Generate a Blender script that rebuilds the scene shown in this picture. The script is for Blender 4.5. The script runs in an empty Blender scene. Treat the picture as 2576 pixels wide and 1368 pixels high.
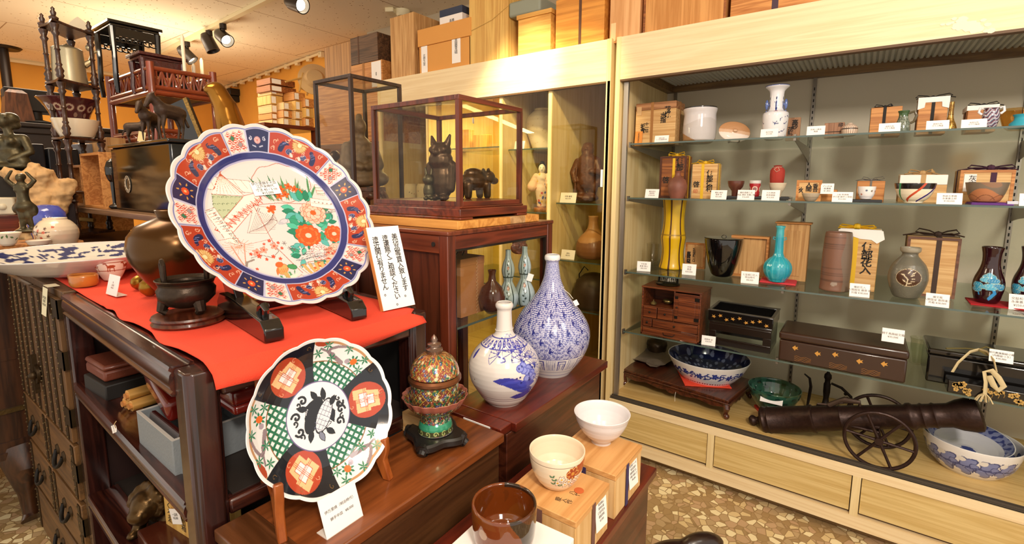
# An antique shop: showcase wall, step chests, a display table under red felt, and a crowded back room.
import bpy, bmesh, math, random
import numpy as np
from mathutils import Vector as V, Matrix as MX

SC = bpy.context.scene
COL = SC.collection
PI = math.pi
random.seed(7)

# ---------------------------------------------------------------- camera, world, exposure
FPX, CX, CY, CAMH = 1218.65, 1288.0, 624.6, 1.2          # focal length and principal point for a 2576 x 1368 frame
YAW, PITCH, ROLL = math.radians(35.7333), math.radians(7.6195), math.radians(0.26856)
_f = V((math.cos(YAW)*math.cos(PITCH), math.sin(YAW)*math.cos(PITCH), -math.sin(PITCH)))
_r0 = V((math.sin(YAW), -math.cos(YAW), 0)); _u0 = _r0.cross(_f)
_r = math.cos(ROLL)*_r0 + math.sin(ROLL)*_u0
_u = -math.sin(ROLL)*_r0 + math.cos(ROLL)*_u0
CAM = V((0, 0, CAMH))
cd = bpy.data.cameras.new('camera'); cam = bpy.data.objects.new('camera', cd); COL.objects.link(cam)
cam.matrix_world = MX.Translation(CAM) @ MX((_r, _u, -_f)).transposed().to_4x4()
cd.sensor_fit = 'HORIZONTAL'; cd.sensor_width = 36.0; cd.lens = 36.0*FPX/2576
cd.shift_x = 0.0; cd.shift_y = (CY-684.0)/2576; cd.clip_start = .02; cd.clip_end = 60
SC.camera = cam
SC.view_settings.view_transform = 'Standard'; SC.view_settings.look = 'None'
SC.view_settings.gamma = 1; SC.view_settings.use_curve_mapping = False
SC.view_settings.exposure = 0.22
SC.cycles.max_bounces = 10; SC.cycles.transparent_max_bounces = 24; SC.cycles.glossy_bounces = 4
SC.cycles.sample_clamp_indirect = 6.0; SC.cycles.use_denoising = True
world = bpy.data.worlds.new('world'); SC.world = world; world.use_nodes = True
world.node_tree.nodes['Background'].inputs[0].default_value = (1, .9, .78, 1)
world.node_tree.nodes['Background'].inputs[1].default_value = .95

def area(name, loc, target, size, power, color, size_y=None):
    d = bpy.data.lights.new(name, 'AREA'); d.energy = power; d.color = color; d.size = size
    if size_y: d.shape = 'RECTANGLE'; d.size_y = size_y
    o = bpy.data.objects.new(name, d); COL.objects.link(o); o.location = loc
    o.rotation_euler = (V(target)-V(loc)).to_track_quat('-Z', 'Y').to_euler(); return o
def spot(name, loc, target, power, angle, color, blend=.6, rad=.03):
    d = bpy.data.lights.new(name, 'SPOT'); d.energy = power; d.color = color; d.spot_size = math.radians(angle)
    d.spot_blend = blend; d.shadow_soft_size = rad
    o = bpy.data.objects.new(name, d); COL.objects.link(o); o.location = loc
    o.rotation_euler = (V(target)-V(loc)).to_track_quat('-Z', 'Y').to_euler(); return o
WARM, NEUT = (1, .83, .62), (1, .95, .88)
# ceiling lamps of the shop, above and behind the viewer, and over the back room, plus added fills
area('shop_front_lamp', (-.35, -.75, 2.12), (2.3, .1, .95), .3, 37, (1, .9, .78), .3)
area('ceiling_lamp_aisle', (.9, -.9, 2.36), (1.5, .2, .4), .5, 8, NEUT, .9)
area('ceiling_lamp_front', (-.35, .3, 2.36), (.6, .9, .7), .7, 6.5, NEUT, .7)
area('ceiling_lamp_table', (.35, 2.2, 2.36), (.45, 1.9, .9), .7, 13, WARM, .7)
area('ceiling_lamp_rear', (1.0, 5.0, 2.36), (1.0, 5.0, 0), 1.2, 66, WARM, 1.2)
spot('track_spot_header', (1.25, 1.05, 2.3), (1.97, 1.36, 1.71), 120, 30, (1, .88, .66), 1.)
area('fluorescent_uplight', (.1, 2.3, 2.1), (.2, 2.5, 2.4), .6, 7, (1, .86, .66), .2)
area('rear_ceiling_fill', (1.6, 4.6, 1.75), (1.5, 4.5, 2.4), .5, 9, (1, .84, .6), .5)  # added fill that brightens the rear ceiling; no fixture there
spot('track_spot_table', (.1, .35, 2.3), (.6, .95, 1.0), 6, 70, NEUT)
spot('track_spot_doll', (1.1, .7, 2.3), (2.25, 1.45, 1.15), 90, 44, (1, .8, .42))
area('showcase_fill', (2.06, 1.75, 1.62), (2.2, 1.75, .6), .06, 11, (1, .82, .42), 1.5)  # added strip behind the header, unseen; brightens the glazed interior
spot('track_spot_boxes', (1.0, 2.6, 2.2), (2.6, 4.3, 1.35), 46, 40, (1, .78, .42))

# ---------------------------------------------------------------- placing: a photo pixel and a plane give a point
def ray(px, py): return _f + (px-CX)/FPX*_r - (py-CY)/FPX*_u
def at(px, py, X=None, Y=None, Z=None):
    d = ray(px, py)
    t = X/d.x if X is not None else Y/d.y if Y is not None else (Z-CAMH)/d.z
    return CAM + d*t
def dep(p): return (V(p)-CAM).dot(_f)
def mpp(p): return dep(p)/FPX
def zat(p, py):
    """height at which the vertical through p shows at pixel row py"""
    h = V((p[0], p[1], 0)); w = (h.x*_f.x+h.y*_f.y); a = (h.x*_u.x+h.y*_u.y)
    k = -(py-CY)/FPX           # (a + z*_u.z)/(w + z*_f.z) = k
    return CAMH + (k*w-a)/(_u.z-k*_f.z)
def hcos(p):
    a = (V(p)-CAM).dot(_r)/dep(p); return 1/math.sqrt(1+a*a)
def face_cam(p): return math.atan2(-(p[0]), p[1])        # rz that turns local -Y to the camera

# ---------------------------------------------------------------- materials
def lin(h):
    h = h.lstrip('#'); c = [int(h[i:i+2], 16)/255 for i in (0, 2, 4)]
    return tuple(x/12.92 if x <= .04045 else ((x+.055)/1.055)**2.4 for x in c)+(1,)
MATS = {}
def _new(key):
    m = bpy.data.materials.new(key); m.use_nodes = True; nt = m.node_tree
    MATS[key] = m
    return m, nt, nt.nodes['Principled BSDF']
def N(nt, t, **kw):
    n = nt.nodes.new(t)
    for k, v in kw.items():
        if hasattr(n, k): setattr(n, k, v)
        else: n.inputs[k.replace('_', ' ')].default_value = v
    return n
def mat(key, hexc, rough=.5, metal=0., coat=0., bump=0., bscale=60., var=0., emit=0., sub=0.):
    """plain or mottled surface; var mixes a darker tone in, bump roughens it"""
    if key in MATS: return MATS[key]
    m, nt, b = _new(key); c = lin(hexc)
    b.inputs['Base Color'].default_value = c; b.inputs['Roughness'].default_value = rough
    b.inputs['Metallic'].default_value = metal; b.inputs['Coat Weight'].default_value = coat; b.inputs['Coat Roughness'].default_value = .06
    if emit: b.inputs['Emission Color'].default_value = c; b.inputs['Emission Strength'].default_value = emit
    if var or bump:
        tc = N(nt, 'ShaderNodeTexCoord'); no = N(nt, 'ShaderNodeTexNoise', Scale=bscale, Detail=6.)
        nt.links.new(tc.outputs['Object'], no.inputs['Vector'])
        if var:
            r = N(nt, 'ShaderNodeValToRGB'); e = r.color_ramp.elements
            e[0].position = .3; e[1].position = .7
            e[0].color = tuple(x*(1-var) for x in c[:3])+(1,); e[1].color = c
            nt.links.new(no.outputs['Fac'], r.inputs['Fac']); nt.links.new(r.outputs['Color'], b.inputs['Base Color'])
        if bump:
            bp = N(nt, 'ShaderNodeBump', Strength=bump, Distance=.004)
            nt.links.new(no.outputs['Fac'], bp.inputs['Height']); nt.links.new(bp.outputs['Normal'], b.inputs['Normal'])
    return m
def wood(key, c1, c2, grain='Y', s=14., rough=.42, coat=0., stretch=.06, cont=.5, knots=1.6):
    """two tones in long fibres that run along one axis of the object"""
    if key in MATS: return MATS[key]
    m, nt, b = _new(key)
    tc = N(nt, 'ShaderNodeTexCoord'); mp = N(nt, 'ShaderNodeMapping')
    mp.inputs['Scale'].default_value = tuple(s*(stretch if a == grain else 1) for a in 'XYZ')
    nt.links.new(tc.outputs['Object'], mp.inputs['Vector'])
    n1 = N(nt, 'ShaderNodeTexNoise', Scale=knots, Detail=3., Distortion=.6)
    n2 = N(nt, 'ShaderNodeTexNoise', Scale=9., Detail=8., Roughness=.7)
    nt.links.new(mp.outputs[0], n1.inputs['Vector']); nt.links.new(mp.outputs[0], n2.inputs['Vector'])
    ma = N(nt, 'ShaderNodeMath', operation='MULTIPLY'); ma.inputs[1].default_value = 5.
    nt.links.new(n1.outputs['Fac'], ma.inputs[0])
    fr = N(nt, 'ShaderNodeMath', operation='PINGPONG'); fr.inputs[1].default_value = .5
    nt.links.new(ma.outputs[0], fr.inputs[0])
    ad = N(nt, 'ShaderNodeMath', operation='ADD'); nt.links.new(fr.outputs[0], ad.inputs[0]); nt.links.new(n2.outputs['Fac'], ad.inputs[1])
    r = N(nt, 'ShaderNodeValToRGB'); e = r.color_ramp.elements
    e[0].position = .75-cont*.5; e[1].position = .75+cont*.5; e[0].color = lin(c2); e[1].color = lin(c1)
    nt.links.new(ad.outputs[0], r.inputs['Fac']); nt.links.new(r.outputs['Color'], b.inputs['Base Color'])
    b.inputs['Roughness'].default_value = rough; b.inputs['Coat Weight'].default_value = coat; b.inputs['Coat Roughness'].default_value = .12
    bp = N(nt, 'ShaderNodeBump', Strength=.12, Distance=.002); nt.links.new(n2.outputs['Fac'], bp.inputs['Height']); nt.links.new(bp.outputs['Normal'], b.inputs['Normal'])
    return m
def paint(key, rough=.18, coat=.4, metal=0., bump=0.):
    """colour carried by the mesh itself: glaze painted on ceramics"""
    if key in MATS: return MATS[key]
    m, nt, b = _new(key); a = N(nt, 'ShaderNodeAttribute', attribute_name='glaze')
    nt.links.new(a.outputs['Color'], b.inputs['Base Color'])
    b.inputs['Roughness'].default_value = rough; b.inputs['Coat Weight'].default_value = coat; b.inputs['Coat Roughness'].default_value = .04
    b.inputs['Metallic'].default_value = metal
    return m
def glass(key, tint='#f8faf6', refl=1.0, base=.0):
    if key in MATS: return MATS[key]
    m, nt, b = _new(key); out = nt.nodes['Material Output']; nt.nodes.remove(b)
    t = N(nt, 'ShaderNodeBsdfTransparent'); t.inputs[0].default_value = lin(tint)
    g = N(nt, 'ShaderNodeBsdfGlossy'); g.inputs['Roughness'].default_value = .02
    lw = N(nt, 'ShaderNodeLayerWeight', Blend=.5); pw = N(nt, 'ShaderNodeMath', operation='POWER'); pw.inputs[1].default_value = 4.
    mu = N(nt, 'ShaderNodeMath', operation='MULTIPLY_ADD'); mu.inputs[1].default_value = .55*refl; mu.inputs[2].default_value = .018*refl+base
    nt.links.new(lw.outputs['Facing'], pw.inputs[0]); nt.links.new(pw.outputs[0], mu.inputs[0]); mu.use_clamp = True
    mx = N(nt, 'ShaderNodeMixShader'); nt.links.new(mu.outputs[0], mx.inputs[0]); nt.links.new(t.outputs[0], mx.inputs[1]); nt.links.new(g.outputs[0], mx.inputs[2])
    nt.links.new(mx.outputs[0], out.inputs['Surface']); return m

# ---------------------------------------------------------------- mesh building
class G:
    def __init__(s): s.v = []; s.f = []; s.m = []
    def add(s, vs, fs, mi=0, M=None):
        b = len(s.v); s.v += [tuple(M @ V(p)) if M else tuple(p) for p in vs]
        s.f += [tuple(b+i for i in f) for f in fs]; s.m += [mi]*len(fs); return s
    def box(s, x0, x1, y0, y1, z0, z1, mi=0, M=None):
        return s.add([(x0, y0, z0), (x1, y0, z0), (x1, y1, z0), (x0, y1, z0), (x0, y0, z1), (x1, y0, z1), (x1, y1, z1), (x0, y1, z1)],
                     [(3, 2, 1, 0), (4, 5, 6, 7), (0, 1, 5, 4), (1, 2, 6, 5), (2, 3, 7, 6), (3, 0, 4, 7)], mi, M)
    def lathe(s, prof, n=32, mi=0, M=None, sx=1, sy=1, cap=True, flute=0, fl_n=0):
        vs, fs = [], []
        for r, z in prof:
            for k in range(n):
                a = 2*PI*k/n; q = r*(1+flute*math.cos(fl_n*a)) if flute else r
                vs.append((q*math.sin(a)*sx, -q*math.cos(a)*sy, z))
        for i in range(len(prof)-1):
            for k in range(n):
                a, b = i*n+k, i*n+(k+1) % n; fs.append((a, b, b+n, a+n))
        if cap:
            if prof[0][0] > 1e-5: fs.append(tuple(range(n-1, -1, -1)))
            if prof[-1][0] > 1e-5: fs.append(tuple((len(prof)-1)*n+k for k in range(n)))
        return s.add(vs, fs, mi, M)
    def tube(s, pts, r, n=8, mi=0, closed=False, M=None, flat=1.0):
        pts = [V(p) for p in pts]; L = len(pts); rs = r if isinstance(r, (list, tuple)) else [r]*L
        vs, fs = [], []; up = None
        for i, p in enumerate(pts):
            a = pts[(i-1) % L] if (closed or i) else p; b = pts[(i+1) % L] if (closed or i < L-1) else p
            t = (b-a).normalized() if (b-a).length > 1e-9 else V((0, 0, 1))
            if up is None: up = t.orthogonal().normalized() if abs(t.z) > .95 else (V((0, 0, 1))-t*t.z).normalized()
            up = (up-t*up.dot(t)); up = up.normalized() if up.length > 1e-6 else t.orthogonal().normalized()
            w = t.cross(up)
            for k in range(n):
                q = 2*PI*k/n; vs.append(p+(w*math.cos(q)+up*math.sin(q)*flat)*rs[i])
        for i in range(L if closed else L-1):
            for k in range(n):
                a, b = i*n+k, i*n+(k+1) % n; c, d = ((i+1) % L)*n+(k+1) % n, ((i+1) % L)*n+k; fs.append((a, b, c, d))
        if not closed: fs += [tuple(range(n-1, -1, -1)), tuple((L-1)*n+k for k in range(n))]
        return s.add(vs, fs, mi, M)
    def prism(s, poly, h0, h1, M=None, mi=0):
        """outline in XY raised from h0 to h1 in Z, then moved by M"""
        n = len(poly); vs = [(x, y, h0) for x, y in poly]+[(x, y, h1) for x, y in poly]
        fs = [tuple(range(n-1, -1, -1)), tuple(range(n, 2*n))]+[(k, (k+1) % n, n+(k+1) % n, n+k) for k in range(n)]
        return s.add(vs, fs, mi, M)
    def ball(s, c, r, n=16, mi=0, M=None):
        rx, ry, rz = r if isinstance(r, (list, tuple)) else (r, r, r); vs, fs = [], []; h = n//2
        for i in range(1, h):
            a = PI*i/h
            for k in range(n):
                q = 2*PI*k/n; vs.append((c[0]+rx*math.sin(a)*math.cos(q), c[1]+ry*math.sin(a)*math.sin(q), c[2]-rz*math.cos(a)))
        b = len(vs); vs += [(c[0], c[1], c[2]-rz), (c[0], c[1], c[2]+rz)]
        for i in range(h-2):
            for k in range(n): fs.append((i*n+k, i*n+(k+1) % n, (i+1)*n+(k+1) % n, (i+1)*n+k))
        for k in range(n): fs += [((k+1) % n, k, b), ((h-2)*n+k, (h-2)*n+(k+1) % n, b+1)]
        return s.add(vs, fs, mi, M)
    def limb(s, a, b, ra, rb, n=10, mi=0):
        """tapered limb with round ends"""
        a, b = V(a), V(b); d = (b-a); L = d.length; t = d.normalized() if L > 1e-7 else V((0, 0, 1))
        pts, rs = [], []
        for q in (-.95, -.7, -.35, 0): pts.append(a+t*ra*q); rs.append(ra*math.sqrt(max(0.02, 1-q*q)))
        for q in (0, .35, .7, .95): pts.append(b+t*rb*q); rs.append(rb*math.sqrt(max(0.02, 1-q*q)))
        return s.tube(pts, rs, n, mi)
def rotz(a): return MX.Rotation(a, 4, 'Z')
def frame(o, x, y):
    x = V(x).normalized(); y = V(y); y = (y-x*y.dot(x)).normalized(); z = x.cross(y)
    return MX.Translation(V(o)) @ MX((x, y, z)).transposed().to_4x4()
def mesh(name, g, mats, smooth=True, ang=35):
    me = bpy.data.meshes.new(name); me.from_pydata(g.v, [], g.f)
    ms = mats if isinstance(mats, (list, tuple)) else [mats]
    for m in ms: me.materials.append(m)
    if len(ms) > 1: me.polygons.foreach_set('material_index', g.m)
    if smooth:
        me.polygons.foreach_set('use_smooth', [True]*len(me.polygons)); me.set_sharp_from_angle(angle=math.radians(ang))
    me.update(); return me
def tagit(o, label=None, cat=None, group=None, kind=None):
    if label: o['label'] = label
    if cat: o['category'] = cat
    if group: o['group'] = group
    if kind: o['kind'] = kind
    return o
def T(name, label, cat, loc=(0, 0, 0), rz=0., group=None):
    o = bpy.data.objects.new(name, None); COL.objects.link(o); o.empty_display_size = .05
    o.location = loc; o.rotation_euler = (0, 0, rz); return tagit(o, label, cat, group)
def obj(name, g, mats, parent=None, bev=0., smooth=True, ang=35, seg=2, label=None, loc=None, M=None):
    me = mesh(name, g, mats, smooth, ang) if isinstance(g, G) else g
    o = bpy.data.objects.new(name, me); COL.objects.link(o)
    if parent: o.parent = parent
    if loc is not None: o.location = loc
    if M is not None: o.matrix_local = M
    if bev:
        b = o.modifiers.new('edge', 'BEVEL'); b.width = bev; b.segments = seg; b.limit_method = 'ANGLE'; b.harden_normals = False
    if label: o['label'] = label
    return o
def S(name, label, cat, g, mats, loc=(0, 0, 0), rz=0., group=None, **kw):
    o = obj(name, g, mats, **kw); o.location = loc; o.rotation_euler = (0, 0, rz); return tagit(o, label, cat, group)
def STR(name, g, mats, **kw): return tagit(obj(name, g, mats, **kw), kind='structure')
def blob(o, voxel, smooth=3):
    """melt overlapping limbs and masses into one continuous sculpted skin"""
    r = o.modifiers.new('melt', 'REMESH'); r.mode = 'VOXEL'; r.voxel_size = voxel; r.use_smooth_shade = True
    q = o.modifiers.new('soften', 'SMOOTH'); q.factor = .5; q.iterations = smooth; return o

_TX = {}
def text_mesh(s, size, align='CENTER', lead=1.0, bold=0.):
    c = bpy.data.curves.new('lettering', 'FONT'); c.body = s; c.size = size; c.align_x = align; c.align_y = 'CENTER'
    c.space_line = lead; c.resolution_u = 2; c.offset = bold*size
    o = bpy.data.objects.new('lettering', c); COL.objects.link(o)
    bpy.context.view_layer.update()
    me = bpy.data.meshes.new_from_object(o.evaluated_get(bpy.context.evaluated_depsgraph_get()))
    bpy.data.objects.remove(o); bpy.data.curves.remove(c); return me
INK = mat('ink', '#1c1714', .7); GREYINK = mat('faded_ink', '#6d6660', .8)
def write(s, size, parent, M, material=None, align='CENTER', lead=1.0, name='lettering', weight=0.):
    me = text_mesh(s, size, align, lead, weight); me.materials.clear(); me.materials.append(material or INK)
    o = bpy.data.objects.new(name, me); COL.objects.link(o); o.parent = parent; o.matrix_local = M
    return o
def vertical(s): return '\n'.join(s)

# ---------------------------------------------------------------- painted glaze: shapes drawn over (u, v) on the surface itself
class Brush:
    def __init__(s, U, W, base): s.U = U; s.W = W; s.C = np.tile(np.array(lin(base)[:3]), (len(U), 1))
    def _sel(s, x0, x1, y0, y1): return np.nonzero((s.U >= x0) & (s.U <= x1) & (s.W >= y0) & (s.W <= y1))[0]
    def put(s, idx, c, a=1.0):
        c = np.array(lin(c)[:3]) if isinstance(c, str) else c; s.C[idx] = s.C[idx]*(1-a)+c*a
    def poly(s, pts, c, a=1.0, line=None, lw=.004):
        P = np.array(pts, float); i = s._sel(P[:, 0].min(), P[:, 0].max(), P[:, 1].min(), P[:, 1].max())
        if len(i):
            x, y = s.U[i], s.W[i]; ins = np.zeros(len(i), bool)
            for (x1, y1), (x2, y2) in zip(P, np.roll(P, -1, 0)):
                if y1 != y2: ins ^= ((y1 > y) != (y2 > y)) & (x < (x2-x1)*(y-y1)/(y2-y1)+x1)
            s.put(i[ins], c, a)
        if line: s.stroke(list(pts)+[pts[0]], lw, line)
    def ell(s, cx, cy, rx, ry, c, ang=0., a=1.0, line=None, lw=.004):
        R = max(rx, ry); i = s._sel(cx-R, cx+R, cy-R, cy+R)
        if len(i):
            dx, dy = s.U[i]-cx, s.W[i]-cy; ca, sa = math.cos(ang), math.sin(ang)
            d = ((dx*ca+dy*sa)/rx)**2+((-dx*sa+dy*ca)/ry)**2; s.put(i[d <= 1], c, a)
            if line: s.put(i[(d <= 1) & (d > (1-lw/min(rx, ry))**2)], line)
    def stroke(s, pts, w, c, a=1.0, w2=None):
        n = max(1, len(pts)-1)
        for k, ((x1, y1), (x2, y2)) in enumerate(zip(pts[:-1], pts[1:])):
            q = w if w2 is None else w+(w2-w)*k/n
            i = s._sel(min(x1, x2)-q, max(x1, x2)+q, min(y1, y2)-q, max(y1, y2)+q)
            if not len(i): continue
            dx, dy = x2-x1, y2-y1; L = dx*dx+dy*dy+1e-12
            t = np.clip(((s.U[i]-x1)*dx+(s.W[i]-y1)*dy)/L, 0, 1)
            s.put(i[np.hypot(s.U[i]-x1-t*dx, s.W[i]-y1-t*dy) <= q/2], c, a)
    def leaf(s, x, y, L, w, ang, c, a=1.0, line=None, lw=.003):
        ca, sa = math.cos(ang), math.sin(ang); pts = []
        for q, k in ((0, 0), (.25, .8), (.5, 1), (.75, .7), (1, 0), (.75, -.7), (.5, -1), (.25, -.8)):
            pts.append((x+ca*L*q-sa*w*k/2, y+sa*L*q+ca*w*k/2))
        s.poly(pts, c, a, line, lw)
    def flower(s, x, y, r, n, c, core=None, line=None, rot=0., lw=.003, fat=.42):
        for k in range(n):
            q = rot+2*PI*k/n; s.ell(x+math.cos(q)*r*.58, y+math.sin(q)*r*.58, r*fat, r*fat*.75, c, q, 1., line, lw)
        s.ell(x, y, r*.45, r*.45, c)
        if core: s.ell(x, y, r*.26, r*.26, core)
    def curl(s, x, y, r, w, c, rot=0., turns=1.2, hand=1):
        s.stroke([(x+r*(1-k/16*.85)*math.cos(rot+hand*turns*2*PI*k/16), y+r*(1-k/16*.85)*math.sin(rot+hand*turns*2*PI*k/16)) for k in range(17)], w, c)
def set_glaze(me, C):
    a = me.color_attributes.new('glaze', 'FLOAT_COLOR', 'POINT')
    buf = np.ones((len(me.vertices), 4), np.float32); buf[:, :3] = C; a.data.foreach_set('color', buf.ravel())
def np_grid(name, co, nu, nv, wrap, material):
    """surface of nv rows by nu columns from a numpy array of points"""
    me = bpy.data.meshes.new(name); n = nu*nv
    me.vertices.add(n); me.vertices.foreach_set('co', co.astype(np.float32).ravel())
    i = np.arange(nv-1)[:, None]*nu; k = np.arange(nu if wrap else nu-1)[None, :]; k2 = (k+1) % nu
    q = np.stack([i+k, i+k2, i+nu+k2, i+nu+k], -1).reshape(-1, 4); nf = len(q)
    me.loops.add(nf*4); me.loops.foreach_set('vertex_index', q.ravel().astype(np.int32))
    me.polygons.add(nf); me.polygons.foreach_set('loop_start', np.arange(0, nf*4, 4, dtype=np.int32))
    me.polygons.foreach_set('use_smooth', np.ones(nf, bool)); me.materials.append(material)
    me.update(calc_edges=True); me.validate(); return me
def dense(prof, nv):
    """resample a profile [(r, z)] evenly along its length with rounded corners"""
    P = np.array(prof, float); P2 = [P[0]]
    for _ in range(1):                                    # corner cutting keeps the ends
        Q = [P[0]]
        for a, b in zip(P[:-1], P[1:]): Q += [a*.75+b*.25, a*.25+b*.75]
        P = np.array(Q+[P[-1]])
    d = np.r_[0, np.cumsum(np.hypot(*np.diff(P, axis=0).T))]; t = np.linspace(0, d[-1], nv)
    return np.stack([np.interp(t, d, P[:, 0]), np.interp(t, d, P[:, 1])], 1)
def painted_lathe(name, prof, nu, nv, painter, base, material, flute=0, fl_n=0):
    """turned vessel whose painter draws over (arc length from the front, height)"""
    D = dense(prof, nv); th = 2*PI*np.arange(nu)/nu-PI
    R = D[:, 0][:, None]*(1+flute*np.cos(fl_n*th)[None, :]); z = np.repeat(D[:, 1][:, None], nu, 1)
    co = np.stack([R*np.sin(th), -R*np.cos(th), z], -1).reshape(-1, 3)
    rm = D[:, 0].max(); row = np.repeat(np.arange(nv)/(nv-1), nu)
    b = Brush(np.tile(th*rm, nv), z.ravel(), base); b.th = np.tile(th, nv); b.row = row; b.R = R.ravel(); b.rm = rm
    painter(b); me = np_grid(name, co, nu, nv, True, material); set_glaze(me, b.C); return me
def px_profile(cx, by, Z, pts, X=None, base_hw=None):
    """centre and (r, z) profile of a turned thing from half-widths and rows seen in the photo"""
    p = at(cx, by, Z=Z) if X is None else at(cx, by, X=X)
    hw0 = base_hw if base_hw is not None else pts[0][0]
    h = V((p.x, p.y, 0)).normalized()
    if X is None: p = p+h*(hw0*mpp(p)*hcos(p))
    p.z = Z; k = mpp(p)*hcos(p)
    return p, [(hw*k, zat(p, y)-Z) for hw, y in pts]

# ================================================================ the room
FZ = -.035                                                 # floor level
m_floor, nt, b = _new('crazy_terrazzo')
tc = N(nt, 'ShaderNodeTexCoord'); v1 = N(nt, 'ShaderNodeTexVoronoi', Scale=36.); v2 = N(nt, 'ShaderNodeTexVoronoi', Scale=36., feature='DISTANCE_TO_EDGE')
sep = N(nt, 'ShaderNodeSeparateColor'); rp = N(nt, 'ShaderNodeValToRGB'); rp.color_ramp.interpolation = 'CONSTANT'
el = rp.color_ramp.elements; el[0].color = lin('#a3865c'); el[0].position = 0; el[1].color = lin('#b59a72'); el[1].position = .3
for q, c in ((.5, '#bd9c78'), (.66, '#ecdcb0'), (.85, '#d6bd8c')):
    e = el.new(q); e.color = lin(c)
nt.links.new(tc.outputs['Object'], v1.inputs['Vector']); nt.links.new(tc.outputs['Object'], v2.inputs['Vector'])
nt.links.new(v1.outputs['Color'], sep.inputs[0]); nt.links.new(sep.outputs[0], rp.inputs['Fac'])
gt = N(nt, 'ShaderNodeMath', operation='GREATER_THAN'); gt.inputs[1].default_value = .05; nt.links.new(v2.outputs['Distance'], gt.inputs[0])
mx = N(nt, 'ShaderNodeMix', data_type='RGBA'); mx.inputs[6].default_value = lin('#967a52')
nt.links.new(gt.outputs[0], mx.inputs[0]); nt.links.new(rp.outputs['Color'], mx.inputs[7]); nt.links.new(mx.outputs[2], b.inputs['Base Color'])
b.inputs['Roughness'].default_value = .35
STR('floor', G().box(-1.6, 3.3, -2.2, 7.0, FZ-.05, FZ), m_floor)

m_ceil, nt, b = _new('speckled_ceiling_tile')
tc = N(nt, 'ShaderNodeTexCoord'); v1 = N(nt, 'ShaderNodeTexVoronoi', Scale=26.); lt = N(nt, 'ShaderNodeMath', operation='LESS_THAN'); lt.inputs[1].default_value = .13
no = N(nt, 'ShaderNodeTexNoise', Scale=9.); ad = N(nt, 'ShaderNodeMath', operation='SUBTRACT'); ad.inputs[1].default_value = .5
br = N(nt, 'ShaderNodeTexBrick', offset=.5); br.inputs['Scale'].default_value = 1.0; br.inputs['Brick Width'].default_value = 1.8; br.inputs['Row Height'].default_value = .9
br.inputs['Mortar Size'].default_value = .004; br.inputs['Color1'].default_value = br.inputs['Color2'].default_value = lin('#f0e2c6'); br.inputs['Mortar'].default_value = lin('#b09470')
mx = N(nt, 'ShaderNodeMix', data_type='RGBA'); mx.inputs[7].default_value = lin('#a37d49')
nt.links.new(tc.outputs['Object'], v1.inputs['Vector']); nt.links.new(tc.outputs['Object'], br.inputs['Vector']); nt.links.new(tc.outputs['Object'], no.inputs['Vector'])
nt.links.new(v1.outputs['Distance'], lt.inputs[0]); nt.links.new(lt.outputs[0], mx.inputs[0]); nt.links.new(br.outputs['Color'], mx.inputs[6]); nt.links.new(mx.outputs[2], b.inputs['Base Color'])
b.inputs['Roughness'].default_value = .9
CEIL = 2.4
STR('ceiling', G().box(-1.6, 3.3, -2.2, 7.0, CEIL, CEIL+.05), m_ceil)
W_OR = mat('ochre_wallpaper', '#e3a544', .85, var=.12, bscale=3.)
STR('wall_back', G().box(-1.6, 3.3, 6.93, 7.0, FZ, CEIL), W_OR)
pa, pb = at(563, 221, Z=CEIL), at(816, 132, Z=CEIL)
dw = (pb-pa).normalized(); nrm = V((-dw.y, dw.x, 0)); q0, q1 = pa-dw*1.3, pb+dw*.9
g = G(); g.prism([(q0.x, q0.y), (q1.x, q1.y), (q1.x+.45, q1.y), (q0.x+.45, q0.y)], FZ, CEIL); STR('wall_right', g, W_OR, smooth=False)
STR('wall_showcase', G().box(2.64, 2.70, -2.2, 3.35, FZ, CEIL), mat('grey_wall', '#b9ab92', .9))
# cornice conduit along the far wall
cv = mat('cream_conduit', '#e8d9b0', .5)
g = G(); g.tube([q0+V((-.03, 0, -.02)), pb+V((-.05, .0, -.02))], .012, 8)
for k in range(12):
    c = pa.lerp(pb, k/11)+V((-.04, 0, -.03)); g.box(c.x-.012, c.x+.02, c.y-.025, c.y+.025, c.z-.02, c.z+.025)
S('wall_conduit', 'cream cable conduit running along the top of the ochre wall', 'conduit', g, cv)
g = G(); g.tube([at(23, 150, Y=6.9), at(319, 191, Y=6.9), at(545, 226, Y=6.9)], .022, 6); S('ceiling_cable', 'thin beige cable run along the top of the rear wall', 'cable', g, cv)
for k, (a, bb, c, d) in enumerate(((588, 610, 226, 242), (588, 608, 243, 258))):
    p = at((a+bb)/2, (c+d)/2, Y=4.4); 
    dd = ray((a+bb)/2, (c+d)/2); t = (pa-CAM).dot(nrm)/dd.dot(nrm); p = CAM+dd*t; s = mpp(p)
    S('wall_speaker', ('small black box fixed to the ochre wall, upper of two', 'small black box fixed to the ochre wall, lower of two')[k], 'speaker', G().box(-.5*(bb-a)*s*1.4, .5*(bb-a)*s*1.4, -.06, .06, -.5*(d-c)*s, .5*(d-c)*s), mat('black_plastic', '#191716', .5), loc=p-V((.05, 0, 0)), group='boxes on the ochre wall', bev=.01)

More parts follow.
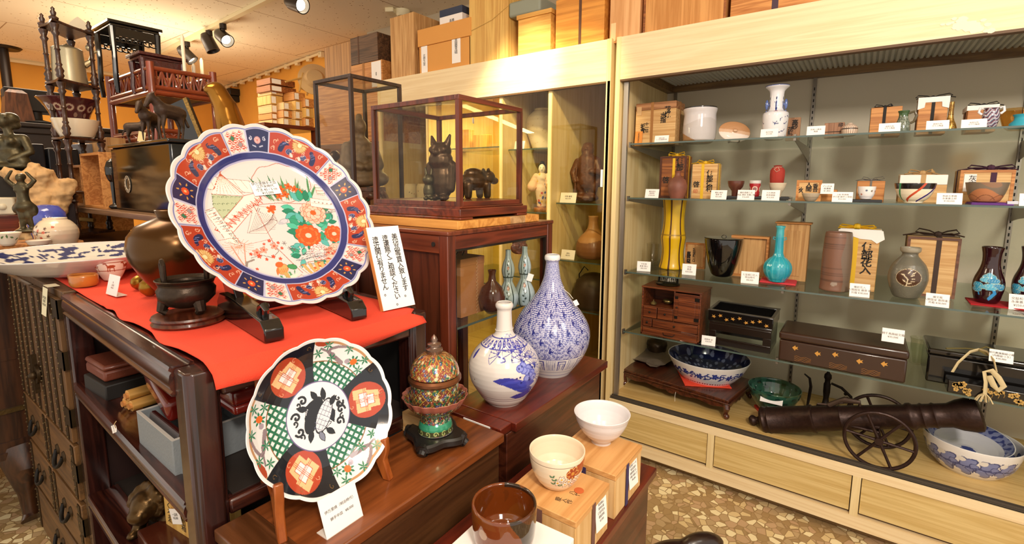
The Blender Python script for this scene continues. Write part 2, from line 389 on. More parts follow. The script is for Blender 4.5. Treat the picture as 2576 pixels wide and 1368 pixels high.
# ================================================================ light oak showcases along the wall
OAK = wood('oak_veneer_front', '#efd9ae', '#e2c594', 'Y', 16., .5, stretch=.03, cont=.9)
OAKV = wood('oak_veneer_post', '#ebd5a2', '#dabd82', 'Z', 10., .5, stretch=.05, cont=.8)
OAKP = wood('oak_veneer_panel', '#dcc183', '#c6a562', 'Y', 18., .5, stretch=.03, cont=.8)
OAKS = wood('oak_veneer_sill', '#dcbc7c', '#c29c5a', 'Y', 9., .35, coat=.15, stretch=.05, cont=.8)
BRN = mat('dark_edge_strip', '#5c4126', .6); TRIMB = wood('brown_inner_trim', '#84653c', '#60462a', 'Y', 14.)
GREYP = mat('grey_linen_panel', '#d0c6b2', .9, bump=.1, bscale=240.)
DKTR = mat('dark_track', '#4b4238', .45); ALU = mat('aluminium', '#bdb6ae', .35, .85); STEEL = mat('steel_standard', '#8c8378', .35, .8)
SHG = glass('shelf_glass', '#f1f7f2', 1.0); SHE = mat('glass_edge', '#50605a', .15, coat=.6); PANE = glass('door_pane', '#f4f2e8', 1.0, .01)
XF, XB = 1.972, 2.60
S1, S2, S3, S4, SB = 1.37, 1.143, .822, .553, .232
XS = 1.985
def showcase(label, y0, y1, group=None):
    t = T('showcase', label, 'display cabinet', (XF, (y0+y1)/2, FZ)); o = V((-XF, -(y0+y1)/2, -FZ)); M = MX.Translation(o)
    def part(n, x0, x1, a, b, z0, z1, m, **kw): return obj(n, G().box(x0, x1, a, b, z0, z1, 0, M), m, t, **kw)
    part('header_board', XF, XF+.02, y0+.02, y1-.02, 1.634, 1.805, OAK)
    part('side_panel', XF-.002, XB, y1-.02, y1, FZ, 1.806, OAKV); part('side_panel', XF-.002, XB, y0, y0+.02, FZ, 1.806, OAKV)
    part('top_board', XF+.02, XB, y0+.02, y1-.02, 1.775, 1.79, OAKP)
    part('back_panel', 2.575, XB, y0+.02, y1-.02, SB, 1.775, GREYP)
    part('base_board', XF, 2.575, y0+.02, y1-.02, .205, SB, OAKS)
    return t, part
t, part = showcase('oak showcase of open glass shelves crowded with boxed pottery', -.92, .885)
part('edge_strip', XF, XF+.03, -.9, .865, 1.626, 1.634, BRN)
part('inner_trim', 2.545, 2.575, -.9, .865, 1.664, 1.70, TRIMB); part('inner_trim', XF+.02, XF+.05, -.9, .865, 1.634, 1.70, TRIMB); part('inner_trim', XF+.05, 2.545, .83, .865, 1.664, 1.70, TRIMB)
LOUV = mat('grey_louvre', '#bcbab4', .7)
g = G(); o = V((-XF, .0175, -FZ)); M = MX.Translation(o); g.box(XF+.05, 2.545, -.9, .83, 1.70, 1.705, 0, M)
for k in range(92): g.tube([o+V((XF+.05, -.89+k*.0187, 1.70)), o+V((2.545, -.89+k*.0187, 1.70))], .008, 6)
obj('light_louvre', g, LOUV, t)
g = G(); g.box(XF+.004, XF+.03, -.9, .865, SB, SB+.004, 0, M); g.box(XF+.008, XF+.012, -.9, .865, SB+.004, SB+.010, 0, M); g.box(XF+.022, XF+.026, -.9, .865, SB+.004, SB+.010, 0, M); obj('door_track', g, DKTR, t)
part('front_rail', XF-.004, XF+.02, -.9, .865, .198, SB, OAK); part('bottom_rail', XF-.004, XF+.02, -.9, .865, .004, .052, OAK)
part('kick_board', XF+.045, XF+.06, -.9, .865, FZ, .004, wood('kick_oak', '#a98858', '#8c6b40', 'Y', 10.))
dv = [.865, at(1787, 1130, X=XF).y, at(2152, 1240, X=XF).y, at(2152, 1240, X=XF).y-.47, -.9]
for k in range(3):
    c = dv[k+1]; part('stile', XF-.004, XF+.02, c-.012, c+.012, .052, .198, OAKV)
for k in range(4):
    a, b2 = dv[k+1]+(.012 if k < 3 else 0), dv[k]-(.012 if k else 0)
    part('drawer_front', XF+.002, XF+.014, a+.003, b2-.003, .064, .1965, OAKP); part('shadow_gap', XF+.016, XF+.02, a, b2, .052, .198, BRN)
YS = [at(1677, 232, X=2.57).y, at(2051, 205, X=2.57).y, at(2569, 358, X=2.57).y]; YS[0] = .82
for y in YS:
    g = G(); g.box(2.563, 2.576, y-.007, y+.007, SB, 1.664, 0, M); part_o = obj('shelf_standard', g, STEEL, t)
    g = G()
    for k in range(55): g.box(2.5615, 2.5635, y-.002, y+.002, SB+.03+k*.025, SB+.042+k*.025, 0, M)
    obj('slot', g, mat('slot_black', '#15120f', .8), part_o)
for z in (S1, S2, S3, S4):
    g = G(); g.box(XS+.001, 2.555, -.895, at(1585, 357, X=XS).y, z-.006, z, 0, M); sh = obj('glass_shelf', g, SHG, t)
    obj('polished_edge', G().box(XS-.0005, XS+.0012, -.895, at(1585, 357, X=XS).y, z-.006, z, 0, M), SHE, sh)
    for y in YS:
        g = G(); g.prism([(XS+.02, z-.007), (2.563, z-.007), (2.563, z-.075), (2.46, z-.06), (XS+.02, z-.016)], -.0015, .0015, M @ MX.Translation(V((0, y, 0))) @ MX.Rotation(PI/2, 4, 'X'))
        g.box(XS+.004, XS+.02, y-.004, y+.004, z-.016, z+.006, 0, M); obj('shelf_bracket', g, STEEL, t)
g = G(); yd = [at(1562, 500, X=XF+.03).y, at(1573, 500, X=XF+.03).y]
g.box(XF+.022, XF+.036, yd[1], yd[0], SB+.011, 1.625, 0, M); fr = obj('door_frame', g, ALU, t)
g = G(); rn = random.Random(3)
for k in range(46):
    c = at(2430+rn.gauss(0, 26), 62+rn.gauss(0, 9), X=XF-.0004); c.z += (c.y-at(2430, 62, X=XF).y)*.10; r = .003+.007*rn.random()
    g.prism([(r*(1+.4*rn.random())*math.cos(q), r*.7*(1+.4*rn.random())*math.sin(q)) for q in np.arange(0, 6.2, .8)], 0, .0006+.0001*k/46, frame(c+o, (0, -1, 0), (0, 0, 1)))
obj('peeled_speck', g, mat('peeled_veneer', '#f3e6c6', .8), t)
# neighbouring glazed showcase
Y2 = 2.42
t, part = showcase('glazed oak showcase lit yellow inside, beyond the open one', .907, Y2)
M = MX.Translation(V((-XF, -(.907+Y2)/2, -FZ)))
YB = [at(1386, 500, X=XF+.03).y, at(1266, 300, X=XF+.03).y, at(1266, 300, X=XF+.03).y+.52, Y2-.02]
part('wide_stile', XF-.002, XF+.02, .909, at(1520, 500, X=XF).y, .0, 1.634, OAKV)
YEL = mat('lit_yellow_board', '#e6c25c', .6)
for y in YB[:3]: part('divider', XF+.012, 2.575, y-.011, y+.011, SB, 1.775, OAKV)
part('inner_lining', 2.57, 2.575, .93, Y2-.03, SB, 1.77, YEL)
part('front_panel', XF, XF+.02, .93, Y2-.02, FZ+.04, .21, OAKP)
part('edge_strip', XF, XF+.03, .93, Y2-.02, 1.626, 1.634, BRN)
ya = at(1517, 500, X=XF).y
for k, (a, b2) in enumerate(((ya, YB[0]-.012), (YB[0]+.012, YB[1]-.012), (YB[1]+.012, YB[2]-.012), (YB[2]+.012, Y2-.03))):
    pane = part('glass_pane', XF+.003, XF+.008, a, b2, SB, 1.634, PANE)
zs = {}
for k, rows in enumerate(((511, 657, 780), (373, 533, 700), (373, 540, 700))):
    a, b2 = ((ya-.03, YB[0]-.012), (YB[0]+.012, YB[1]-.012), (YB[1]+.012, YB[2]-.012))[k]
    for j, y in enumerate(rows):
        z = at((1450, 1340, 1150)[k], y, X=2.03).z; zs[k, j] = z
        sh = part('glass_shelf', 2.03, 2.56, a+.002, b2-.002, z-.006, z, SHG); obj('polished_edge', G().box(2.028, 2.0302, a+.002, b2-.002, z-.006, z, 0, M), SHE, sh)

# ================================================================ helpers for wrapped boxes, cards and pots
PAUL = wood('paulownia_pale', '#dcb57c', '#c08e52', 'Y', 16., .6, stretch=.05, cont=.75)
PAULZ = wood('paulownia_upright', '#d2a469', '#ad7a42', 'Z', 16., .6, stretch=.05, cont=.7)
PAULO = wood('paulownia_orange', '#d3935060'[:7], '#a9672c', 'Y', 16., .55, stretch=.05, cont=.6)
PAULB = wood('paulownia_brown', '#a5632f', '#6e3a18', 'Y', 16., .5, stretch=.05, cont=.6)
DKBOX = wood('dark_box_wood', '#6a4a30', '#3d2718', 'Y', 14., .55, stretch=.06)
YELC = mat('yellow_ribbon', '#e2b41c', .55); BRNC = mat('brown_ribbon', '#5b3a26', .7); BLKC = mat('black_cord', '#25211f', .8); PURC = mat('purple_cord', '#45233a', .8)
GRYC = mat('grey_cord', '#6f6a66', .8); TANC = mat('tan_ribbon', '#c19a66', .7); ORC = mat('tan_strap', '#a5703a', .7)
PAPER = mat('white_paper', '#f4efea', .8); CARD = mat('white_card', '#f6f1ee', .55); BLACKL = mat('black_lacquer', '#12100f', .12, coat=.6)
REDFELT = mat('red_felt', '#e8472c', .95, bump=.25, bscale=500.)
SEAL = mat('vermilion_seal', '#c83a24', .7)
def bow(w, h, r, tails=.6, seed=0):
    """flat ribbon bow lying along local Y, standing up in Z"""
    rn = random.Random(seed); g = G()
    for s in (-1, 1):
        q = .75+.5*rn.random()
        g.tube([(0, 0, r), (.1*h, s*w*.18, h*.75), (0, s*w*.42*q, h), (-.1*h, s*w*.5*q, h*.55), (0, s*w*.28, h*.2), (0, 0, r)], r, 6, flat=.4)
        e = w*tails*(.7+.6*rn.random()); g.tube([(0, 0, r), (-.3*h, s*e*.5, h*.45), (-.5*h, s*e, h*.25*rn.random()-.1*h)], r, 6, flat=.4)
    g.ball((0, 0, r), r*2, 8); return g
def crate(name, label, cat, x0, x1, yt, yb, X, d, m, Z=None, lid=0., lidm=None, cord=None, cordm=None, cw=.012, bw=None, bh=.02, group=None, over=.0, rim=None):
    """lidded wooden box: front edges from the photo, depth by eye; cord = where along the front it runs"""
    p0, p1 = at(x0, yb, X=X), at(x1, yb, X=X); z0 = p0.z if Z is None else Z; h = at(x0, yt, X=X).z-z0; w = p0.y-p1.y
    t = T(name, label, cat, (X+d/2, (p0.y+p1.y)/2, z0), 0, group); hb = h*(1-lid)
    obj('body', G().box(-d/2, d/2, -w/2, w/2, 0, hb), m, t, bev=.0015)
    if lid: obj('lid', G().box(-d/2-over, d/2+over, -w/2-over, w/2+over, hb+.0006, h), lidm or m, t, bev=.0015)
    if rim:
        g = G(); e = .008; g.box(-d/2-.002, -d/2, -w/2, w/2, 0, e); g.box(-d/2-.002, -d/2, -w/2, w/2, h-e, h); g.box(-d/2-.002, -d/2, -w/2, -w/2+e, e, h-e); g.box(-d/2-.002, -d/2, w/2-e, w/2, e, h-e); obj('frame', g, rim, t)
    if cord is not None:
        y = w/2-cord*w; g = G(); q = cw/2; e = over+.0012
        g.box(-d/2-e, -d/2-e+.001, y-q, y+q, 0, h+.001); g.box(-d/2-e, d/2+e, y-q, y+q, h+.0004, h+.0016); g.box(d/2, d/2+e, y-q, y+q, 0, h)
        g.box(-q, q, -w/2-e, w/2+e, h+.001, h+.0022); g.box(-q, q, -w/2-e, -w/2-e+.001, 0, h); g.box(-q, q, w/2+e-.001, w/2+e, 0, h)
        c = obj('cord', g, cordm, t)
        if bw: obj('bow', bow(bw, bh, cw*.42, seed=int(x0)), cordm, c, loc=(0, y, h+.001))
    t['w'], t['h'], t['d'] = w, h, d; return t
def dims(t): return t['w'], t['h'], t['d']
def onfront(t, u, v, off=.0012):
    w, h, d = dims(t); return frame((-d/2-off, w/2-u*w, v*h), (0, -1, 0), (0, 0, 1))
def brushtext(t, s, u, v, size, m=None, off=.0016): return write(vertical(s), size*1.08, t, onfront(t, u, v, off), m, lead=.80, weight=.022)
def slip(t, u0, u1, v0, v1, lines=None, m=None, size=.012, off=.002, name='paper_label'):
    w, h, d = dims(t); o = obj(name, G().box(-d/2-off, -d/2-.0006, w/2-u1*w, w/2-u0*w, v0*h, v1*h), m or PAPER, t)
    if lines: write(vertical(lines), size, o, onfront(t, (u0+u1)/2, (v0+v1)/2, off+.0006), lead=.85)
    return o
def card(what, bl, br, hp, Z=None, lines=(), X=None, tilt=14, group='price cards on the showcase shelves', colour=None, back=False, size=.19, ink=None):
    """small standing price card; what it stands by makes its label"""
    if X is not None: a, b2 = at(bl[0], bl[1], X=X), at(br[0], br[1], X=X); a.z = b2.z = Z
    else: a, b2 = at(bl[0], bl[1], Z=Z), at(br[0], br[1], Z=Z)
    w = (b2-a).length; k = mpp((a+b2)/2); h = hp*k*1.03
    x = (b2-a).normalized(); fw = V((x.y, -x.x, 0)); 
    rz = math.atan2(x.y, x.x); c = (a+b2)/2
    t = T('price_card', 'white price card '+what, 'price card', c, rz, group); R = MX.Rotation(math.radians(-tilt), 4, 'X')
    ca = obj('card', G().box(-w/2, w/2, 0, .0012, 0, h), colour or CARD, t, M=R)
    if lines: write('\n'.join(lines), h*size, ca, frame((0, -.0006, h*.5), (1, 0, 0), (0, 0, 1)), ink or GREYINK, lead=1.15)
    if back: obj('acrylic_foot', G().box(-w/2, w/2, 0, h*.45, 0, .0012), mat('clear_acrylic', '#d9cfc4', .15), t)
    return t
def bowl_prof(pr, th, floor=None):
    """outer profile plus the inside of an open vessel"""
    top = pr[-1]; z0 = (floor if floor is not None else pr[0][1]+th*1.6)
    inn = [(max(r-th, .0005), z) for r, z in reversed(pr) if z > z0+th*.4]
    inn = inn[1:] if len(inn) > 1 and inn[0][1] >= top[1]-1e-6 else inn
    return pr+[(top[0]-th*.35, top[1]+th*.25), (top[0]-th, top[1]-th*.3)]+inn+[(inn[-1][0]*.5 if inn else 0, z0), (0, z0)]
def pot(name, label, cat, cx, by, Z, pts, m, X=None, open_=0., floor=None, group=None, flute=0, fl_n=0, n=48, painter=None, base='#f0ece4', nu=220, nv=140, rz=None, bhw=None, dz=0.):
    p, pr = px_profile(cx, by, Z, pts, X, bhw); p.z += dz; pr[0] = (pr[0][0], 0.)
    rz = face_cam(p) if rz is None else rz; t = T(name, label, cat, p, rz, group)
    full = bowl_prof(pr, open_, floor) if open_ else pr+[(0, pr[-1][1])]
    if painter: me = painted_lathe('body', [(0, 0)]+full, nu, nv, painter, base, m, flute, fl_n); obj('body', me, None, t)
    else: obj('body', G().lathe(full, n, flute=flute, fl_n=fl_n), m, t, ang=50)
    t['hh'] = pr[-1][1]; t['rr'] = max(r for r, z in pr); return t

# ================================================================ open showcase, top shelf
GLZ = paint('painted_porcelain', .14, .5); GLZM = paint('painted_stoneware', .45, .15)
L = 'on the top glass shelf'
t = crate('pottery_box', 'wooden pottery box with brown strap and brush lettering, first on the top shelf', 'box', 1597, 1697, 262, 356, 2.12, .12, PAUL, S1, .17, wood('lid_redbrown', '#b98357', '#8d5c36', 'Y', 16., .6), .42, ORC, .012, group='boxes in the showcase')
brushtext(t, '萩焼', .80, .74, .026); brushtext(t, '水指', .70, .62, .024); brushtext(t, '十一世', .30, .42, .016); brushtext(t, '坂倉', .20, .40, .022)
slip(t, .03, .15, .72, .92, None, mat('kraft_tag', '#cfa777', .8), name='tag')
w, h, d = dims(t); o = obj('wooden_tablet', G().box(-.028, .028, -.0012, .0012, 0, .062), mat('orange_slip', '#d98a3c', .6), t, M=MX.Translation(V((-d/2-.012, w/2-.02, 0))) @ MX.Rotation(-PI/2, 4, 'Z') @ MX.Rotation(-.14, 4, 'X') @ MX.Scale(.6, 4, V((1, 0, 0)))); write(vertical('萩焼窯元'), .014, o, frame((0, -.0016, .031), (1, 0, 0), (0, 0, 1)), lead=.85)
def p_hagi(b):
    b.put(b.W < b.W.max()*.62+.03*np.sin(b.th*2+.6)*b.rm*6, '#c9c1bf')
    b.put(np.nonzero((b.W < .022+.022*np.sin(b.th*1.6-2.2)))[0], '#a67c54'); b.put(np.nonzero(b.W < .006)[0], '#8a6440')
t = pot('water_jar', 'white glazed water jar with bare brown foot on the top shelf', 'jar', 1758, 352, S1, [(40, 352), (43, 330), (41, 300), (40, 288), (43, 278), (43, 274)], GLZ, 2.15, .004, painter=p_hagi, base='#d6cfd0')
obj('lid', G().lathe([(0, 0), (t['rr']*.97, 0), (t['rr']*.97, .003), (0, .004)], 40), BLACKL, t, loc=(0, 0, t['hh']+.001))
p = at(1848, 322, X=2.16); s = mpp(p)
t = T('lid_dish', 'oval brown and white pottery lid propped upright on the top shelf', 'dish', (p.x, p.y, S1), face_cam(p)+.2)
Mx = MX.Translation(V((0, 0, 24*s+.004))) @ MX.Rotation(.16, 4, 'Y') @ MX.Rotation(1.3, 4, 'X') @ MX.Scale(1.42, 4, V((1, 0, 0)))
def p_lid(b): b.put(np.nonzero(b.R*np.cos(b.th) > .2*b.rm)[0], '#e6d3c6'); b.put(np.nonzero(b.R*np.cos(b.th) < -.1*b.rm)[0], '#bd8a5e')
me = painted_lathe('dish', [(0, -.003), (26*s, -.002), (27*s, .001), (15*s, .007), (4*s, .008), (3*s, .012), (3.6*s, .016), (0, .018)], 120, 60, p_lid, '#d3aa88', GLZM); obj('dish', me, None, t, M=Mx)
g = G()
for q in (-1, 1): g.tube([(q*.018, .012, .0), (q*.018, -.012, 0), (q*.018, -.016, .007)], .0022, 6); g.tube([(q*.018, .012, .0), (q*.018, .014, .03)], .0022, 6)
g.tube([(-.018, .012, .003), (.018, .012, .003)], .002, 6); obj('stand', g, BLACKL, t)
def p_fish(b):
    rn = random.Random(3); H = b.W.max(); blu = '#2f3f7a'
    for k in range(26):
        x, y = (rn.random()-.5)*6.2*b.rm, .003+rn.random()*H*.42; q = rn.random()*6; b.stroke([(x, y), (x+.012*math.cos(q), y+.007*math.sin(q)), (x+.026*math.cos(q+.4), y+.012*math.sin(q+.6))], .0022, blu)
    b.put(np.nonzero(b.W > H*.985)[0], '#44569a')
    for q in (-1.2, 0, 1.2):
        x = q*b.rm*.95; b.ell(x, H*.62, .006, .02, blu); b.ell(x, H*.76, .005, .006, '#26305a'); b.stroke([(x-.006, H*.52), (x+.006, H*.52)], .004, '#a33a4a'); b.stroke([(x-.012, H*.70), (x+.010, H*.62)], .0025, blu)
t = pot('fish_vase', 'tall white vase with blue fish handles and painted figures on the top shelf', 'vase', 1947, 344, S1, [(29, 344), (32, 320), (34, 292), (32, 283), (19, 279), (18, 255), (18, 232), (22, 226), (31, 219), (31, 216)], GLZ, 2.13, .003, painter=p_fish, base='#e9e7ea')
r0 = t['rr']
for s_ in (-1, 1):
    g = G(); g.ball((s_*(r0*.70), 0, t['hh']*.66), (.006, .005, .020), 10); g.prism([(-.009, -.012), (.009, -.012), (0, .006)], -.002, .002, MX.Translation(V((s_*r0*.71, 0, t['hh']*.53))) @ MX.Rotation(PI/2, 4, 'X')); g.ball((s_*r0*.60, 0, t['hh']*.66), (.010, .002, .004), 8)
    obj('fish_handle', g, mat('blue_glaze', '#5a6da8', .15, coat=.5), t)
t = crate('name_plaque', 'small brown wooden plaque lettered in ink behind the fish vase', 'plaque', 1976, 2011, 297, 344, 2.20, .012, wood('plaque_brown', '#a97c58', '#85593a', 'Z', 20., .6), S1, group='boxes in the showcase')
brushtext(t, '高砂', .62, .68, .020); brushtext(t, '花瓶', .32, .40, .018)
t = crate('small_box', 'little brown wooden box tied round with cord on the top shelf', 'box', 2072, 2122, 310, 342, 2.12, .05, wood('small_box_wood', '#a6785a', '#7d553c', 'Z', 18., .6), S1, group='boxes in the showcase'); w, h, d = dims(t)
obj('cord', G().box(-d/2-.001, d/2+.001, -w/2-.001, w/2+.001, h*.36, h*.40), BLKC, t); brushtext(t, '印', .82, .8, .014)
def p_bundle(b):
    for k in range(22): b.put(np.nonzero(np.abs(((b.th*22/(2*PI)+k) % 1)-.5) < .13)[0], '#8a6a58')
    b.put(np.nonzero(np.abs(b.W-b.W.max()*.55) < .0016)[0], '#3a2c26')
t = pot('cloth_pouch_jar', 'small round jar in striped cloth tied with cord on the top shelf', 'jar', 2136, 342, S1, [(17, 342), (21, 333), (21, 322), (15, 315), (7, 312), (6, 309)], GLZM, 2.10, painter=p_bundle, base='#dcc6b2', nu=160, nv=60)
def s1box(label, x0, x1, yt, m, cord, cm, bw, X=2.16, **kw): return crate('pottery_box', label, 'box', x0, x1, yt, 352, X, .09, m, S1, .0, None, cord, cm, .009, bw, .014, group='boxes in the showcase', **kw)
t = s1box('wooden box tied with black cord behind the green glass jug', 2184, 2262, 272, PAULO, .45, BLKC, .05)
def p_jug(b):
    rn = random.Random(5); b.put(np.nonzero(b.W > b.W.max()*.72)[0], '#3f5a38')
    for k in range(500): x, y = (rn.random()-.5)*6.2*b.rm, rn.random()*b.W.max()*.75; b.ell(x, y, .0016, .0022, '#8f978a' if k % 2 else '#4e584c')
t = pot('glass_jug', 'crackled green glass jug with a looped handle on the top shelf', 'jug', 2268, 340, S1, [(18, 340), (21, 328), (19, 312), (13, 297), (12, 287), (16, 279)], GLZ, 2.06, .002, painter=p_jug, base='#6d786a')
R_, H_ = t['rr'], t['hh']; g = G(); g.tube([(R_*.6, 0, H_*.88), (R_*1.25, 0, H_*.95), (R_*1.55, 0, H_*.75), (R_*1.3, 0, H_*.5), (R_*.85, 0, H_*.42)], .004, 8); obj('handle', g, mat('brown_glass', '#5c5340', .1, coat=.5), t)
t = s1box('wooden box with folded white paper cap and black bow on the top shelf', 2302, 2375, 248, PAULO, .5, BLKC, .085)
w, h, d = dims(t); g = G(); g.box(-d/2-.002, d/2+.002, -w/2-.003, w/2+.003, h-.002, h+.001); g.prism([(-w/2-.003, 0), (-w/2-.003, -.038), (-w*.30, -.032), (-w*.28, -.016), (w*.28, -.016), (w*.30, -.032), (w/2+.003, -.038), (w/2+.003, 0)], 0, .0012, frame((-d/2-.0014, 0, h), (0, -1, 0), (0, 0, 1))); obj('paper_cap', g, PAPER, t)
def p_gold(b):
    for k in range(10): b.put(np.nonzero(np.abs(b.W-b.W.max()*(.55+.045*k)) < .0012)[0], '#6b4a1c')
    rn = random.Random(8)
    for k in range(120): b.ell((rn.random()-.5)*6*b.rm, rn.random()*b.W.max()*.4, .0014, .0014, '#3a2c14')
t = pot('gold_bottle', 'slender gilded glass bottle with a ringed neck on the top shelf', 'bottle', 2386, 338, S1, [(13, 338), (20, 328), (17, 315), (9, 300), (7, 288), (6.5, 256)], paint('gilt_glass', .2, .3, .6), 2.05, .002, painter=p_gold, base='#a8813a')
t = s1box('wooden box wrapped over the top in white paper, behind the marbled amphora', 2426, 2500, 268, PAULO, .6, BLKC, .07)
w, h, d = dims(t); obj('paper_cap', G().box(-d/2-.002, d/2+.002, -w/2-.003, w/2+.003, h-.014, h+.001), PAPER, t)
def p_marble(b):
    H = b.W.max()
    for k in range(34):
        c = ('#b9b6c8', '#7c2733', '#4d6a8c', '#d8d2d6')[k % 4]; y0 = k*H/26-.02
        b.stroke([(-3.3*b.rm+q*.0032, y0+.006*math.sin(q*.9+k*.3)-.004*abs(math.sin(q*.45))) for q in range(int(6.6*b.rm/.0032))], .0016, c)
    b.put(np.nonzero(b.W > H*.96)[0], '#e9e6ea')
t = pot('marbled_amphora', 'dark marbled glass amphora with two white handles on the top shelf', 'vase', 2487, 336, S1, [(13, 336), (17, 322), (22, 303), (24, 290), (20, 280), (18, 275), (22, 270)], GLZ, 2.04, .002, painter=p_marble, base='#3c2a3a')
R_, H_ = t['rr'], t['hh']
for s_ in (-1, 1): obj('handle', G().tube([(s_*R_*.85, 0, H_*.96), (s_*R_*1.25, 0, H_*1.0), (s_*R_*1.35, 0, H_*.8), (s_*R_*.98, 0, H_*.68)], .0035, 8), mat('milk_glass', '#e9e6ea', .1, coat=.5), t)
t = pot('amber_glass_bowl', 'wide clear amber glass bowl at the end of the top shelf', 'bowl', 2552, 336, S1, [(20, 336), (34, 320), (44, 295), (47, 274)], glass('amber_glass', '#f0dcb4', 1.1), 2.16, .002)
t = pot('turquoise_bowl', 'squat matt turquoise bowl at the end of the top shelf', 'bowl', 2572, 330, S1, [(30, 330), (40, 322), (38, 310), (27, 302), (26, 294), (31, 288)], mat('turquoise_matt', '#2f9cb4', .45, bump=.1), 2.02, .003)
C1 = ('by the lettered wooden box on the top shelf', 'below the fish vase', 'beside the small wooden plaque on the top shelf', 'below the green glass jug', 'below the gilded bottle', 'below the marbled amphora')
for w_, bl, br, hp, ln in ((C1[0], (1646, 356), (1681, 355), 17, ('萩焼 水指', '十一世 坂倉新兵衛')), (C1[1], (1912, 348), (1956, 347), 21, ('染付花瓶', '¥15,000')), (C1[2], (2028, 344), (2074, 343), 23, ('京焼 小香合', '陶器')), (C1[3], (2209, 338), (2264, 337), 22, ('吉田久利', 'ガラス陶芸')), (C1[4], (2328, 334), (2386, 333), 23, ('吉田久利', 'ガラス陶芸')), (C1[5], (2416, 331), (2481, 329), 22, ('吉田久利', 'ガラス陶芸'))):
    card(w_, bl, br, hp, S1, ln, X=1.995)

# ---------------------------------------------------------------- second shelf
def s2x(d): return XS+d
t = crate('sake_flask_box', 'tall red-brown wooden box tied with yellow ribbon, lettered in ink', 'box', 1657, 1723, 394, 497, 2.07, .075, PAULB, S2, .07, None, .53, YELC, .011, .06, .018, group='boxes in the showcase', rim=mat('dark_rim', '#4e2513', .5))
brushtext(t, '伊部', .76, .80, .030); brushtext(t, '啓', .25, .42, .028)
t = pot('bizen_flask', 'small rusty brown round flask before the red-brown box', 'vase', 1703, 494, S2, [(17, 494), (23, 482), (25, 468), (20, 453), (9, 444), (6, 438), (7, 433), (9, 430)], mat('bizen_clay', '#8c5443', .55, var=.45, bscale=18.), 2.02, .002, dz=0)
t = crate('sake_flask_box', 'pale wooden box tied with yellow ribbon, large ink lettering and red seal', 'box', 1738, 1801, 413, 492, 2.06, .07, PAUL, S2, .0, None, .43, YELC, .011, .07, .016, group='boxes in the showcase')
brushtext(t, '伊部徳利', .72, .50, .024); brushtext(t, '啓', .2, .40, .024); write('印', .018, t, onfront(t, .18, .2), SEAL)
p = at(1905, 497, X=2.05)
t = T('lacquer_tray', 'long black lacquer tray holding a cup and bowls on the second shelf', 'tray', (2.05, p.y, S2)); w = (at(1826, 495, X=2.05).y-at(1990, 500, X=2.05).y)/2
obj('tray', G().box(-.05, .05, -w, w, .003, .008), BLACKL, t, bev=.002); obj('rim', G().box(-.05, -.046, -w, w, .008, .013).box(.046, .05, -w, w, .008, .013).box(-.046, .046, -w, -w+.004, .008, .013).box(-.046, .046, w-.004, w, .008, .013), BLACKL, t)
obj('foot', G().box(-.045, .045, -w+.01, -w+.03, 0, .0034), BLACKL, t); obj('foot', G().box(-.045, .045, w-.03, w-.01, 0, .0034), BLACKL, t)
ZT = S2+.0082
t = pot('brown_tea_bowl', 'small dark brown tea bowl on the black lacquer tray', 'bowl', 1850, 484, ZT, [(9, 484), (10, 480), (18, 470), (21, 460), (21, 455)], mat('brown_glaze', '#67392b', .3, coat=.3, var=.3, bscale=40.), 2.04, .002)
def p_redcup(b):
    H = b.W.max()
    for k in range(-3, 4): b.ell(k*.028, H*.5, .011, .011, '#d9b9a4'); b.ell(k*.028, H*.5, .007, .007, '#8c5a5a')
    b.put(np.nonzero(b.W > H*.83)[0], '#cfcbc6')
t = pot('red_cup', 'red cup with round medallions and silver rim on the black tray', 'cup', 1898, 486, ZT, [(12, 486), (14, 470), (15, 454)], GLZ, 2.03, .002, painter=p_redcup, base='#a8252a')
def p_small(b): b.stroke([(.004, .008), (.012, .016), (.02, .014)], .003, '#453830'); b.stroke([(-.02, .01), (-.01, .018)], .003, '#453830')
t = pot('grey_tea_bowl', 'small grey tea bowl with black brush mark holding a red pouch', 'bowl', 1954, 492, S2+.0082, [(10, 492), (11, 487), (19, 475), (23, 460)], GLZM, 2.05, .002, painter=p_small, base='#cfc0a6')
zc = S2+.0082+t['hh']
p = at(1954, 460, X=2.05); s = mpp(p)*.85
t = T('drawstring_pouch', 'crimson brocade drawstring pouch sitting on the small grey bowl', 'pouch', (2.05, p.y, zc-.006), face_cam(p))
obj('bag', G().lathe([(15*s, 0), (18*s, .008), (19.5*s, .034), (19*s, .052), (14*s, .062), (9*s, .064), (12*s, .069), (5*s, .071), (0, .07)], 28, flute=.03, fl_n=9), mat('crimson_brocade', '#a03024', .8, bump=.3, bscale=150.), t)
obj('cord', G().tube([(-.012, -9*s, .063), (0, -12*s, .064), (.012, -9*s, .063)], .0016, 6).tube([(0, -12*s, .064), (-.012, -16*s, .056), (-.004, -20*s, .046), (.006, -19*s, .052), (0, -12*s, .064)], .0016, 6), mat('pink_cord', '#b98a78', .8), t)
t = crate('lettered_box', 'pale framed wooden lid lettered in ink behind a shallow grey cup', 'box', 2001, 2064, 453, 503, 2.05, .03, PAUL, S2, group='boxes in the showcase', rim=PAULO)
brushtext(t, '香合', .76, .62, .016); brushtext(t, '人間', .5, .66, .018); brushtext(t, '秋', .15, .5, .02)
def p_grey(b): 
    for k in range(7): b.put(np.nonzero(np.abs(b.W-.002-k*.0025) < .0005)[0], '#6d6255')
t = pot('shallow_cup', 'shallow grey striped cup before the framed lettered lid', 'cup', 2038, 508, S2, [(12, 508), (17, 500), (23, 488), (23.5, 486)], GLZM, 2.0, .002, painter=p_grey, base='#b3a690')
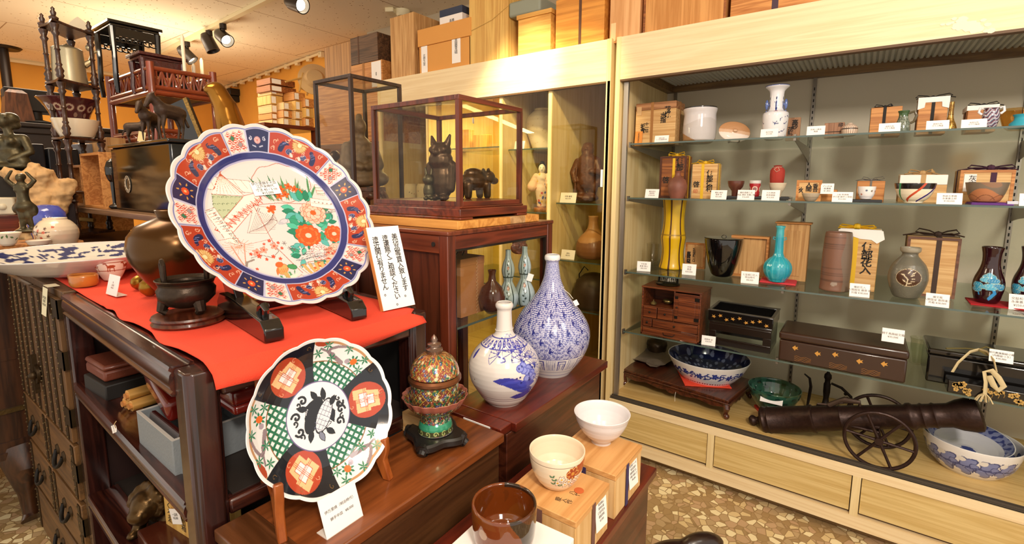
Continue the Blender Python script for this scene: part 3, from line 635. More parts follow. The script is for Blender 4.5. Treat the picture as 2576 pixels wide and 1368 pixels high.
t = crate('plain_box', 'low orange wooden box half hidden behind a hand-lettered card', 'box', 2062, 2103, 477, 508, 2.10, .05, PAULO, S2, group='boxes in the showcase')
t = crate('cup_box', 'wooden box tied with grey cord behind the little white cup', 'box', 2152, 2222, 455, 507, 2.11, .07, PAULO, S2, .0, None, .5, GRYC, .006, .06, .014, group='boxes in the showcase')
p = at(2180, 507, X=2.03); w = at(2146, 507, X=2.03).y-at(2222, 509, X=2.03).y
S('cup_stand', 'flat black lacquer slab under the little white cup', 'stand', G().box(-.035, .035, -w/2, w/2, 0, .010), BLACKL, (2.04, p.y, S2), bev=.001)
def p_cup(b):
    rn = random.Random(2)
    for k in range(9): b.flower((k-4)*.016, b.W.max()*(.35+.4*rn.random()), .004, 5, ('#b8705a', '#56607a', '#7d6a4a')[k % 3])
t = pot('white_cup', 'little white cup sprigged with flowers on a black slab', 'cup', 2178, 499, S2+.0102, [(15, 499), (16, 497), (20, 492), (23, 480), (24, 469)], GLZ, 2.035, .002, painter=p_cup, base='#e8e4e4')
t = crate('striped_bowl_box', 'wooden box with deep white lid tied in tan ribbon on the second shelf', 'box', 2258, 2378, 440, 506, 2.13, .11, PAUL, S2, .36, PAPER, .5, TANC, .013, .07, .018, group='boxes in the showcase')
def p_stripe(b):
    H = b.W.max(); b.put(np.nonzero(b.W > H*.72)[0], '#1d1b1b')
    for x, c, k in ((-.045, '#2f8c55', .25), (.012, '#c2482a', .9), (.060, '#3a2a7a', .9), (.13, '#2f8c55', .3), (-.11, '#c2482a', .4)):
        b.stroke([(x+k*.02*math.sin(q/6)-k*.05*(1-q/12), H*.12+q*H*.075) for q in range(13)], .0065, c)
def p_stripe2(b): p_stripe(b); b.put(np.nonzero(b.row > .62)[0], '#d9cdb4')
t = pot('striped_tea_bowl', 'cream tea bowl with black rim and green and red stripes', 'bowl', 2297, 511, S2, [(24, 511), (25, 506), (36, 500), (48, 484), (54, 461)], GLZ, 2.03, .003, painter=p_stripe2, base='#e9dfc6')
t = crate('raku_bowl_box', 'wooden box tied with purple cord behind the grey and orange bowl', 'box', 2407, 2545, 428, 510, 2.13, .12, PAUL, S2, .0, None, .62, PURC, .014, .12, .016, group='boxes in the showcase', rim=PAULO)
o = slip(t, .08, .31, .36, .88); write(vertical('灰志'), .02, o, onfront(t, .24, .66, .003), lead=.9)
p = at(2485, 516, X=2.05); w = at(2436, 512, X=2.05).y-at(2540, 516, X=2.05).y
S('purple_cloth', 'folded purple cloth under the grey and orange raku bowl', 'cloth', G().box(-.055, .055, -w/2, w/2, 0, .004).box(-.05, .05, -w/2+.004, w/2-.002, .004, .007), mat('purple_crepe', '#6a3a8a', .85, bump=.3, bscale=200.), (2.045, p.y, S2), bev=.0015)
def p_raku(b):
    H = b.W.max(); n = np.sin(b.U*60+1)*.5+np.sin(b.W*130+b.U*33)*.5; b.put(np.nonzero(b.W > H*(.52+.18*np.sin(b.U*52+2.0)))[0], '#77695a'); b.put(np.nonzero((n > .45))[0], '#a4714f', .5)
    for s_ in (-.5, 0, .5): b.stroke([(s_*.09+q*.006-.03, H*.12+H*.26*abs(math.sin(q*.31))) for q in range(11)], .002, '#7a4a30')
t = pot('raku_tea_bowl', 'grey and orange raku tea bowl on a folded purple cloth', 'bowl', 2477, 510, S2+.0072, [(34, 510), (42, 500), (52, 478), (56, 462), (57, 459)], GLZM, 2.045, .004, painter=p_raku, base='#b5764e')
C2 = 'on the second shelf'
for w_, bl, br, hp, ln in (('before the red-brown lettered box '+C2, (1622, 494), (1656, 495), 22, ('備前徳利', '藤原啓', '¥180,000')), ('before the pale box with yellow ribbon', (1787, 499), (1827, 499), 23, ('備前 徳利', '藤原 啓', '¥25,000')), ('below the red cup', (1854, 500), (1897, 500), 25, ('備前酒器三点', '漆盆 湯呑 各種二種', '¥16,000')), ('below the crimson pouch', (1915, 502), (1960, 503), 26, ('のみ茶碗', '萩焼酒器', '¥15,000')), ('between the grey cup and the little white cup', (2092, 507), (2144, 508), 25, ('上絵 煎茶碗', '伊万里 錦手小茶碗', '¥10,000')), ('below the cream striped bowl', (2355, 513), (2420, 515), 28, ('色絵光茶碗', '永楽善五郎', '¥100,000')), ('at the far end of the second shelf', (2563, 518), (2600, 519), 31, ('茶碗',))):
    card(w_, bl, br, hp, S2, ln, X=1.995)
card('lettered by hand, leaning behind the shallow grey cup', (2063, 490), (2096, 492), 26, S2+.026, ('ぐいのみ', '会津焼', '¥1,800'), X=2.04, ink=INK)
S('shelf_clip', 'small chrome shelf clip at the end of the second shelf', 'clip', G().box(-.006, .006, -.012, .012, 0, .010), mat('chrome', '#e9e6ee', .12, 1.), at(2546, 514, X=1.997), bev=.001)

# ---------------------------------------------------------------- third shelf
t = pot('glass_tumbler', 'plain clear glass tumbler at the end of the third shelf', 'glass', 1641, 672, S3, [(15, 672), (15.5, 650), (16.5, 612)], glass('clear_glass', '#f8f7f3', 1.2), 2.22, .0015)
def p_bamboo(b):
    for q in (-2.6, -1.9, -1.05, -.28, .62, 1.3, 2.2): b.stroke([(q*b.rm+.0*k, k*b.W.max()/20) for k in range(21)], .0085 if abs(q) < 2 else .006, '#5a3826')
    b.put(np.nonzero(np.abs(b.W-b.W.max()*.485) < .0018)[0], '#8f6a10'); b.put(np.nonzero(np.abs(b.W-b.W.max()*.04) < .001)[0], '#a8820e')
t = pot('bamboo_vase', 'tall yellow bamboo-shaped ceramic vase with brown stripes on the third shelf', 'vase', 1690, 679, S3, [(33, 679), (34, 672), (29, 655), (27, 630), (31, 601), (32, 597), (31, 593), (27, 570), (26, 545), (29, 512), (31, 498)], paint('yellow_glaze', .3, .3), None, .004, painter=p_bamboo, base='#e0b30a', nu=260)
t = crate('leaning_lid', 'brown wooden box lid lettered in ink, leaning behind the yellow vase', 'box lid', 1722, 1772, 609, 676, 2.25, .02, PAULZ, S3, rim=PAULO, group='boxes in the showcase'); brushtext(t, '竹形花瓶一口', .45, .52, .012); brushtext(t, '真葛窯', .18, .40, .02)
t = crate('open_box_lid', 'pale wooden box lid standing open-side out behind the black jar', 'box lid', 1836, 1930, 590, 689, 2.18, .03, PAULZ, S3, group='boxes in the showcase'); w, h, d = dims(t); e = .008
g = G(); g.box(-d/2-.016, -d/2, -w/2, w/2, h-e, h); g.box(-d/2-.016, -d/2, -w/2, -w/2+e, 0, h-e); g.box(-d/2-.016, -d/2, w/2-e, w/2, 0, h-e); g.box(-d/2-.016, -d/2, -w/2+e, w/2-e, 0, e); obj('frame', g, PAULO, t)
t = pot('lidded_black_jar', 'glossy black lacquer water jar with flat lid and ring knob', 'jar', 1815, 697, S3, [(22, 697), (28, 688), (38, 662), (46, 626), (49, 605), (48.5, 600)], mat('black_glaze', '#0b0a0b', .06, coat=.8), None, group=None)
R_, H_ = t['rr'], t['hh']; li = obj('lid', G().lathe([(0, 0), (R_*1.0, 0), (R_*1.03, .002), (R_*1.0, .004), (R_*.4, .006), (0, .0065)], 48), BLACKL, t, loc=(0, 0, H_+.0005)); g = G(); g.tube([(.009*math.cos(q*PI/10), 0, .006+.0085*math.sin(q*PI/10)) for q in range(11)], .0014, 6); obj('ring_knob', g, BLACKL, li)
t = crate('vase_box', 'tall brown wooden box with overhanging lid behind the turquoise vase', 'box', 1944, 2026, 557, 702, 2.19, .05, PAULZ, S3, .03, PAULO, over=.006, group='boxes in the showcase'); brushtext(t, '青磁細口花入', .50, .56, .017)
w, h, d = dims(t); obj('panel', G().box(-d/2-.003, -d/2, -w*.30, w*.30, .02, h*.86), PAULZ, t)
p = at(1955, 716, Z=S3); 
t = S('red_cloth', 'small folded red cloth under the turquoise vase', 'cloth', G().box(-.05, .05, -.062, .062, 0, .003).box(-.049, .05, -.06, .061, .003, .006), mat('red_cloth_pink', '#d9404a', .9, bump=.2, bscale=300.), (at(1955, 712, Z=S3).x+.03, at(1955, 712, Z=S3).y, S3), rz=.05, bev=.0015)
def p_turq(b):
    H = b.W.max(); k = np.sin(b.th*14); b.put(np.nonzero((k > .86) & (b.W < H*.47) & (b.W > H*.08))[0], '#66c3c4', .6); b.put(np.nonzero(b.W > H*.8)[0], '#5fc0c4', .5)
    b.put(np.nonzero((np.sin(b.U*40+b.W*9)+np.sin(b.W*50) > 1.1))[0], '#2a8fb0', .45)
t = pot('turquoise_vase', 'turquoise vase with fluted round body and long neck on red cloth', 'vase', 1953, 711, S3+.0062, [(21, 711), (22, 704), (30, 695), (37, 680), (36, 664), (24, 650), (12, 643), (11, 615), (10, 585), (10, 575), (13, 570), (13, 568)], paint('turquoise_glaze', .1, .6), None, .003, painter=p_turq, base='#31a6b8', flute=.012, fl_n=14, nu=300)
R_, H_ = t['rr'], t['hh']
for s_ in (-1, 1): obj('handle', G().tube([(s_*R_*.28, 0, H_*.79), (s_*R_*.42, 0, H_*.80), (s_*R_*.44, 0, H_*.765), (s_*R_*.29, 0, H_*.75)], .0018, 6), mat('turquoise_plain', '#31a6b8', .12, coat=.5), t)
def p_brown(b):
    H = b.W.max(); rn = random.Random(4)
    for k in range(30): b.put(np.nonzero(np.abs(b.W-H*rn.random()) < .0007)[0], '#4e382c', .6)
    b.put(np.nonzero(b.U > .02+.006*np.sin(b.W*40))[0], '#6f6253', .75); b.ell(-.002, H*.14, .011, .007, '#9a8a7c', .2)
t = pot('cylinder_vase', 'brown cylindrical stoneware vase with fine turning lines', 'vase', 2097, 735, S3, [(38, 735), (39, 725), (37.5, 717), (37.5, 700), (38, 660), (37, 625), (34.5, 590), (32.5, 583)], GLZM, None, .004, painter=p_brown, base='#7a5543')
t = crate('vase_box', 'tall pale wooden box capped with white paper and yellow ribbon', 'box', 2103, 2200, 575, 725, 2.13, .075, PAUL, S3, .0, None, .40, YELC, .016, .10, .014, group='boxes in the showcase')
brushtext(t, '伊部花入', .72, .53, .032); w, h, d = dims(t)
g = G(); g.box(-d/2-.003, d/2+.003, -w/2-.004, w/2+.004, h-.001, h+.0016); g.prism([(-w/2-.008, -.001), (-w/2-.012, -.030), (-w*.42, -.040), (-w*.20, -.024), (0, -.032), (w*.30, -.034), (w*.44, -.046), (w/2+.014, -.030), (w/2+.008, -.001)], 0, .0012, frame((-d/2-.0016, 0, h), (0, -1, 0), (0, 0, 1))); obj('paper_cap', g, PAPER, t)
def p_grayv(b):
    H = b.W.max(); rn = random.Random(6)
    for k in range(700): b.ell((rn.random()-.5)*6.3*b.rm, rn.random()*H*.72, .0017, .0012, ('#5b594f', '#7d7a6c')[k % 2], 0, .5)
    cx, cy = .003, H*.44; b.ell(cx, cy, .036, .0295, '#cdb997'); b.ell(cx, cy, .0345, .028, '#4a2f1d')
    b.stroke([(cx-.004, cy-.026), (cx-.002, cy-.005), (cx-.014, cy+.008)], .003, '#d8c8a8')
    for k, (x, y, q) in enumerate(((-.010, .008, 2.9), (-.004, .012, .9), (.004, .006, .3), (.006, -.004, .2), (.004, -.012, .1), (-.002, -.02, .3), (-.006, -.016, 2.4), (.008, .012, .6))): b.leaf(cx+x, cy+y, .014, .004, q, '#d8c8a8')
    b.put(np.nonzero((b.W > H*.9) & (b.row < .6))[0], '#a39a86', .7)
t = crate('vase_box', 'broad wooden box tied with dark brown ribbon behind the grey vase', 'box', 2268, 2402, 593, 742, 2.16, .11, PAUL, S3, .05, None, .60, mat('dark_brown_ribbon', '#3f2c22', .7), .014, .13, .024, group='boxes in the showcase', rim=wood('rim_redbrown', '#7a4e36', '#5a3524', 'Y', 14.))
t = pot('medallion_vase', 'grey stoneware vase with a brown orchid medallion', 'vase', 2277, 752, S3, [(30, 752), (36, 742), (49, 716), (53, 694), (46, 668), (29, 650), (21, 643), (20, 636), (27, 632), (27, 622)], paint('ash_glaze', .28, .3), None, .004, painter=p_grayv, base='#6a675b', nu=300, nv=200)
p = at(2520, 772, Z=S3)
S('red_cloth', 'dark red felt runner under the two pine tree vases', 'cloth', G().box(-.05, .06, -.16, .075, 0, .004), mat('dark_red_felt', '#b01522', .95), (p.x+.03, p.y, S3), rz=0, bev=.001)
def p_pine(b):
    H = b.W.max(); bl = ('#3d9cc4', '#57b0d2', '#2f86b4')
    b.stroke([(.006, H*.10), (.018, H*.2), (.012, H*.30), (.004, H*.42), (.002, H*.5)], .010, '#2f8fd0', w2=.003); b.stroke([(-.022, H*.16), (-.028, H*.28), (-.02, H*.34)], .004, '#2f8fd0')
    for k, (x, y, rx, ry) in enumerate(((.0, .48, .020, .010), (-.006, .43, .018, .008), (.012, .42, .018, .009), (-.028, .33, .016, .010), (.006, .31, .020, .011), (.034, .31, .014, .010), (-.030, .25, .016, .008), (-.012, .30, .010, .006), (.024, .34, .014, .007), (.0, .52, .010, .006))):
        b.ell(x, H*y, rx, ry, '#a8c8c0'); b.ell(x, H*y, rx-.0012, ry-.0012, bl[k % 3])
        for q in range(4): b.stroke([(x-rx*.7+q*rx*.4, H*y-ry*.3), (x-rx*.55+q*rx*.4, H*y+ry*.4)], .0009, '#a8d4de')
for k, cx in enumerate((2480, 2577)):
    t = pot('pine_vase', ('dark maroon vase painted with blue pines, standing clear of the cards', 'dark maroon vase painted with blue pines, at the very end of its shelf')[k], 'vase', cx, 764+k*9, S3+.0042, [(29, 764), (36, 748), (43, 722), (41, 702), (29, 678), (24, 660), (25, 640), (29, 626), (30, 621)], paint('maroon_glaze', .1, .6), None, .004, painter=p_pine, base='#2b0d14', nu=300, nv=180, group='pair of pine vases')
for w_, bl, br, hp, ln in (('beside the yellow bamboo vase', (1602, 681), (1636, 683), 24, ('竹形瓶', '真葛 香山', '¥80,000')), ('before the leaning brown lid', (1715, 690), (1750, 693), 27, ('水指', '黒塗', '¥30,000')), ('before the turquoise vase', (1863, 711), (1908, 715), 29, ('七宝細口花入', '明治時代', '¥8,000')), ('beside the brown cylindrical vase', (2136, 744), (2187, 749), 32, ('備前花入', '人間国宝 藤原 雄', '共箱 ¥38,000')), ('beside the grey medallion vase', (2327, 768), (2387, 775), 32, ('織文瓶', '人間国宝 島岡達三', '共箱 ¥38,000')), ('before the second pine vase', (2537, 777), (2600, 783), 38, ('交趾松花瓶', '永楽善五郎', '¥250,000'))):
    card(w_, bl, br, hp, S3, ln)

# ---------------------------------------------------------------- fourth shelf
TEA = wood('tansu_red_wood', '#7a3f1f', '#4f2410', 'Y', 18., .4, coat=.2); IRON = mat('black_iron', '#17130f', .5, .5)
p = at(1611, 838, Z=S4); X0 = p.x; pr_ = at(1757, 862, X=X0); w = p.y-pr_.y; h = at(1615, 722, X=X0).z-S4; d = .16
t = T('miniature_chest', 'small reddish wooden chest of drawers with iron mounts on the fourth shelf', 'chest', (X0+d/2, p.y-w/2, S4))
a0 = w*.0; yl, yr = w/2, -w/2; ym = yl-w*.56
g = G(); g.box(-d/2, d/2, yl-.006, yl, 0, h); g.box(-d/2, d/2, yr, yr+.006, 0, h); g.box(d/2-.006, d/2, yr, yl, 0, h); g.box(-d/2, d/2, yr, yl, 0, .008)
g.box(-d/2, d/2, yr-.004, yl+.003, h, h+.006); g.box(-d/2, d/2, ym-.004, ym, h*.36, h); 
for z in (.17, .36, .62): g.box(-d/2, d/2, yr if z < .4 else ym, yl, h*z-.003, h*z)
g.box(-d/2+.02, d/2, yr+.006, ym, h*.36, h*.5); obj('carcass', g, TEA, t, bev=.001)
def drw(y0, y1, z0, z1, nm='drawer'):
    o = obj(nm, G().box(-d/2+.001, d/2-.01, y0+.002, y1-.002, z0+.001, z1-.004), TEA, t, bev=.001)
    return o
for y0, y1, z0, z1 in ((yl-w*.28, yl-.006, .37, .62), (ym, yl-w*.28, .37, .62), (yl-w*.2, yl-.006, .18, .36), (yr+.006, yl-w*.2, .18, .36), (yr+.006, yl-.006, .03, .165)):
    o = drw(y0, y1, h*z0, h*z1); g = G(); c = (y0+y1)/2
    if z0 > .1: g.ball((-d/2-.003, c, h*(z0+z1)/2), .0045, 10)
    else: g.tube([(-d/2, c+.025, h*.10), (-d/2-.006, c+.018, h*.06), (-d/2-.006, c-.018, h*.06), (-d/2, c-.025, h*.10)], .0016, 6)
    obj('knob' if z0 > .1 else 'handle', g, IRON, o)
o = obj('door', G().box(-d/2-.001, -d/2+.008, yr+.006, ym-.005, h*.38, h*.97).box(-d/2-.003, -d/2, yr+.02, ym-.02, h*.5, h*.84), TEA, t, bev=.001)
g = G()
for z in (.88, .47): g.box(-d/2-.004, -d/2-.001, yr+.004, yr+.022, h*z-.006, h*z+.008); g.box(-d/2-.004, -d/2-.001, ym-.018, ym-.006, h*z-.005, h*z+.006)
g.ball((-d/2-.003, ym-.014, h*.68), .004, 8); obj('iron_mount', g, IRON, o)
S('brass_lidded_pot', 'tiny brass lidded pot inside the open bay of the small chest', 'pot', G().lathe([(.004, 0), (.013, .003), (.014, .008), (.010, .013), (.004, .017), (.002, .02), (.003, .023), (0, .025)], 20), mat('old_brass', '#8a7a4c', .35, .8), (X0+.03, p.y-w*.17, S4+h*.62+.0004))
S('brass_dish', 'shadowed round brass dish at the back of the small chest bay', 'dish', G().lathe([(.008, 0), (.02, .006), (.024, .014), (.022, .018), (0, .018)], 24), MATS['old_brass'], (X0+.085, p.y-w*.36, S4+h*.62+.0004))
c = at(1672, 720, Z=S4+h+.006)
t = T('brazier_rim', 'black iron ring pierced with key fret, lying on the small chest', 'incense burner', (c.x+.045, c.y, S4+h+.0064), face_cam(c))
obj('base', G().lathe([(.045, 0), (.05, .003), (.044, .006), (0, .006)], 40), IRON, t)
g = G(); n = 30; vs, fs = [], []
for k in range(n+1):
    q = PI*(.5+1.0*k/n)*1.0-PI*.0; ww = .5+.5*math.cos(2*PI*k/n*1.0); z0 = .012+.014*(1-abs(2*k/n-1)); 
    for r, z in ((.040, z0-.006), (.040, z0+.020), (.037, z0+.020), (.037, z0-.006)): vs.append((r*math.cos(q+PI*.5), r*math.sin(q+PI*.5)*1.0, z))
for k in range(n):
    for j in range(4): fs.append((k*4+j, k*4+(j+1) % 4, (k+1)*4+(j+1) % 4, (k+1)*4+j))
g.add(vs, fs, 0, MX.Rotation(PI, 4, 'Z')); g.tube([(-.04, 0, .004), (-.040, 0, .03)], .003, 6); g.tube([(.04, 0, .004), (.040, 0, .03)], .003, 6); ri = obj('ring', g, IRON, t)
g = G()
for k in range(9):
    q = -PI/2+(k-4)*.22; 
    if k % 3 == 1: g.box(.0405, .041, -.003, .003, .022, .034, 0, MX.Rotation(q, 4, 'Z'))
    g.box(.0405, .041, -.001, .001, .020, .036, 0, MX.Rotation(q, 4, 'Z')); g.box(.0405, .041, -.005, .003, .034 if k % 2 else .021, .036 if k % 2 else .023, 0, MX.Rotation(q, 4, 'Z'))
obj('key_fret', g, mat('silver_inlay', '#b9b6ae', .3, .7), ri)
obj('scoop', G().ball((-.035, -.02, .009), (.018, .010, .006), 12), mat('bronze_dark', '#4b4234', .35, .7), t)
# lacquer tray on its stand
GOLDP = mat('gold_maki', '#d19a4a', .35, .3)
p = at(1781, 862, Z=S4); X0 = p.x; q = at(1938, 888, Z=S4); w = p.y-q.y-.0; d = .17; hs = at(1783, 806, X=X0).z-S4; ht = at(1783, 778, X=X0).z-S4-hs
t = T('tray_stand', 'brown black open stand beneath the lacquer tray with gold birds', 'stand', (X0+d/2, p.y-w/2, S4))
def frame_plate(y0, y1, z0, z1, m, th=.008):
    return [(y0, y1, 0, m), (y0, y1, z1-m, z1), (y0, y0+m, m, z1-m), (y1-m, y1, m, z1-m)]
BRL = mat('brown_black_lacquer', '#1d130d', .25, coat=.4)
g = G()
for x in (-d/2, d/2-.008):
    for y0, y1, z0, z1 in frame_plate(-w/2, w/2, 0, hs-.008, .028): g.box(x, x+.008, y0, y1, z0, z1)
for y in (-w/2, w/2-.008): g.box(-d/2+.008, d/2-.008, y, y+.008, 0, hs-.008)
g.box(-d/2, d/2, -w/2, w/2, hs-.008, hs); obj('stand', g, BRL, t, bev=.0012)
t = T('lacquer_box_tray', 'deep black lacquer tray with gold flying birds on a dark stand', 'tray', (X0+d/2, p.y-w/2, S4+hs+.0006)); e = .005; q = .012
g = G(); g.box(-d/2-.002, d/2+.002, -w/2-.002, w/2+.002, 0, .004)
for x0, x1, y0, y1 in ((-d/2-q*.4, -d/2+e, -w/2-.004, w/2+.004), (d/2-e, d/2+q*.4, -w/2-.004, w/2+.004), (-d/2+e, d/2-e, -w/2-.004, -w/2+e), (-d/2+e, d/2-e, w/2-e, w/2+.004)): g.box(x0, x1, y0, y1, .004, ht)
obj('tray', g, BLACKL, t, bev=.002)
g = G()
for x0, x1, y0, y1 in ((-d/2-q*.4-.002, -d/2+e, -w/2-.006, w/2+.006), (d/2-e, d/2+q*.4+.002, -w/2-.006, w/2+.006), (-d/2+e, d/2-e, -w/2-.006, -w/2+e), (-d/2+e, d/2-e, w/2-e, w/2+.006)): g.box(x0, x1, y0, y1, ht, ht+.003)
obj('rim', g, mat('grey_lacquer_rim', '#55504a', .2, coat=.5), t)
BIRD = [(-.012, .000), (-.003, .004), (-.006, .012), (.002, .006), (.010, .010), (.006, .002), (.012, -.002), (.003, -.003), (-.004, -.008), (-.004, -.002)]
g = G()
for k in range(9):
    y = w*.42-k*w*.105; z = ht*(.45+.16*math.sin(k*2.1)); s_ = .72
    g.prism([(a*s_*(1 if k % 3 else -1), b2*s_) for a, b2 in BIRD], 0, .0006, frame((-d/2-q*.4-.0008, y, z), (0, -1, 0), (0, 0, 1)))
obj('gold_birds_pattern', g, GOLDP, t)
# long brown document box
p = at(1957, 905, Z=S4); X0 = p.x; q = at(2277, 962, X=X0); w = p.y-q.y; h = at(1957, 798+32, X=X0).z-S4; d = at(2262, 835, Z=S4+h+.0).x-X0
d = .19; h = at(1957, 832, X=X0).z-S4; hl = h*.27
BROWNL = mat('brown_urushi', '#3a2318', .28, coat=.35, var=.25, bscale=5.)
t = T('document_box', 'long brown lacquer document box with gold birds above waves', 'box', (X0+d/2, p.y-w/2, S4))
obj('body', G().box(-d/2, d/2, -w/2, w/2, 0, h-hl), BROWNL, t, bev=.006); obj('lid', G().box(-d/2-.003, d/2+.003, -w/2-.003, w/2+.003, h-hl+.001, h), BROWNL, t, bev=.008, seg=3)
g = G(); PL = [(-.009, 0), (0, .009), (.002, .003), (.009, .006), (.006, 0), (.010, -.004), (.002, -.004), (0, -.010)]
for u, v in ((.14, .52), (.33, .46), (.47, .53), (.66, .45), (.84, .50)): g.prism([(a*1.05, b2*1.05) for a, b2 in PL], 0, .0006, frame((-d/2-.0010, w/2-u*w, h*v), (0, -1, 0), (0, 0, 1)))
obj('gold_birds_pattern', g, GOLDP, t); g = G()
for u, v in ((.21, .24), (.50, .22), (.75, .22)):
    for k in range(4): g.tube([(-d/2-.0004, w/2-u*w+.026-j*.0065, h*v-k*.005+.0022*math.sin(j*1.5+k)) for j in range(9)], .0006, 4)
obj('gold_wave_pattern', g, mat('dull_gold', '#9a6a34', .4, .3), t)
t = pot('glass_beaker', 'clear glass beaker with flared lip beside the long brown box', 'glass', 2304, 917, S4, [(20, 917), (20, 870), (20, 858), (23, 849)], glass('beaker_glass', '#f4f5ee', 1.2), None, .0015)
# stacked black boxes at the far end
p = at(2318, 958, Z=S4)
X0 = at(2330, 965, Z=S4).x+.02; y0 = p.y-.01
t = T('black_box', 'plain black lacquer box under the card at the end of the fourth shelf', 'box', (X0+.10, y0-.24, S4)); hb = at(2420, 905, X=X0).z-S4
obj('body', G().box(-.09, .09, -.24, .24, 0, hb), BLACKL, t, bev=.006)
obj('lid', G().box(-.092, .092, -.242, .242, hb+.0008, hb+.020), BLACKL, t, bev=.006)
ybx = at(2378, 1005, X=XS+.012).y; zt = at(2378, 953, X=XS+.01).z; 
t = T('flower_box', 'flat black lacquer box strewn with gold flowers, tied with cream ribbon', 'box', (XS+.035, ybx-.15, S4)); hb = zt-S4
obj('body', G().box(-.03, .03, -.15, .15, 0, hb), BLACKL, t, bev=.003); g = G(); rn = random.Random(12)
for k in range(26):
    y, z, r = .14-.28*rn.random(), hb*(.15+.75*rn.random()), .006+.004*rn.random()
    for j in range(5): q = j*2*PI/5+k; g.prism([(r*.55*math.cos(q)+r*.42*math.cos(i), r*.55*math.sin(q)+r*.42*math.sin(i)) for i in np.arange(0, 6.28, 1.05)], 0, .0005, frame((-.0308, y, z), (0, -1, 0), (0, 0, 1)))
    if k % 2: g.tube([(-.0305, y, z), (-.0305, y-.006, z-.008), (-.0305, y-.004, z-.016)], .0006, 4)
obj('gold_flower_pattern', g, mat('gold_flower', '#c9a25a', .4, .2), t)
RIB = mat('cream_braid', '#c9b78c', .8, bump=.3, bscale=300.)
c = at(2468, 880, X=XS+.09); loc = V((c.x, c.y, at(2468, 882, X=XS+.09).z))
t2 = T('braided_cord', 'cream braided ribbon with tassel tied over the black boxes', 'cord', loc)
def rel(px, py, X): return at(px, py, X=X)-loc
g = G(); g.tube([rel(2396, 935, XS+.005), rel(2410, 912, XS+.0), rel(2440, 885, XS+.03), rel(2462, 879, XS+.05), rel(2484, 885, XS+.03), rel(2500, 905, XS+.0), rel(2507, 935, XS-.004)], .006, 8, flat=.4); obj('ribbon', g, RIB, t2)
g = G(); g.tube([rel(2462, 879, XS+.05), rel(2430, 876, XS+.06), rel(2380, 876, XS+.05)], .005, 8, flat=.4); g.tube([rel(2462, 879, XS+.05), rel(2480, 872, XS+.05), rel(2505, 880, XS+.05), rel(2484, 892, XS+.03), rel(2462, 879, XS+.05)], .005, 8, flat=.4); obj('bow', g, mat('olive_braid', '#6e6334', .8, bump=.3, bscale=300.), t2)
g = G(); g.tube([rel(2478, 990, XS-.006), rel(2480, 960, XS-.008), rel(2476, 935, XS-.008), rel(2495, 932, XS-.008), rel(2512, 950, XS-.008), rel(2525, 972, XS-.008), rel(2512, 982, XS-.008), rel(2500, 970, XS-.008), rel(2488, 945, XS-.009)], .0075, 8, flat=.35); obj('ribbon_loop', g, RIB, t2)
g = G()
for k in range(14):
    a_ = rel(2478, 988, XS-.006); g.tube([a_, a_+V((.006*math.cos(k), .012*math.sin(k*1.7), -.012)), a_+V((.008*math.cos(k), .020*math.sin(k*1.7), -.028))], .0018, 5)
obj('tassel', g, RIB, t2)
C4 = 'on the fourth shelf'
for w_, bl, br, hp, ln in (('before the small red chest '+C4, (1711, 857), (1746, 863), 26, ('江戸時代鏡台箪笥', '¥15,000')), ('before the gold bird tray '+C4, (1764, 866), (1799, 871), 23, ('銅蒔絵 盆', '¥28,000'))):
    card(w_, bl, br, hp, S4, ln, X=None)
card('standing against the long brown lacquer box', (2217, 857), (2274, 861), 33, at(2217, 857, X=1.985).z, ('桐千鳥蒔絵文箱', '¥35,000'), X=1.985)
card('on the black boxes beside the braided cord', (2487, 907), (2549, 915), 30, at(2487, 907, X=1.99).z, ('時代黄旗蒔絵小箱', '（内蒔絵つき）', '¥30,000'), X=1.99, ink=INK)

# ---------------------------------------------------------------- the oak base of the open showcase
ROSE = wood('rosewood', '#5c2d19', '#38180d', 'Y', 18., .3, coat=.35)
A, B2, C_ = at(1562, 922, Z=.31), at(1835, 1003, Z=.31), at(1868, 935, Z=.31)
zt = .318; A, B2 = at(1563, 926, Z=zt), at(1833, 1008, Z=zt); w = (A-B2).length; x = (B2-A).normalized(); d = .30
t = T('low_carved_table', 'low dark rosewood stand with scroll feet on the oak base', 'table', (A+B2)/2+V((-x.y, x.x, 0))*d/2, math.atan2(x.y, x.x)); t.location.z = SB
hh = zt-SB
obj('table_top', G().box(-w/2, w/2, -d/2, d/2, hh-.012, hh).box(-w/2-.006, w/2+.006, -d/2-.006, d/2+.006, hh-.018, hh-.012), ROSE, t, bev=.002)
g = G(); n = 40
for s_ in (-1, 1):
    pts = [(-w/2+.012+k*(w-.024)/n, hh-.020) for k in range(n+1)]+[(w/2-.012-k*(w-.024)/n, hh-.040+.010*math.cos(k/n*4*PI*2)*.4-.012*(abs(2*k/n-1) < .08)) for k in range(n+1)]
    g.prism(pts, -.006, .006, MX.Translation(V((0, s_*(d/2-.010), 0))) @ MX.Rotation(PI/2, 4, 'X'))
    g.prism([(a*d/w, b2) for a, b2 in pts], -.006, .006, MX.Translation(V((s_*(w/2-.010), 0, 0))) @ MX.Rotation(PI/2, 4, 'Z') @ MX.Rotation(PI/2, 4, 'X'))
obj('carved_apron', g, ROSE, t, bev=.001)
for sx in (-1, 1):
    for sy in (-1, 1):
        g = G(); px_, py_ = sx*(w/2-.014), sy*(d/2-.014); g.tube([(px_, py_, hh-.018), (px_+sx*.006, py_+sy*.006, hh*.55), (px_-sx*.002, py_-sy*.002, hh*.22), (px_+sx*.004, py_+sy*.004, .012)], [.013, .013, .009, .010], 10); g.ball((px_+sx*.006, py_+sy*.006, .0125), .0125, 12); obj('leg', g, ROSE, t)
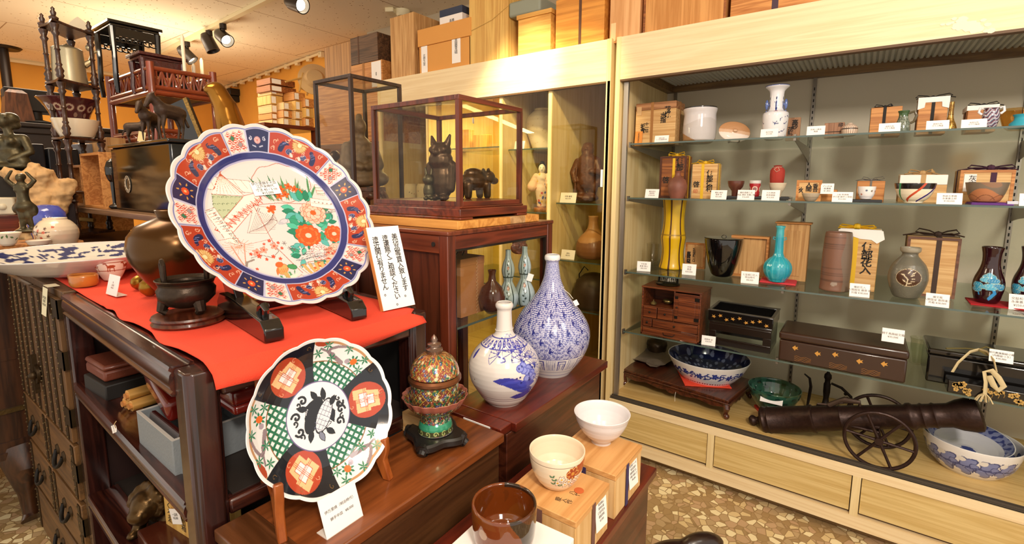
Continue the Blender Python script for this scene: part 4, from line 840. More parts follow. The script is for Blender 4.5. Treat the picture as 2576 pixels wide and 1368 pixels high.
obj('thread', G().tube([(.028, -d/2-.006, hh-.03), (.026, -d/2-.008, hh-.05), (.027, -d/2-.008, .012)], .0008, 5), mat('white_thread', '#e9e2d6', .8), t)
SILV = mat('tarnished_silver', '#c4b6a8', .36, .6, var=.35, bscale=20.)
c = at(1640, 906, Z=zt)
t = T('silver_tray', 'square silver tray with scalloped corners on the low carved table', 'tray', (c.x, c.y, zt+.0006), math.atan2(x.y, x.x))
def squircle(r, n=48, k=.10): return [(r*(1+k*abs(math.sin(2*q)))*math.cos(q)*1.0, r*(1+k*abs(math.sin(2*q)))*math.sin(q)) for q in np.linspace(0, 2*PI, n, endpoint=False)+PI/4*0]
def sq(r, n=64): return [(r*(abs(math.cos(q))**.45)*math.copysign(1, math.cos(q))*(1-.03*math.cos(8*q)), r*(abs(math.sin(q))**.45)*math.copysign(1, math.sin(q))*(1-.03*math.cos(8*q))) for q in np.linspace(0, 2*PI, n, endpoint=False)]
def loft(rings, cap=True, mi=0):
    g = G(); n = len(rings[0][0]); vs = [(x_, y_, z) for r, z in rings for x_, y_ in r]
    fs = [(i*n+k, i*n+(k+1) % n, (i+1)*n+(k+1) % n, (i+1)*n+k) for i in range(len(rings)-1) for k in range(n)]
    if cap: fs += [tuple(range(n-1, -1, -1)), tuple((len(rings)-1)*n+k for k in range(n))]
    return g.add(vs, fs, mi)
obj('tray', loft([(sq(.060), .010), (sq(.088), .012), (sq(.098), .018), (sq(.100), .020), (sq(.096), .019), (sq(.080), .013), (sq(.058), .0125)]), SILV, t)
for sx in (-1, 1):
    for sy in (-1, 1): obj('foot', G().ball((sx*.06, sy*.06, .006), .0062, 10), SILV, t)
c2 = at(1635, 880, Z=zt+.02)
t = T('octagonal_dish', 'small octagonal silver dish lying on the silver tray', 'dish', (at(1645, 911, Z=zt+.02).x, at(1645, 911, Z=zt+.02).y, zt+.0136), .3)
def octo(r): return [(r*1.3*math.cos(k*PI/4+PI/8), r*.8*math.sin(k*PI/4+PI/8)) for k in range(8)]
obj('dish', loft([(octo(.036), 0), (octo(.045), .003), (octo(.048), .005), (octo(.042), .0045), (octo(.034), .003)]), SILV, t)
t = pot('silver_box', 'round dark silver box with domed lid behind the silver tray', 'box', 1652, 888, zt+.0135, [(22, 888), (24, 878), (25, 868), (26, 866), (24, 858), (14, 853), (4, 851), (5, 848)], mat('dark_silver', '#54483c', .3, .8), None)
c = at(1765, 968, Z=zt)
g = G().box(-.098, .098, -.098, .098, 0, .004); S('red_cloth', 'square red felt cloth turned cornerwise beneath the big blue bowl', 'cloth', g, REDFELT, (at(1768, 952, Z=zt).x, at(1768, 952, Z=zt).y, zt+.0004), rz=math.atan2(x.y, x.x)+.62, bev=.001)
def p_bigbowl(b):
    H = b.W.max(); bl = '#2a3a86'
    out = b.row < .5
    for k in range(-8, 9):
        x_ = k*b.rm*.40; y = H*.55
        b.curl(x_, y, .018, .006, bl, k, 1.0, 1 if k % 2 else -1); b.stroke([(x_-.03, y-.006), (x_, y+.006), (x_+.03, y-.008)], .005, bl)
        b.flower(x_+b.rm*.2, y+.004*(-1)**k, .017, 5, bl, '#4a5aa4'); b.leaf(x_, y+.010, .022, .009, 1.0, bl); b.leaf(x_, y-.010, .024, .009, 3.6, bl)
    b.put(np.nonzero(b.W < H*.13)[0], '#e6e2e0'); b.put(np.nonzero((b.W < H*.13) & (b.W > H*.06) & (np.sin(b.U*420) > -.2))[0], '#6a3040')
    ins = np.nonzero(b.row > .545)[0]; n = np.sin(b.U*70+b.R*90)+np.sin(b.R*230-b.U*50)+np.sin(b.U*180); b.put(ins, '#1c2350'); b.put(ins[n[ins] > 1.1], '#7f88b0')
    b.put(np.nonzero((b.row > .47) & (b.row < .545))[0], '#e9e5e2')
t = pot('blue_white_basin', 'large deep blue and white bowl on a red cloth on the carved stand', 'bowl', 1778, 964, zt+.0046, [(55, 964), (55, 956), (70, 944), (90, 922), (96, 910), (104, 894)], GLZ, None, .005, painter=p_bigbowl, base='#e4e2e4', nu=400, nv=200)
# green bowl with a card in it
def p_green(b):
    ins = b.row > .5; b.put(np.nonzero(np.sin(b.U*95)*np.sin(b.W*160) > .45)[0], '#16352c'); b.put(np.nonzero(ins & (np.sin(b.U*110+b.R*60)+np.sin(b.R*150-b.U*40) > .5))[0], '#3c6b58'); b.put(np.nonzero(ins & (b.U > 0))[0], '#5a5a26', .4)
t = pot('green_bowl', 'dark green glazed bowl with incised key pattern on the oak base', 'bowl', 1943, 1040, SB+.012, [(22, 1040), (30, 1034), (52, 1012), (66, 985), (68, 972)], paint('oribe_glaze', .1, .6), None, .004, painter=p_green, base='#2c5644', nu=260, nv=150)
p = at(1928, 1046, Z=SB); S('red_cloth', 'folded red cloth peeping out from under the green bowl', 'cloth', G().box(-.05, .05, -.05, .05, 0, .0115), REDFELT, (t.location.x, t.location.y+.008, SB), rz=.5, bev=.003)
p = at(1940, 1006, Y=t.location.y); c = t.location
card('lying tilted inside the dark green bowl', (1911, 1010), (1968, 1018), 19, zat(V((c.x-.104, c.y, 0)), 1014), (), X=c.x-.104, tilt=38)
# iron water ewer and hook behind the cannon
IR2 = mat('rusty_iron', '#2c211b', .55, .5, bump=.35, bscale=90., var=.3)
t = pot('iron_ewer', 'slender dark iron ewer with branch handle and curved spout behind the cannon', 'ewer', 2075, 1030, SB, [(26, 1030), (22, 1022), (9, 1015), (7, 1000), (9, 985), (9, 965), (7, 962), (7, 955), (10, 950), (9, 942), (4, 937), (3, 932)], IR2, 2.38)
R_, H_ = t['rr'], t['hh']; s = mpp(t.location)
g = G(); g.tube([(s*8, 0, H_*.72), (s*30, 0, H_*.66), (s*50, 0, H_*.5), (s*54, 0, H_*.32), (s*44, 0, H_*.18), (s*38, 0, H_*.1)], [.005, .006, .006, .005, .006, .005], 8)
for q in (.3, .45, .6): g.ball((s*(30+50*q*.6), 0, H_*(.72-q*.6)), .007, 8)
obj('branch_handle', g, IR2, t)
g = G(); g.tube([(-s*50, 0, H_*.82), (-s*38, 0, H_*.74), (-s*34, 0, H_*.55), (-s*36, 0, H_*.25), (-s*38, 0, .01), (-s*20, 0, .012)], [.003, .005, .006, .006, .006, .010], 8); obj('spout', g, IR2, t)
# toy cannon
CAN = mat('cast_iron_cannon', '#3a2620', .42, .55, bump=.3, bscale=70., var=.35)
pk, pm = at(1893, 1057, X=2.04), at(2472, 1040, X=2.06)
pk = V((2.09, pk.y, zat(V((2.09, pk.y, 0)), 1057))); pm = V((2.03, pm.y, zat(V((2.03, at(2472, 1042, X=2.03).y, 0)), 1042)))
pk = at(1893, 1057, X=2.08); pm = at(2470, 1042, X=2.08); ax = (pm-pk); Lc = ax.length
cc = (pk+pm)/2; t = T('model_cannon', 'long cast iron model cannon on two spoked wheels', 'cannon', (cc.x, cc.y, SB)); o0 = V((cc.x, cc.y, SB))
Mb = MX.Translation(pk-o0) @ ax.to_track_quat('Z', 'Y').to_matrix().to_4x4()
k = 1.62
pr = [(0, -.014), (.010, -.011), (.0165, -.002), (.0165, .006), (.010, .016), (.0085, .022), (.012, .028), (.026, .034), (.031, .040), (.033, .046), (.031, .052), (.031, .062), (.033, .065), (.031, .070), (.030, Lc*.30), (.032, Lc*.305), (.032, Lc*.315), (.029, Lc*.32), (.027, Lc*.44), (.029, Lc*.445), (.027, Lc*.455), (.0245, Lc*.72), (.0275, Lc*.73), (.0275, Lc*.745), (.0240, Lc*.755), (.0240, Lc*.775), (.0265, Lc*.785), (.0240, Lc*.795), (.0240, Lc*.82), (.0262, Lc*.83), (.0240, Lc*.84), (.0240, Lc*.885), (.030, Lc*.92), (.034, Lc*.965), (.033, Lc*.99), (.026, Lc), (.016, Lc-.002), (.015, Lc-.08), (0, Lc-.08)]
pr = [(r*(k if z > .02 else 1.25), z) for r, z in pr]; obj('barrel', G().lathe(pr, 36, 0, Mb), CAN, t, ang=50)
g = G(); m0 = Mb @ V((0, 0, Lc*.46)); 
a_ = Mb @ V((0, 0, Lc*.38)); b_ = Mb @ V((0, 0, Lc*.52)); up = V((0, 0, 1)); c_ = (a_+b_)/2
a_ += up*.018; b_ += up*.018; c_ += up*.014; g.tube([a_+up*.028, a_+up*.034, c_+up*.052+V((0, .01, 0)), c_+up*.056, b_+up*.040, b_+up*.026], [.006, .010, .008, .012, .007, .006], 8); g.tube([a_+up*.030+V((0, .035, .0)), a_+up*.036, c_+up*.046], .004, 6); obj('dolphin_handle', g, mat('worn_iron', '#4a3930', .45, .5, bump=.3), t)
wc = at(2211, 1108, X=2.0)-o0; zc = wc.z; R = zc-.004
for s_, n_ in ((0, 0), (.17, 1)):
    g = G(); cx_ = wc+V((s_, 0, 0)); g.tube([cx_+V((0, R*math.cos(q), R*math.sin(q))) for q in np.linspace(0, 2*PI, 48, endpoint=False)], .0062, 8, closed=True)
    g.tube([cx_+V((-.012, 0, 0)), cx_+V((.016, 0, 0))], .0125, 14); 
    for q in range(6): e = q*PI/3+.1; g.tube([cx_, cx_+V((0, R*.5*math.cos(e), R*.5*math.sin(e))), cx_+V((0, R*math.cos(e), R*math.sin(e)))], [.0065, .0045, .005], 8)
    obj('wheel', g, CAN, t)
g = G(); g.tube([wc+V((.0, 0, 0)), wc+V((.17, 0, 0))], .006, 10)
for dx in (.045, .09): g.tube([wc+V((dx, 0, 0)), wc+V((dx, 0, .028)), m0+V((dx-.065, 0, -.006))], .007, 8); g.tube([wc+V((dx, 0, .01)), wc+V((dx, .10, .01)), Mb @ V((0, 0, Lc*.30))+V((dx-.065, 0, -.03))], .006, 8)
obj('carriage', g, CAN, t)
# nested blue and white bowls
def p_karakusa(b):
    H = b.W.max(); bl, dk = '#7a83b2', '#3a4478'; rn = random.Random(9); b.put(np.nonzero(b.row > .56)[0], '#d8d6d8')
    for k in range(-7, 8):
        x_ = k*b.rm*.43
        for y, sx in ((H*.60, 1), (H*.30, -1)):
            xx = x_+(.0 if sx > 0 else .045)
            b.ell(xx, y, .028, .014, bl, .5*sx, line=dk, lw=.0022); b.ell(xx+.018, y-.012*sx, .016, .011, bl, -.5, line=dk, lw=.002); b.ell(xx-.018, y+.008*sx, .012, .008, '#e0dad2')
            b.curl(xx+.04, y+.004, .018, .004, dk, k, 1.0, sx); b.stroke([(xx-.03, y-.014*sx), (xx+.01, y-.02*sx), (xx+.05, y-.004*sx)], .003, dk)
    b.put(np.nonzero((b.row > .47) & (b.row < .56))[0], '#eae6e2'); b.put(np.nonzero(b.W < H*.09)[0], '#d9d4cc')
t = pot('blue_white_bowl', 'large shallow bowl with blue scrolling leaves, holding a smaller bowl', 'bowl', 2432, 1190, SB, [(56, 1190), (60, 1186), (85, 1172), (112, 1150), (124, 1125), (131, 1098)], GLZ, None, .005, painter=p_karakusa, base='#e6e1dc', nu=460, nv=220)
R_, H_, c = t['rr'], t['hh'], t.location
def p_inner(b):
    H = b.W.max(); rim = (b.R > b.rm*.80); n = np.sin(b.U*150)*np.sin(b.R*420+b.U*20)+.6*np.sin(b.U*260+b.R*300); b.put(np.nonzero(rim)[0], '#8d95bd'); b.put(np.nonzero(rim & (n > .25))[0], '#414b88')
    b.put(np.nonzero((b.row > .47) & (b.row < .52))[0], '#eceaea')
    x_, y_ = b.R*np.sin(b.th), b.R*np.cos(b.th); ins = b.row > .5
    for cx_, cy_, rx, ry in ((.0, .0, .012, .018), (.014, .004, .010, .016), (-.012, .006, .009, .014), (.002, -.014, .016, .008)): b.put(np.nonzero(ins & (((x_-cx_)/rx)**2+((y_-cy_)/ry)**2 < 1))[0], '#3a4a94')
prI = [(R_*.38, 0), (R_*.40, .004), (R_*.70, H_*.26), (R_*.86, H_*.55)]
t2 = T('blue_white_bowl', 'smaller blue and white bowl nested inside the scrolling leaf bowl', 'bowl', (c.x+.012, c.y+.006, c.z+H_*.44), face_cam(c)+.15)
obj('body', painted_lathe('body', [(0, 0)]+bowl_prof(prI, .004), 400, 180, p_inner, '#dcdbe0', GLZ), None, t2, M=MX.Rotation(.16, 4, 'X'))

# ================================================================ boxes stacked on top of the showcases
ZT2 = 1.79; XT = 1.992
def topbox(label, x0, x1, yt, yb, m, d=.30, X=XT, Z=ZT2, **kw): return crate('storage_box', label, 'box', x0, x1, yt, yb, X, d, m, Z, group='boxes on top of the showcases', **kw)
PAULS = wood('paulownia_streaked', '#c39159', '#8d6038', 'Z', 9., .6, stretch=.04, cont=.9); PAULY = wood('paulownia_yellow', '#e2b866', '#c8964a', 'Z', 12., .6, stretch=.04)
CHF_ = wood('cupboard_wood', '#7a4e2c', '#55331a', 'Y', 12., .5); CARTON = mat('orange_carton', '#dd9c4e', .8, var=.06, bscale=4.)
zL = 1.455; S('side_cupboard', 'brown cupboard carrying boxes beyond the glazed showcase', 'cupboard', G().box(0, .55, 0, .98, 0, zL-FZ), CHF_, (1.99, 2.43, FZ), bev=.003)
t = topbox('wooden box with framed front panel under the streaky upright box', 800, 884, 214, 330, PAULO, .3, Z=zL+.0006, rim=PAULO); zA = zL+t['h']+.0016
topbox('streaky upright wooden box, first of the row by the glazed showcase', 819, 885, 120, 205, PAULS, .35, Z=zA)
t = topbox('orange wooden box with hanging white paper, beneath a dark flat box', 888, 966, 165, 330, PAULO, .30, Z=zL+.0006, cord=.42, cordm=ORC, cw=.02); slip(t, .68, .97, .68, .99, '御物')
z1 = zL+t['h']+.002
t = topbox('dark brown flat wooden box lying on the box with hanging paper', 883, 951, 97, 162, DKBOX, .26, Z=z1, cord=.30, cordm=BRNC, cw=.01)
topbox('tall plain brown wooden box standing beside the orange carton', 985, 1044, 45, 204, PAULZ, .34, rim=None)
t = topbox('long orange cardboard carton with two white paper labels', 1056, 1184, 76, 188, CARTON, .30, lid=.36, over=.006); w, h, d = dims(t)
slip(t, .045, .17, .05, .64, '古伊万里', size=.018); slip(t, .66, .82, .16, .82, '高麗青磁', size=.022); zc = ZT2+h
t = topbox('white box with navy blue lid on top of the orange carton', 1106, 1163, 27, 60, PAPER, .14, Z=zc+.001, X=XT+.07, lid=.36, lidm=mat('navy_card', '#2f3a52', .6)); write('高橋', .018, t, onfront(t, .55, .35))
t = topbox('tall yellow wooden box tied with string, reaching the ceiling edge', 1181, 1278, -30, 160, PAULY, .30); w, h, d = dims(t)
obj('string', G().tube([(-d/2-.002, w/2, h*.46), (-d/2-.003, -w*.1, h*.54), (-d/2-.002, -w/2, h*.66)], .0016, 6).box(-d/2-.004, -d/2, -w/2-.002, w/2+.002, 0, .012), mat('straw_string', '#c9a45c', .8), t)
t = topbox('square yellow wooden box with sliding lid under a green case', 1303, 1384, 40, 140, wood('paulownia_honey', '#e3ad58', '#c98d3e', 'Y', 10., .6), .22, lid=.10, over=.006)
S('green_case', 'grey-green case balanced on the yellow boxes near the ceiling', 'case', G().box(-.12, .12, -.09, .09, 0, .07), mat('grey_green_case', '#8d9180', .6), (XT+.12, at(1318, 20, X=XT).y, ZT2+t['h']+.001), bev=.01)
t = topbox('orange wooden box with one brown upright strap', 1397, 1518, 2, 121, wood('paulownia_deep', '#e29a42', '#c47d2e', 'Y', 8., .6), .26, cord=.52, cordm=BRNC, cw=.013)
def over(label, x0, x1, ht, m, **kw): return topbox(label, x0, x1, at(x0, 95, X=XT).z and -120, 95, m, .28, **kw)
t = over('peach wooden box with a small framed label, over the seam of the showcases', 1533, 1608, .3, wood('paulownia_peach', '#e6b078', '#cf955c', 'Z', 9., .6)); slip(t, .05, .22, .02, .22, None, mat('peach_label', '#eec592', .7))
over('broad wooden box with darker frame on the open showcase', 1617, 1822, .3, wood('paulownia_gold', '#d59a58', '#b97c3c', 'Z', 8., .6), rim=PAULB)
over('low orange wooden box with dark strap at the end of the row', 1833, 2088, .3, PAULO, cord=.46, cordm=mat('dark_strap', '#453040', .7), cw=.02)
S('smoke_detector', 'round cream smoke detector on the ceiling behind the tall brown box', 'smoke detector', G().lathe([(.0, -.04), (.035, -.04), (.05, -.02), (.055, 0)], 28), cv, at(1012, 34, Z=CEIL-.02)+V((0, 0, .02)))
p = at(985, 35, Z=CEIL-.03); S('ceiling_socket', 'cream cable socket on the ceiling beside the smoke detector', 'socket', G().box(-.05, .05, -.03, .03, 0, .03), cv, p, rz=.5, bev=.006)

# ================================================================ behind the glass of the neighbouring showcase
def zs_(k, j): return zs[k, j]
def p_jar(b):
    rn = random.Random(1)
    for k in range(160): b.ell((rn.random()-.5)*6*b.rm, rn.random()*b.W.max(), .003, .002, '#b79a72', 0, .7)
pot('stoneware_jar', 'large round cream stoneware jar lit brightly behind glass', 'jar', 1366, 366, zs[1, 0], [(24, 366), (34, 352), (44, 325), (43, 300), (30, 284), (22, 279), (23, 274)], GLZM, 2.24, .005, painter=p_jar, base='#dccdb0')
card('beside the large cream stoneware jar', (1293, 367), (1318, 367), 21, zs[1, 0], ('古壺', '¥38,000'), X=2.06)
card('before the dark carved deity, behind glass', (1408, 506), (1448, 506), 25, zs[0, 0], ('木彫 鍾馗', '¥60,000'), X=2.06)
card('beside the brown bottle behind glass', (1410, 660), (1444, 662), 23, zs[0, 1], ('徳利', '¥8,000'), X=2.06)
def p_bottle(b): b.put(np.nonzero(b.W < b.W.max()*.42+.008*np.sin(b.U*30))[0], '#6d4226', .8)
pot('brown_bottle', 'pear-shaped brown ash-glazed bottle with slim neck behind glass', 'bottle', 1490, 660, zs[0, 1], [(30, 660), (40, 645), (44, 625), (38, 600), (16, 580), (11, 560), (13, 543)], GLZM, 2.16, .004, painter=p_bottle, base='#a8784a')
pot('dark_kettle', 'squat dark brown pot with domed top behind glass', 'pot', 1492, 790, zs[0, 2], [(44, 790), (52, 770), (52, 735), (44, 705), (25, 690), (10, 686)], mat('dark_brown_pot', '#3e2c1c', .45, .2), 2.2)
obj('wire_handle', G().tube([(-.07, 0, .06), (-.075, 0, .15), (-.05, 0, .19), (-.03, 0, .17)], .003, 6), IRON, bpy.data.objects['dark_kettle'])
BRZ = mat('dark_bronze', '#5a4534', .35, .75, bump=.3, bscale=60., var=.3); BRZG = mat('green_bronze', '#5e5640', .4, .7, bump=.3, bscale=50., var=.35)
def figure(name, label, cat, loc, rz, parts, m, voxel, smooth=2, base=None, group=None, pname='body', scale=1.):
    """sculpture grown from tapered limbs (a, b, ra, rb) and masses (c, r)"""
    t = T(name, label, cat, loc, rz, group); g = G(); s = scale
    for q in parts:
        if len(q) == 4: g.limb(V(q[0])*s, V(q[1])*s, q[2]*s, q[3]*s)
        else:
            r = q[1]; g.ball(V(q[0])*s, tuple(e*s for e in r) if isinstance(r, tuple) else r*s, 14)
    blob(obj(pname, g, m, t), voxel, smooth); return t
# carved deity with staff (about 0.27 m)
p = at(1475, 508, X=2.2); s = mpp(p)
FIG = lambda pts: pts
dei = [((0, 0, .020), (.060, .045, .022)), ((-.025, 0, .03), (-.024, 0, .085), .020, .024), ((.028, 0, .03), (.026, 0, .085), .020, .024), ((-.03, -.02, .026), (.018, .026, .012)), ((.034, -.02, .026), (.018, .026, .012)),
       ((0, 0, .10), (0, 0, .19), .048, .046), ((0, 0, .12), (.052, .04, .03)), ((-.045, 0, .19), (-.066, -.01, .14), .020, .017), ((-.066, -.01, .14), (-.050, -.03, .10), .016, .012), ((.045, 0, .19), (.062, -.02, .14), .022, .018), ((.062, -.02, .14), (.03, -.046, .145), .016, .012),
       ((0, 0, .20), (0, -.006, .235), .022, .026), ((0, -.004, .245), (.030, .032, .034)), ((0, -.028, .222), (.018, .012, .024)), ((0, .01, .268), (.026, .028, .016)), ((.04, .012, .20), (.066, .012, .10), .018, .03), ((-.035, -.01, .075), (.018, .02, .03)), ((.038, -.01, .07), (.018, .022, .03)), ((0, -.035, .25), (.006, .008, .006))]
t = figure('carved_deity', 'dark carved wooden bearded deity standing behind the card and glass', 'figurine', (p.x, p.y, zs[0, 0]), face_cam(p)-.2, dei, mat('dark_carved_wood', '#6b4029', .45, .1, bump=.5, bscale=90., var=.4), .0045, 1, scale=1.04)
g = G(); g.tube([(-.052, -.034, .0), (-.05, -.034, .12), (-.046, -.03, .17)], .005, 8); obj('staff', g, MATS['dark_carved_wood'], t)
# geisha doll
p = at(1362, 530, X=2.2)
t = T('kimono_doll', 'white-faced kimono doll in red and white robe behind glass', 'doll', (p.x, p.y, zs[1, 1]), face_cam(p))
def p_kim(b):
    rn = random.Random(4)
    for k in range(70): b.flower((rn.random()-.5)*6*b.rm, rn.random()*b.W.max(), .008, 5, ('#d2402c', '#4a5aa0', '#e9c25a', '#c9664a')[k % 4])
obj('kimono', painted_lathe('kimono', [(0, 0), (.024, 0), (.026, .03), (.032, .07), (.037, .10), (.030, .13), (.034, .16), (.016, .185), (0, .186)], 160, 120, p_kim, '#f0d9c4', GLZM), None, t)
g = G(); g.limb((-.03, 0, .165), (-.052, -.012, .11), .018, .026); g.limb((.03, 0, .165), (.035, -.035, .12), .018, .018); blob(obj('sleeve', g, mat('kimono_sleeve', '#eec9ac', .8), t), .004)
g = G(); g.ball((0, -.004, .205), (.019, .021, .026), 16); g.ball((0, -.025, .202), (.003, .004, .004), 8); g.limb((0, 0, .18), (0, 0, .195), .009, .009); blob(obj('head', g, mat('doll_white', '#f6ece2', .4), t), .0025)
g = G(); g.ball((0, .006, .214), (.023, .022, .024), 16); g.ball((0, .012, .236), (.014, .014, .010), 12); obj('hair', g, BLACKL, t)
g = G(); [g.ball((sx*.0065, -.0232, .209), (.0028, .0012, .0013), 8) for sx in (-1, 1)]; g.ball((0, -.0238, .194), (.003, .001, .0014), 8); obj('face_paint', g, BLACKL, t)
obj('plinth', G().lathe([(.04, -.014), (.042, -.002), (.04, 0), (0, 0)], 24), PAULO, t); t.location.z += .014
g = G().box(-.004, .004, -.012, .012, 0, .14); S('lettered_board', 'narrow yellow wooden board standing before the kimono doll', 'board', g, PAULY, (2.10, at(1380, 530, X=2.10).y, zs[1, 1]), rz=.2)
for k, (x0, x1, yt, yb) in enumerate(((1120, 1180, 330, 369), (1190, 1225, 340, 369))):
    crate('small_box', ('small pale box on the lit upper shelf, beyond the glass case', 'smaller pale box on the lit upper shelf, nearer the doll')[k], 'box', x0, x1, yt, yb, 2.25, .05, PAULY, zs[2, 0], group='boxes behind glass')
for k in range(2):
    p = at(1105+62*k, 482, X=2.2); pot('sugar_jar', ('small flowered porcelain jar on the lit middle shelf', 'second small flowered porcelain jar on the lit middle shelf')[k], 'jar', 1030+40*k, 500, zs[2, 1], [(18, 500), (22, 490), (22, 470), (18, 462)], GLZM, 2.2, .003, painter=p_cup, base='#e4d8c8')
S('label_strip', 'long white label strip on the showcase post beside the deity', 'label', G().box(-.0006, 0, -.0055, .0055, 0, .075), PAPER, at(1513, 470, X=XF-.0026), group=None)

# ================================================================ the table in front: frame shelf under red felt
RW = wood('polished_rosewood', '#4c2317', '#270e0b', 'Y', 16., .22, coat=.6); RWX = wood('polished_rosewood_x', '#4c2317', '#270e0b', 'X', 16., .22, coat=.6); RWZ = wood('polished_rosewood_z', '#3a1a14', '#1d0b0a', 'Z', 16., .22, coat=.5)
ZT = .915; RB = -math.radians(2.3); OB = V((.277, .803, 0)); WB, LB = .487, .862
MB = MX.Translation(OB) @ MX.Rotation(RB, 4, 'Z')
def bw_(x, y, z=0): return MB @ V((x, y, z))
t = T('display_stand', 'dark rosewood open display stand with moulded rails under the red felt', 'display stand', (OB.x, OB.y, FZ), RB); dz = -FZ
def mold(n=.03, h=.05):  # moulded rail section (x out, z)
    return [(0, h*.0), (.004, h*.02), (.006, h*.12), (.002, h*.18), (.005, h*.26), (.007, h*.5), (.005, h*.72), (.002, h*.8), (.006, h*.88), (.004, h*1.0), (-n*.35, h*1.0), (-n*.4, h*.94), (-n*.75, h*.94), (-n*.8, h*1.02), (-n, h*1.0), (-n, 0)]
def rail(name, sec, L, M, m): return obj(name, G().prism([(-x, z) for x, z in sec][::-1], 0, L, M), m, t, ang=50)
Mside = lambda x, z: MX.Translation(V((x, .05, z+dz))) @ MX(((1, 0, 0, 0), (0, 0, 1, 0), (0, 1, 0, 0), (0, 0, 0, 1)))   # section x,z swept along y
rail('top_rail', mold(.030, .050), LB-.1, Mside(0, ZT-.05), RW); rail('top_rail', mold(.030, .050), LB-.1, Mside(WB, ZT-.05) @ MX.Scale(-1, 4, V((1, 0, 0))), RW)
obj('front_rail', G().box(.05, WB-.05, .004, .04, ZT-.055+dz, ZT-.012+dz), RWX, t, bev=.006); obj('front_rail', G().box(.05, WB-.05, LB-.04, LB, ZT-.05+dz, ZT+dz), RWX, t, bev=.004)
obj('top_board', G().box(.03, WB-.03, .03, LB-.03, ZT-.022+dz, ZT-.006+dz), RW, t)
Z1, Z2, Z3 = .683, .368, .03
for z in (Z1, Z2):
    rail('shelf_rail', mold(.060, .036), LB-.1, Mside(.004, z-.034), RW); obj('shelf_board', G().box(.06, WB-.02, .02, LB-.02, z-.02+dz, z-.002+dz), mat('dusty_dark_board', '#2c241f', .6), t)
    obj('front_rail', G().box(.05, WB-.05, .006, .03, z-.03+dz, z+dz-.004), RWX, t, bev=.004)
obj('shelf_board', G().box(.0, WB, .02, LB-.02, Z3+dz, Z3+.02+dz), RW, t)
for x in (0, WB-.05):
    for y in (0, LB-.05):
        g = G(); n = .05; sec = [(0, .008), (.006, .004), (.008, 0), (n-.008, 0), (n-.006, .004), (n, .008), (n, n), (0, n)]
        g.prism([(x+a, (y+b2) if y < .1 else (y+n-b2)) for a, b2 in (sec if y < .1 else sec[::-1])], 0, ZT-.004+dz); obj('leg', g, RWZ, t, bev=.004)
obj('back_panel', G().box(WB-.03, WB-.022, .05, LB-.05, Z3+dz, ZT-.05+dz), mat('black_inside', '#0d0a09', .6), t); obj('end_panel', G().box(.0, WB-.03, LB-.03, LB-.022, Z3+dz, ZT-.05+dz), mat('dark_end_panel', '#2a1410', .5), t)
# red felt runner: flat over stand and chest, falling a little over the front edge, with a rippled near edge
g = G(); nx, ny = 26, 60; vs = []; fs = []
xl = .030; Ys = [-.004+(LB+.60)*(k/ny) for k in range(ny+1)]
for j, y in enumerate(Ys):
    for i in range(nx+1):
        u = i/nx; e = .006*math.sin(y*26)*(1-u)**8 if y < .55 else 0
        p = bw_(xl+e+(WB-.085)*u+.03*u*(j > 0), y+.0); z = ZT+.0008+(.003*math.sin(y*26+1.4)**2*(1-u)**6 if y < .6 else 0)
        vs.append((p.x, p.y, z+.0012*math.sin(u*9+y*13)**2))
drop = []
for i in range(nx+1):
    u = i/nx; p = bw_(xl+(WB-.06)*u+.004, -.006); drop.append((p.x, p.y-.003, ZT-.010-.0)); 
row2 = []; row3 = []
for i in range(nx+1):
    u = i/nx; q = bw_(xl+.004+(WB-.06)*u, -.010); hang = .026+.014*math.sin(u*PI)**1.5-.010*u; row2.append((q.x, q.y-.004-.003*math.sin(u*8), ZT-.018)); row3.append((q.x, q.y-.006-.005*math.sin(u*7+.5), ZT-.006-hang))
vs = row3+row2+drop+vs; n1 = nx+1; rows = 3+ny+1
fs = [(j*n1+i, j*n1+i+1, (j+1)*n1+i+1, (j+1)*n1+i) for j in range(rows-1) for i in range(nx)]
g.add(vs, fs); o = S('red_felt', 'long red felt runner covering the display stand and iron-bound chest', 'cloth', g, REDFELT); o.modifiers.new('thick', 'SOLIDIFY').thickness = .0018; o.modifiers['thick'].offset = 1

# ---------------------------------------------------------------- things on the red felt
ZC = ZT+.0062
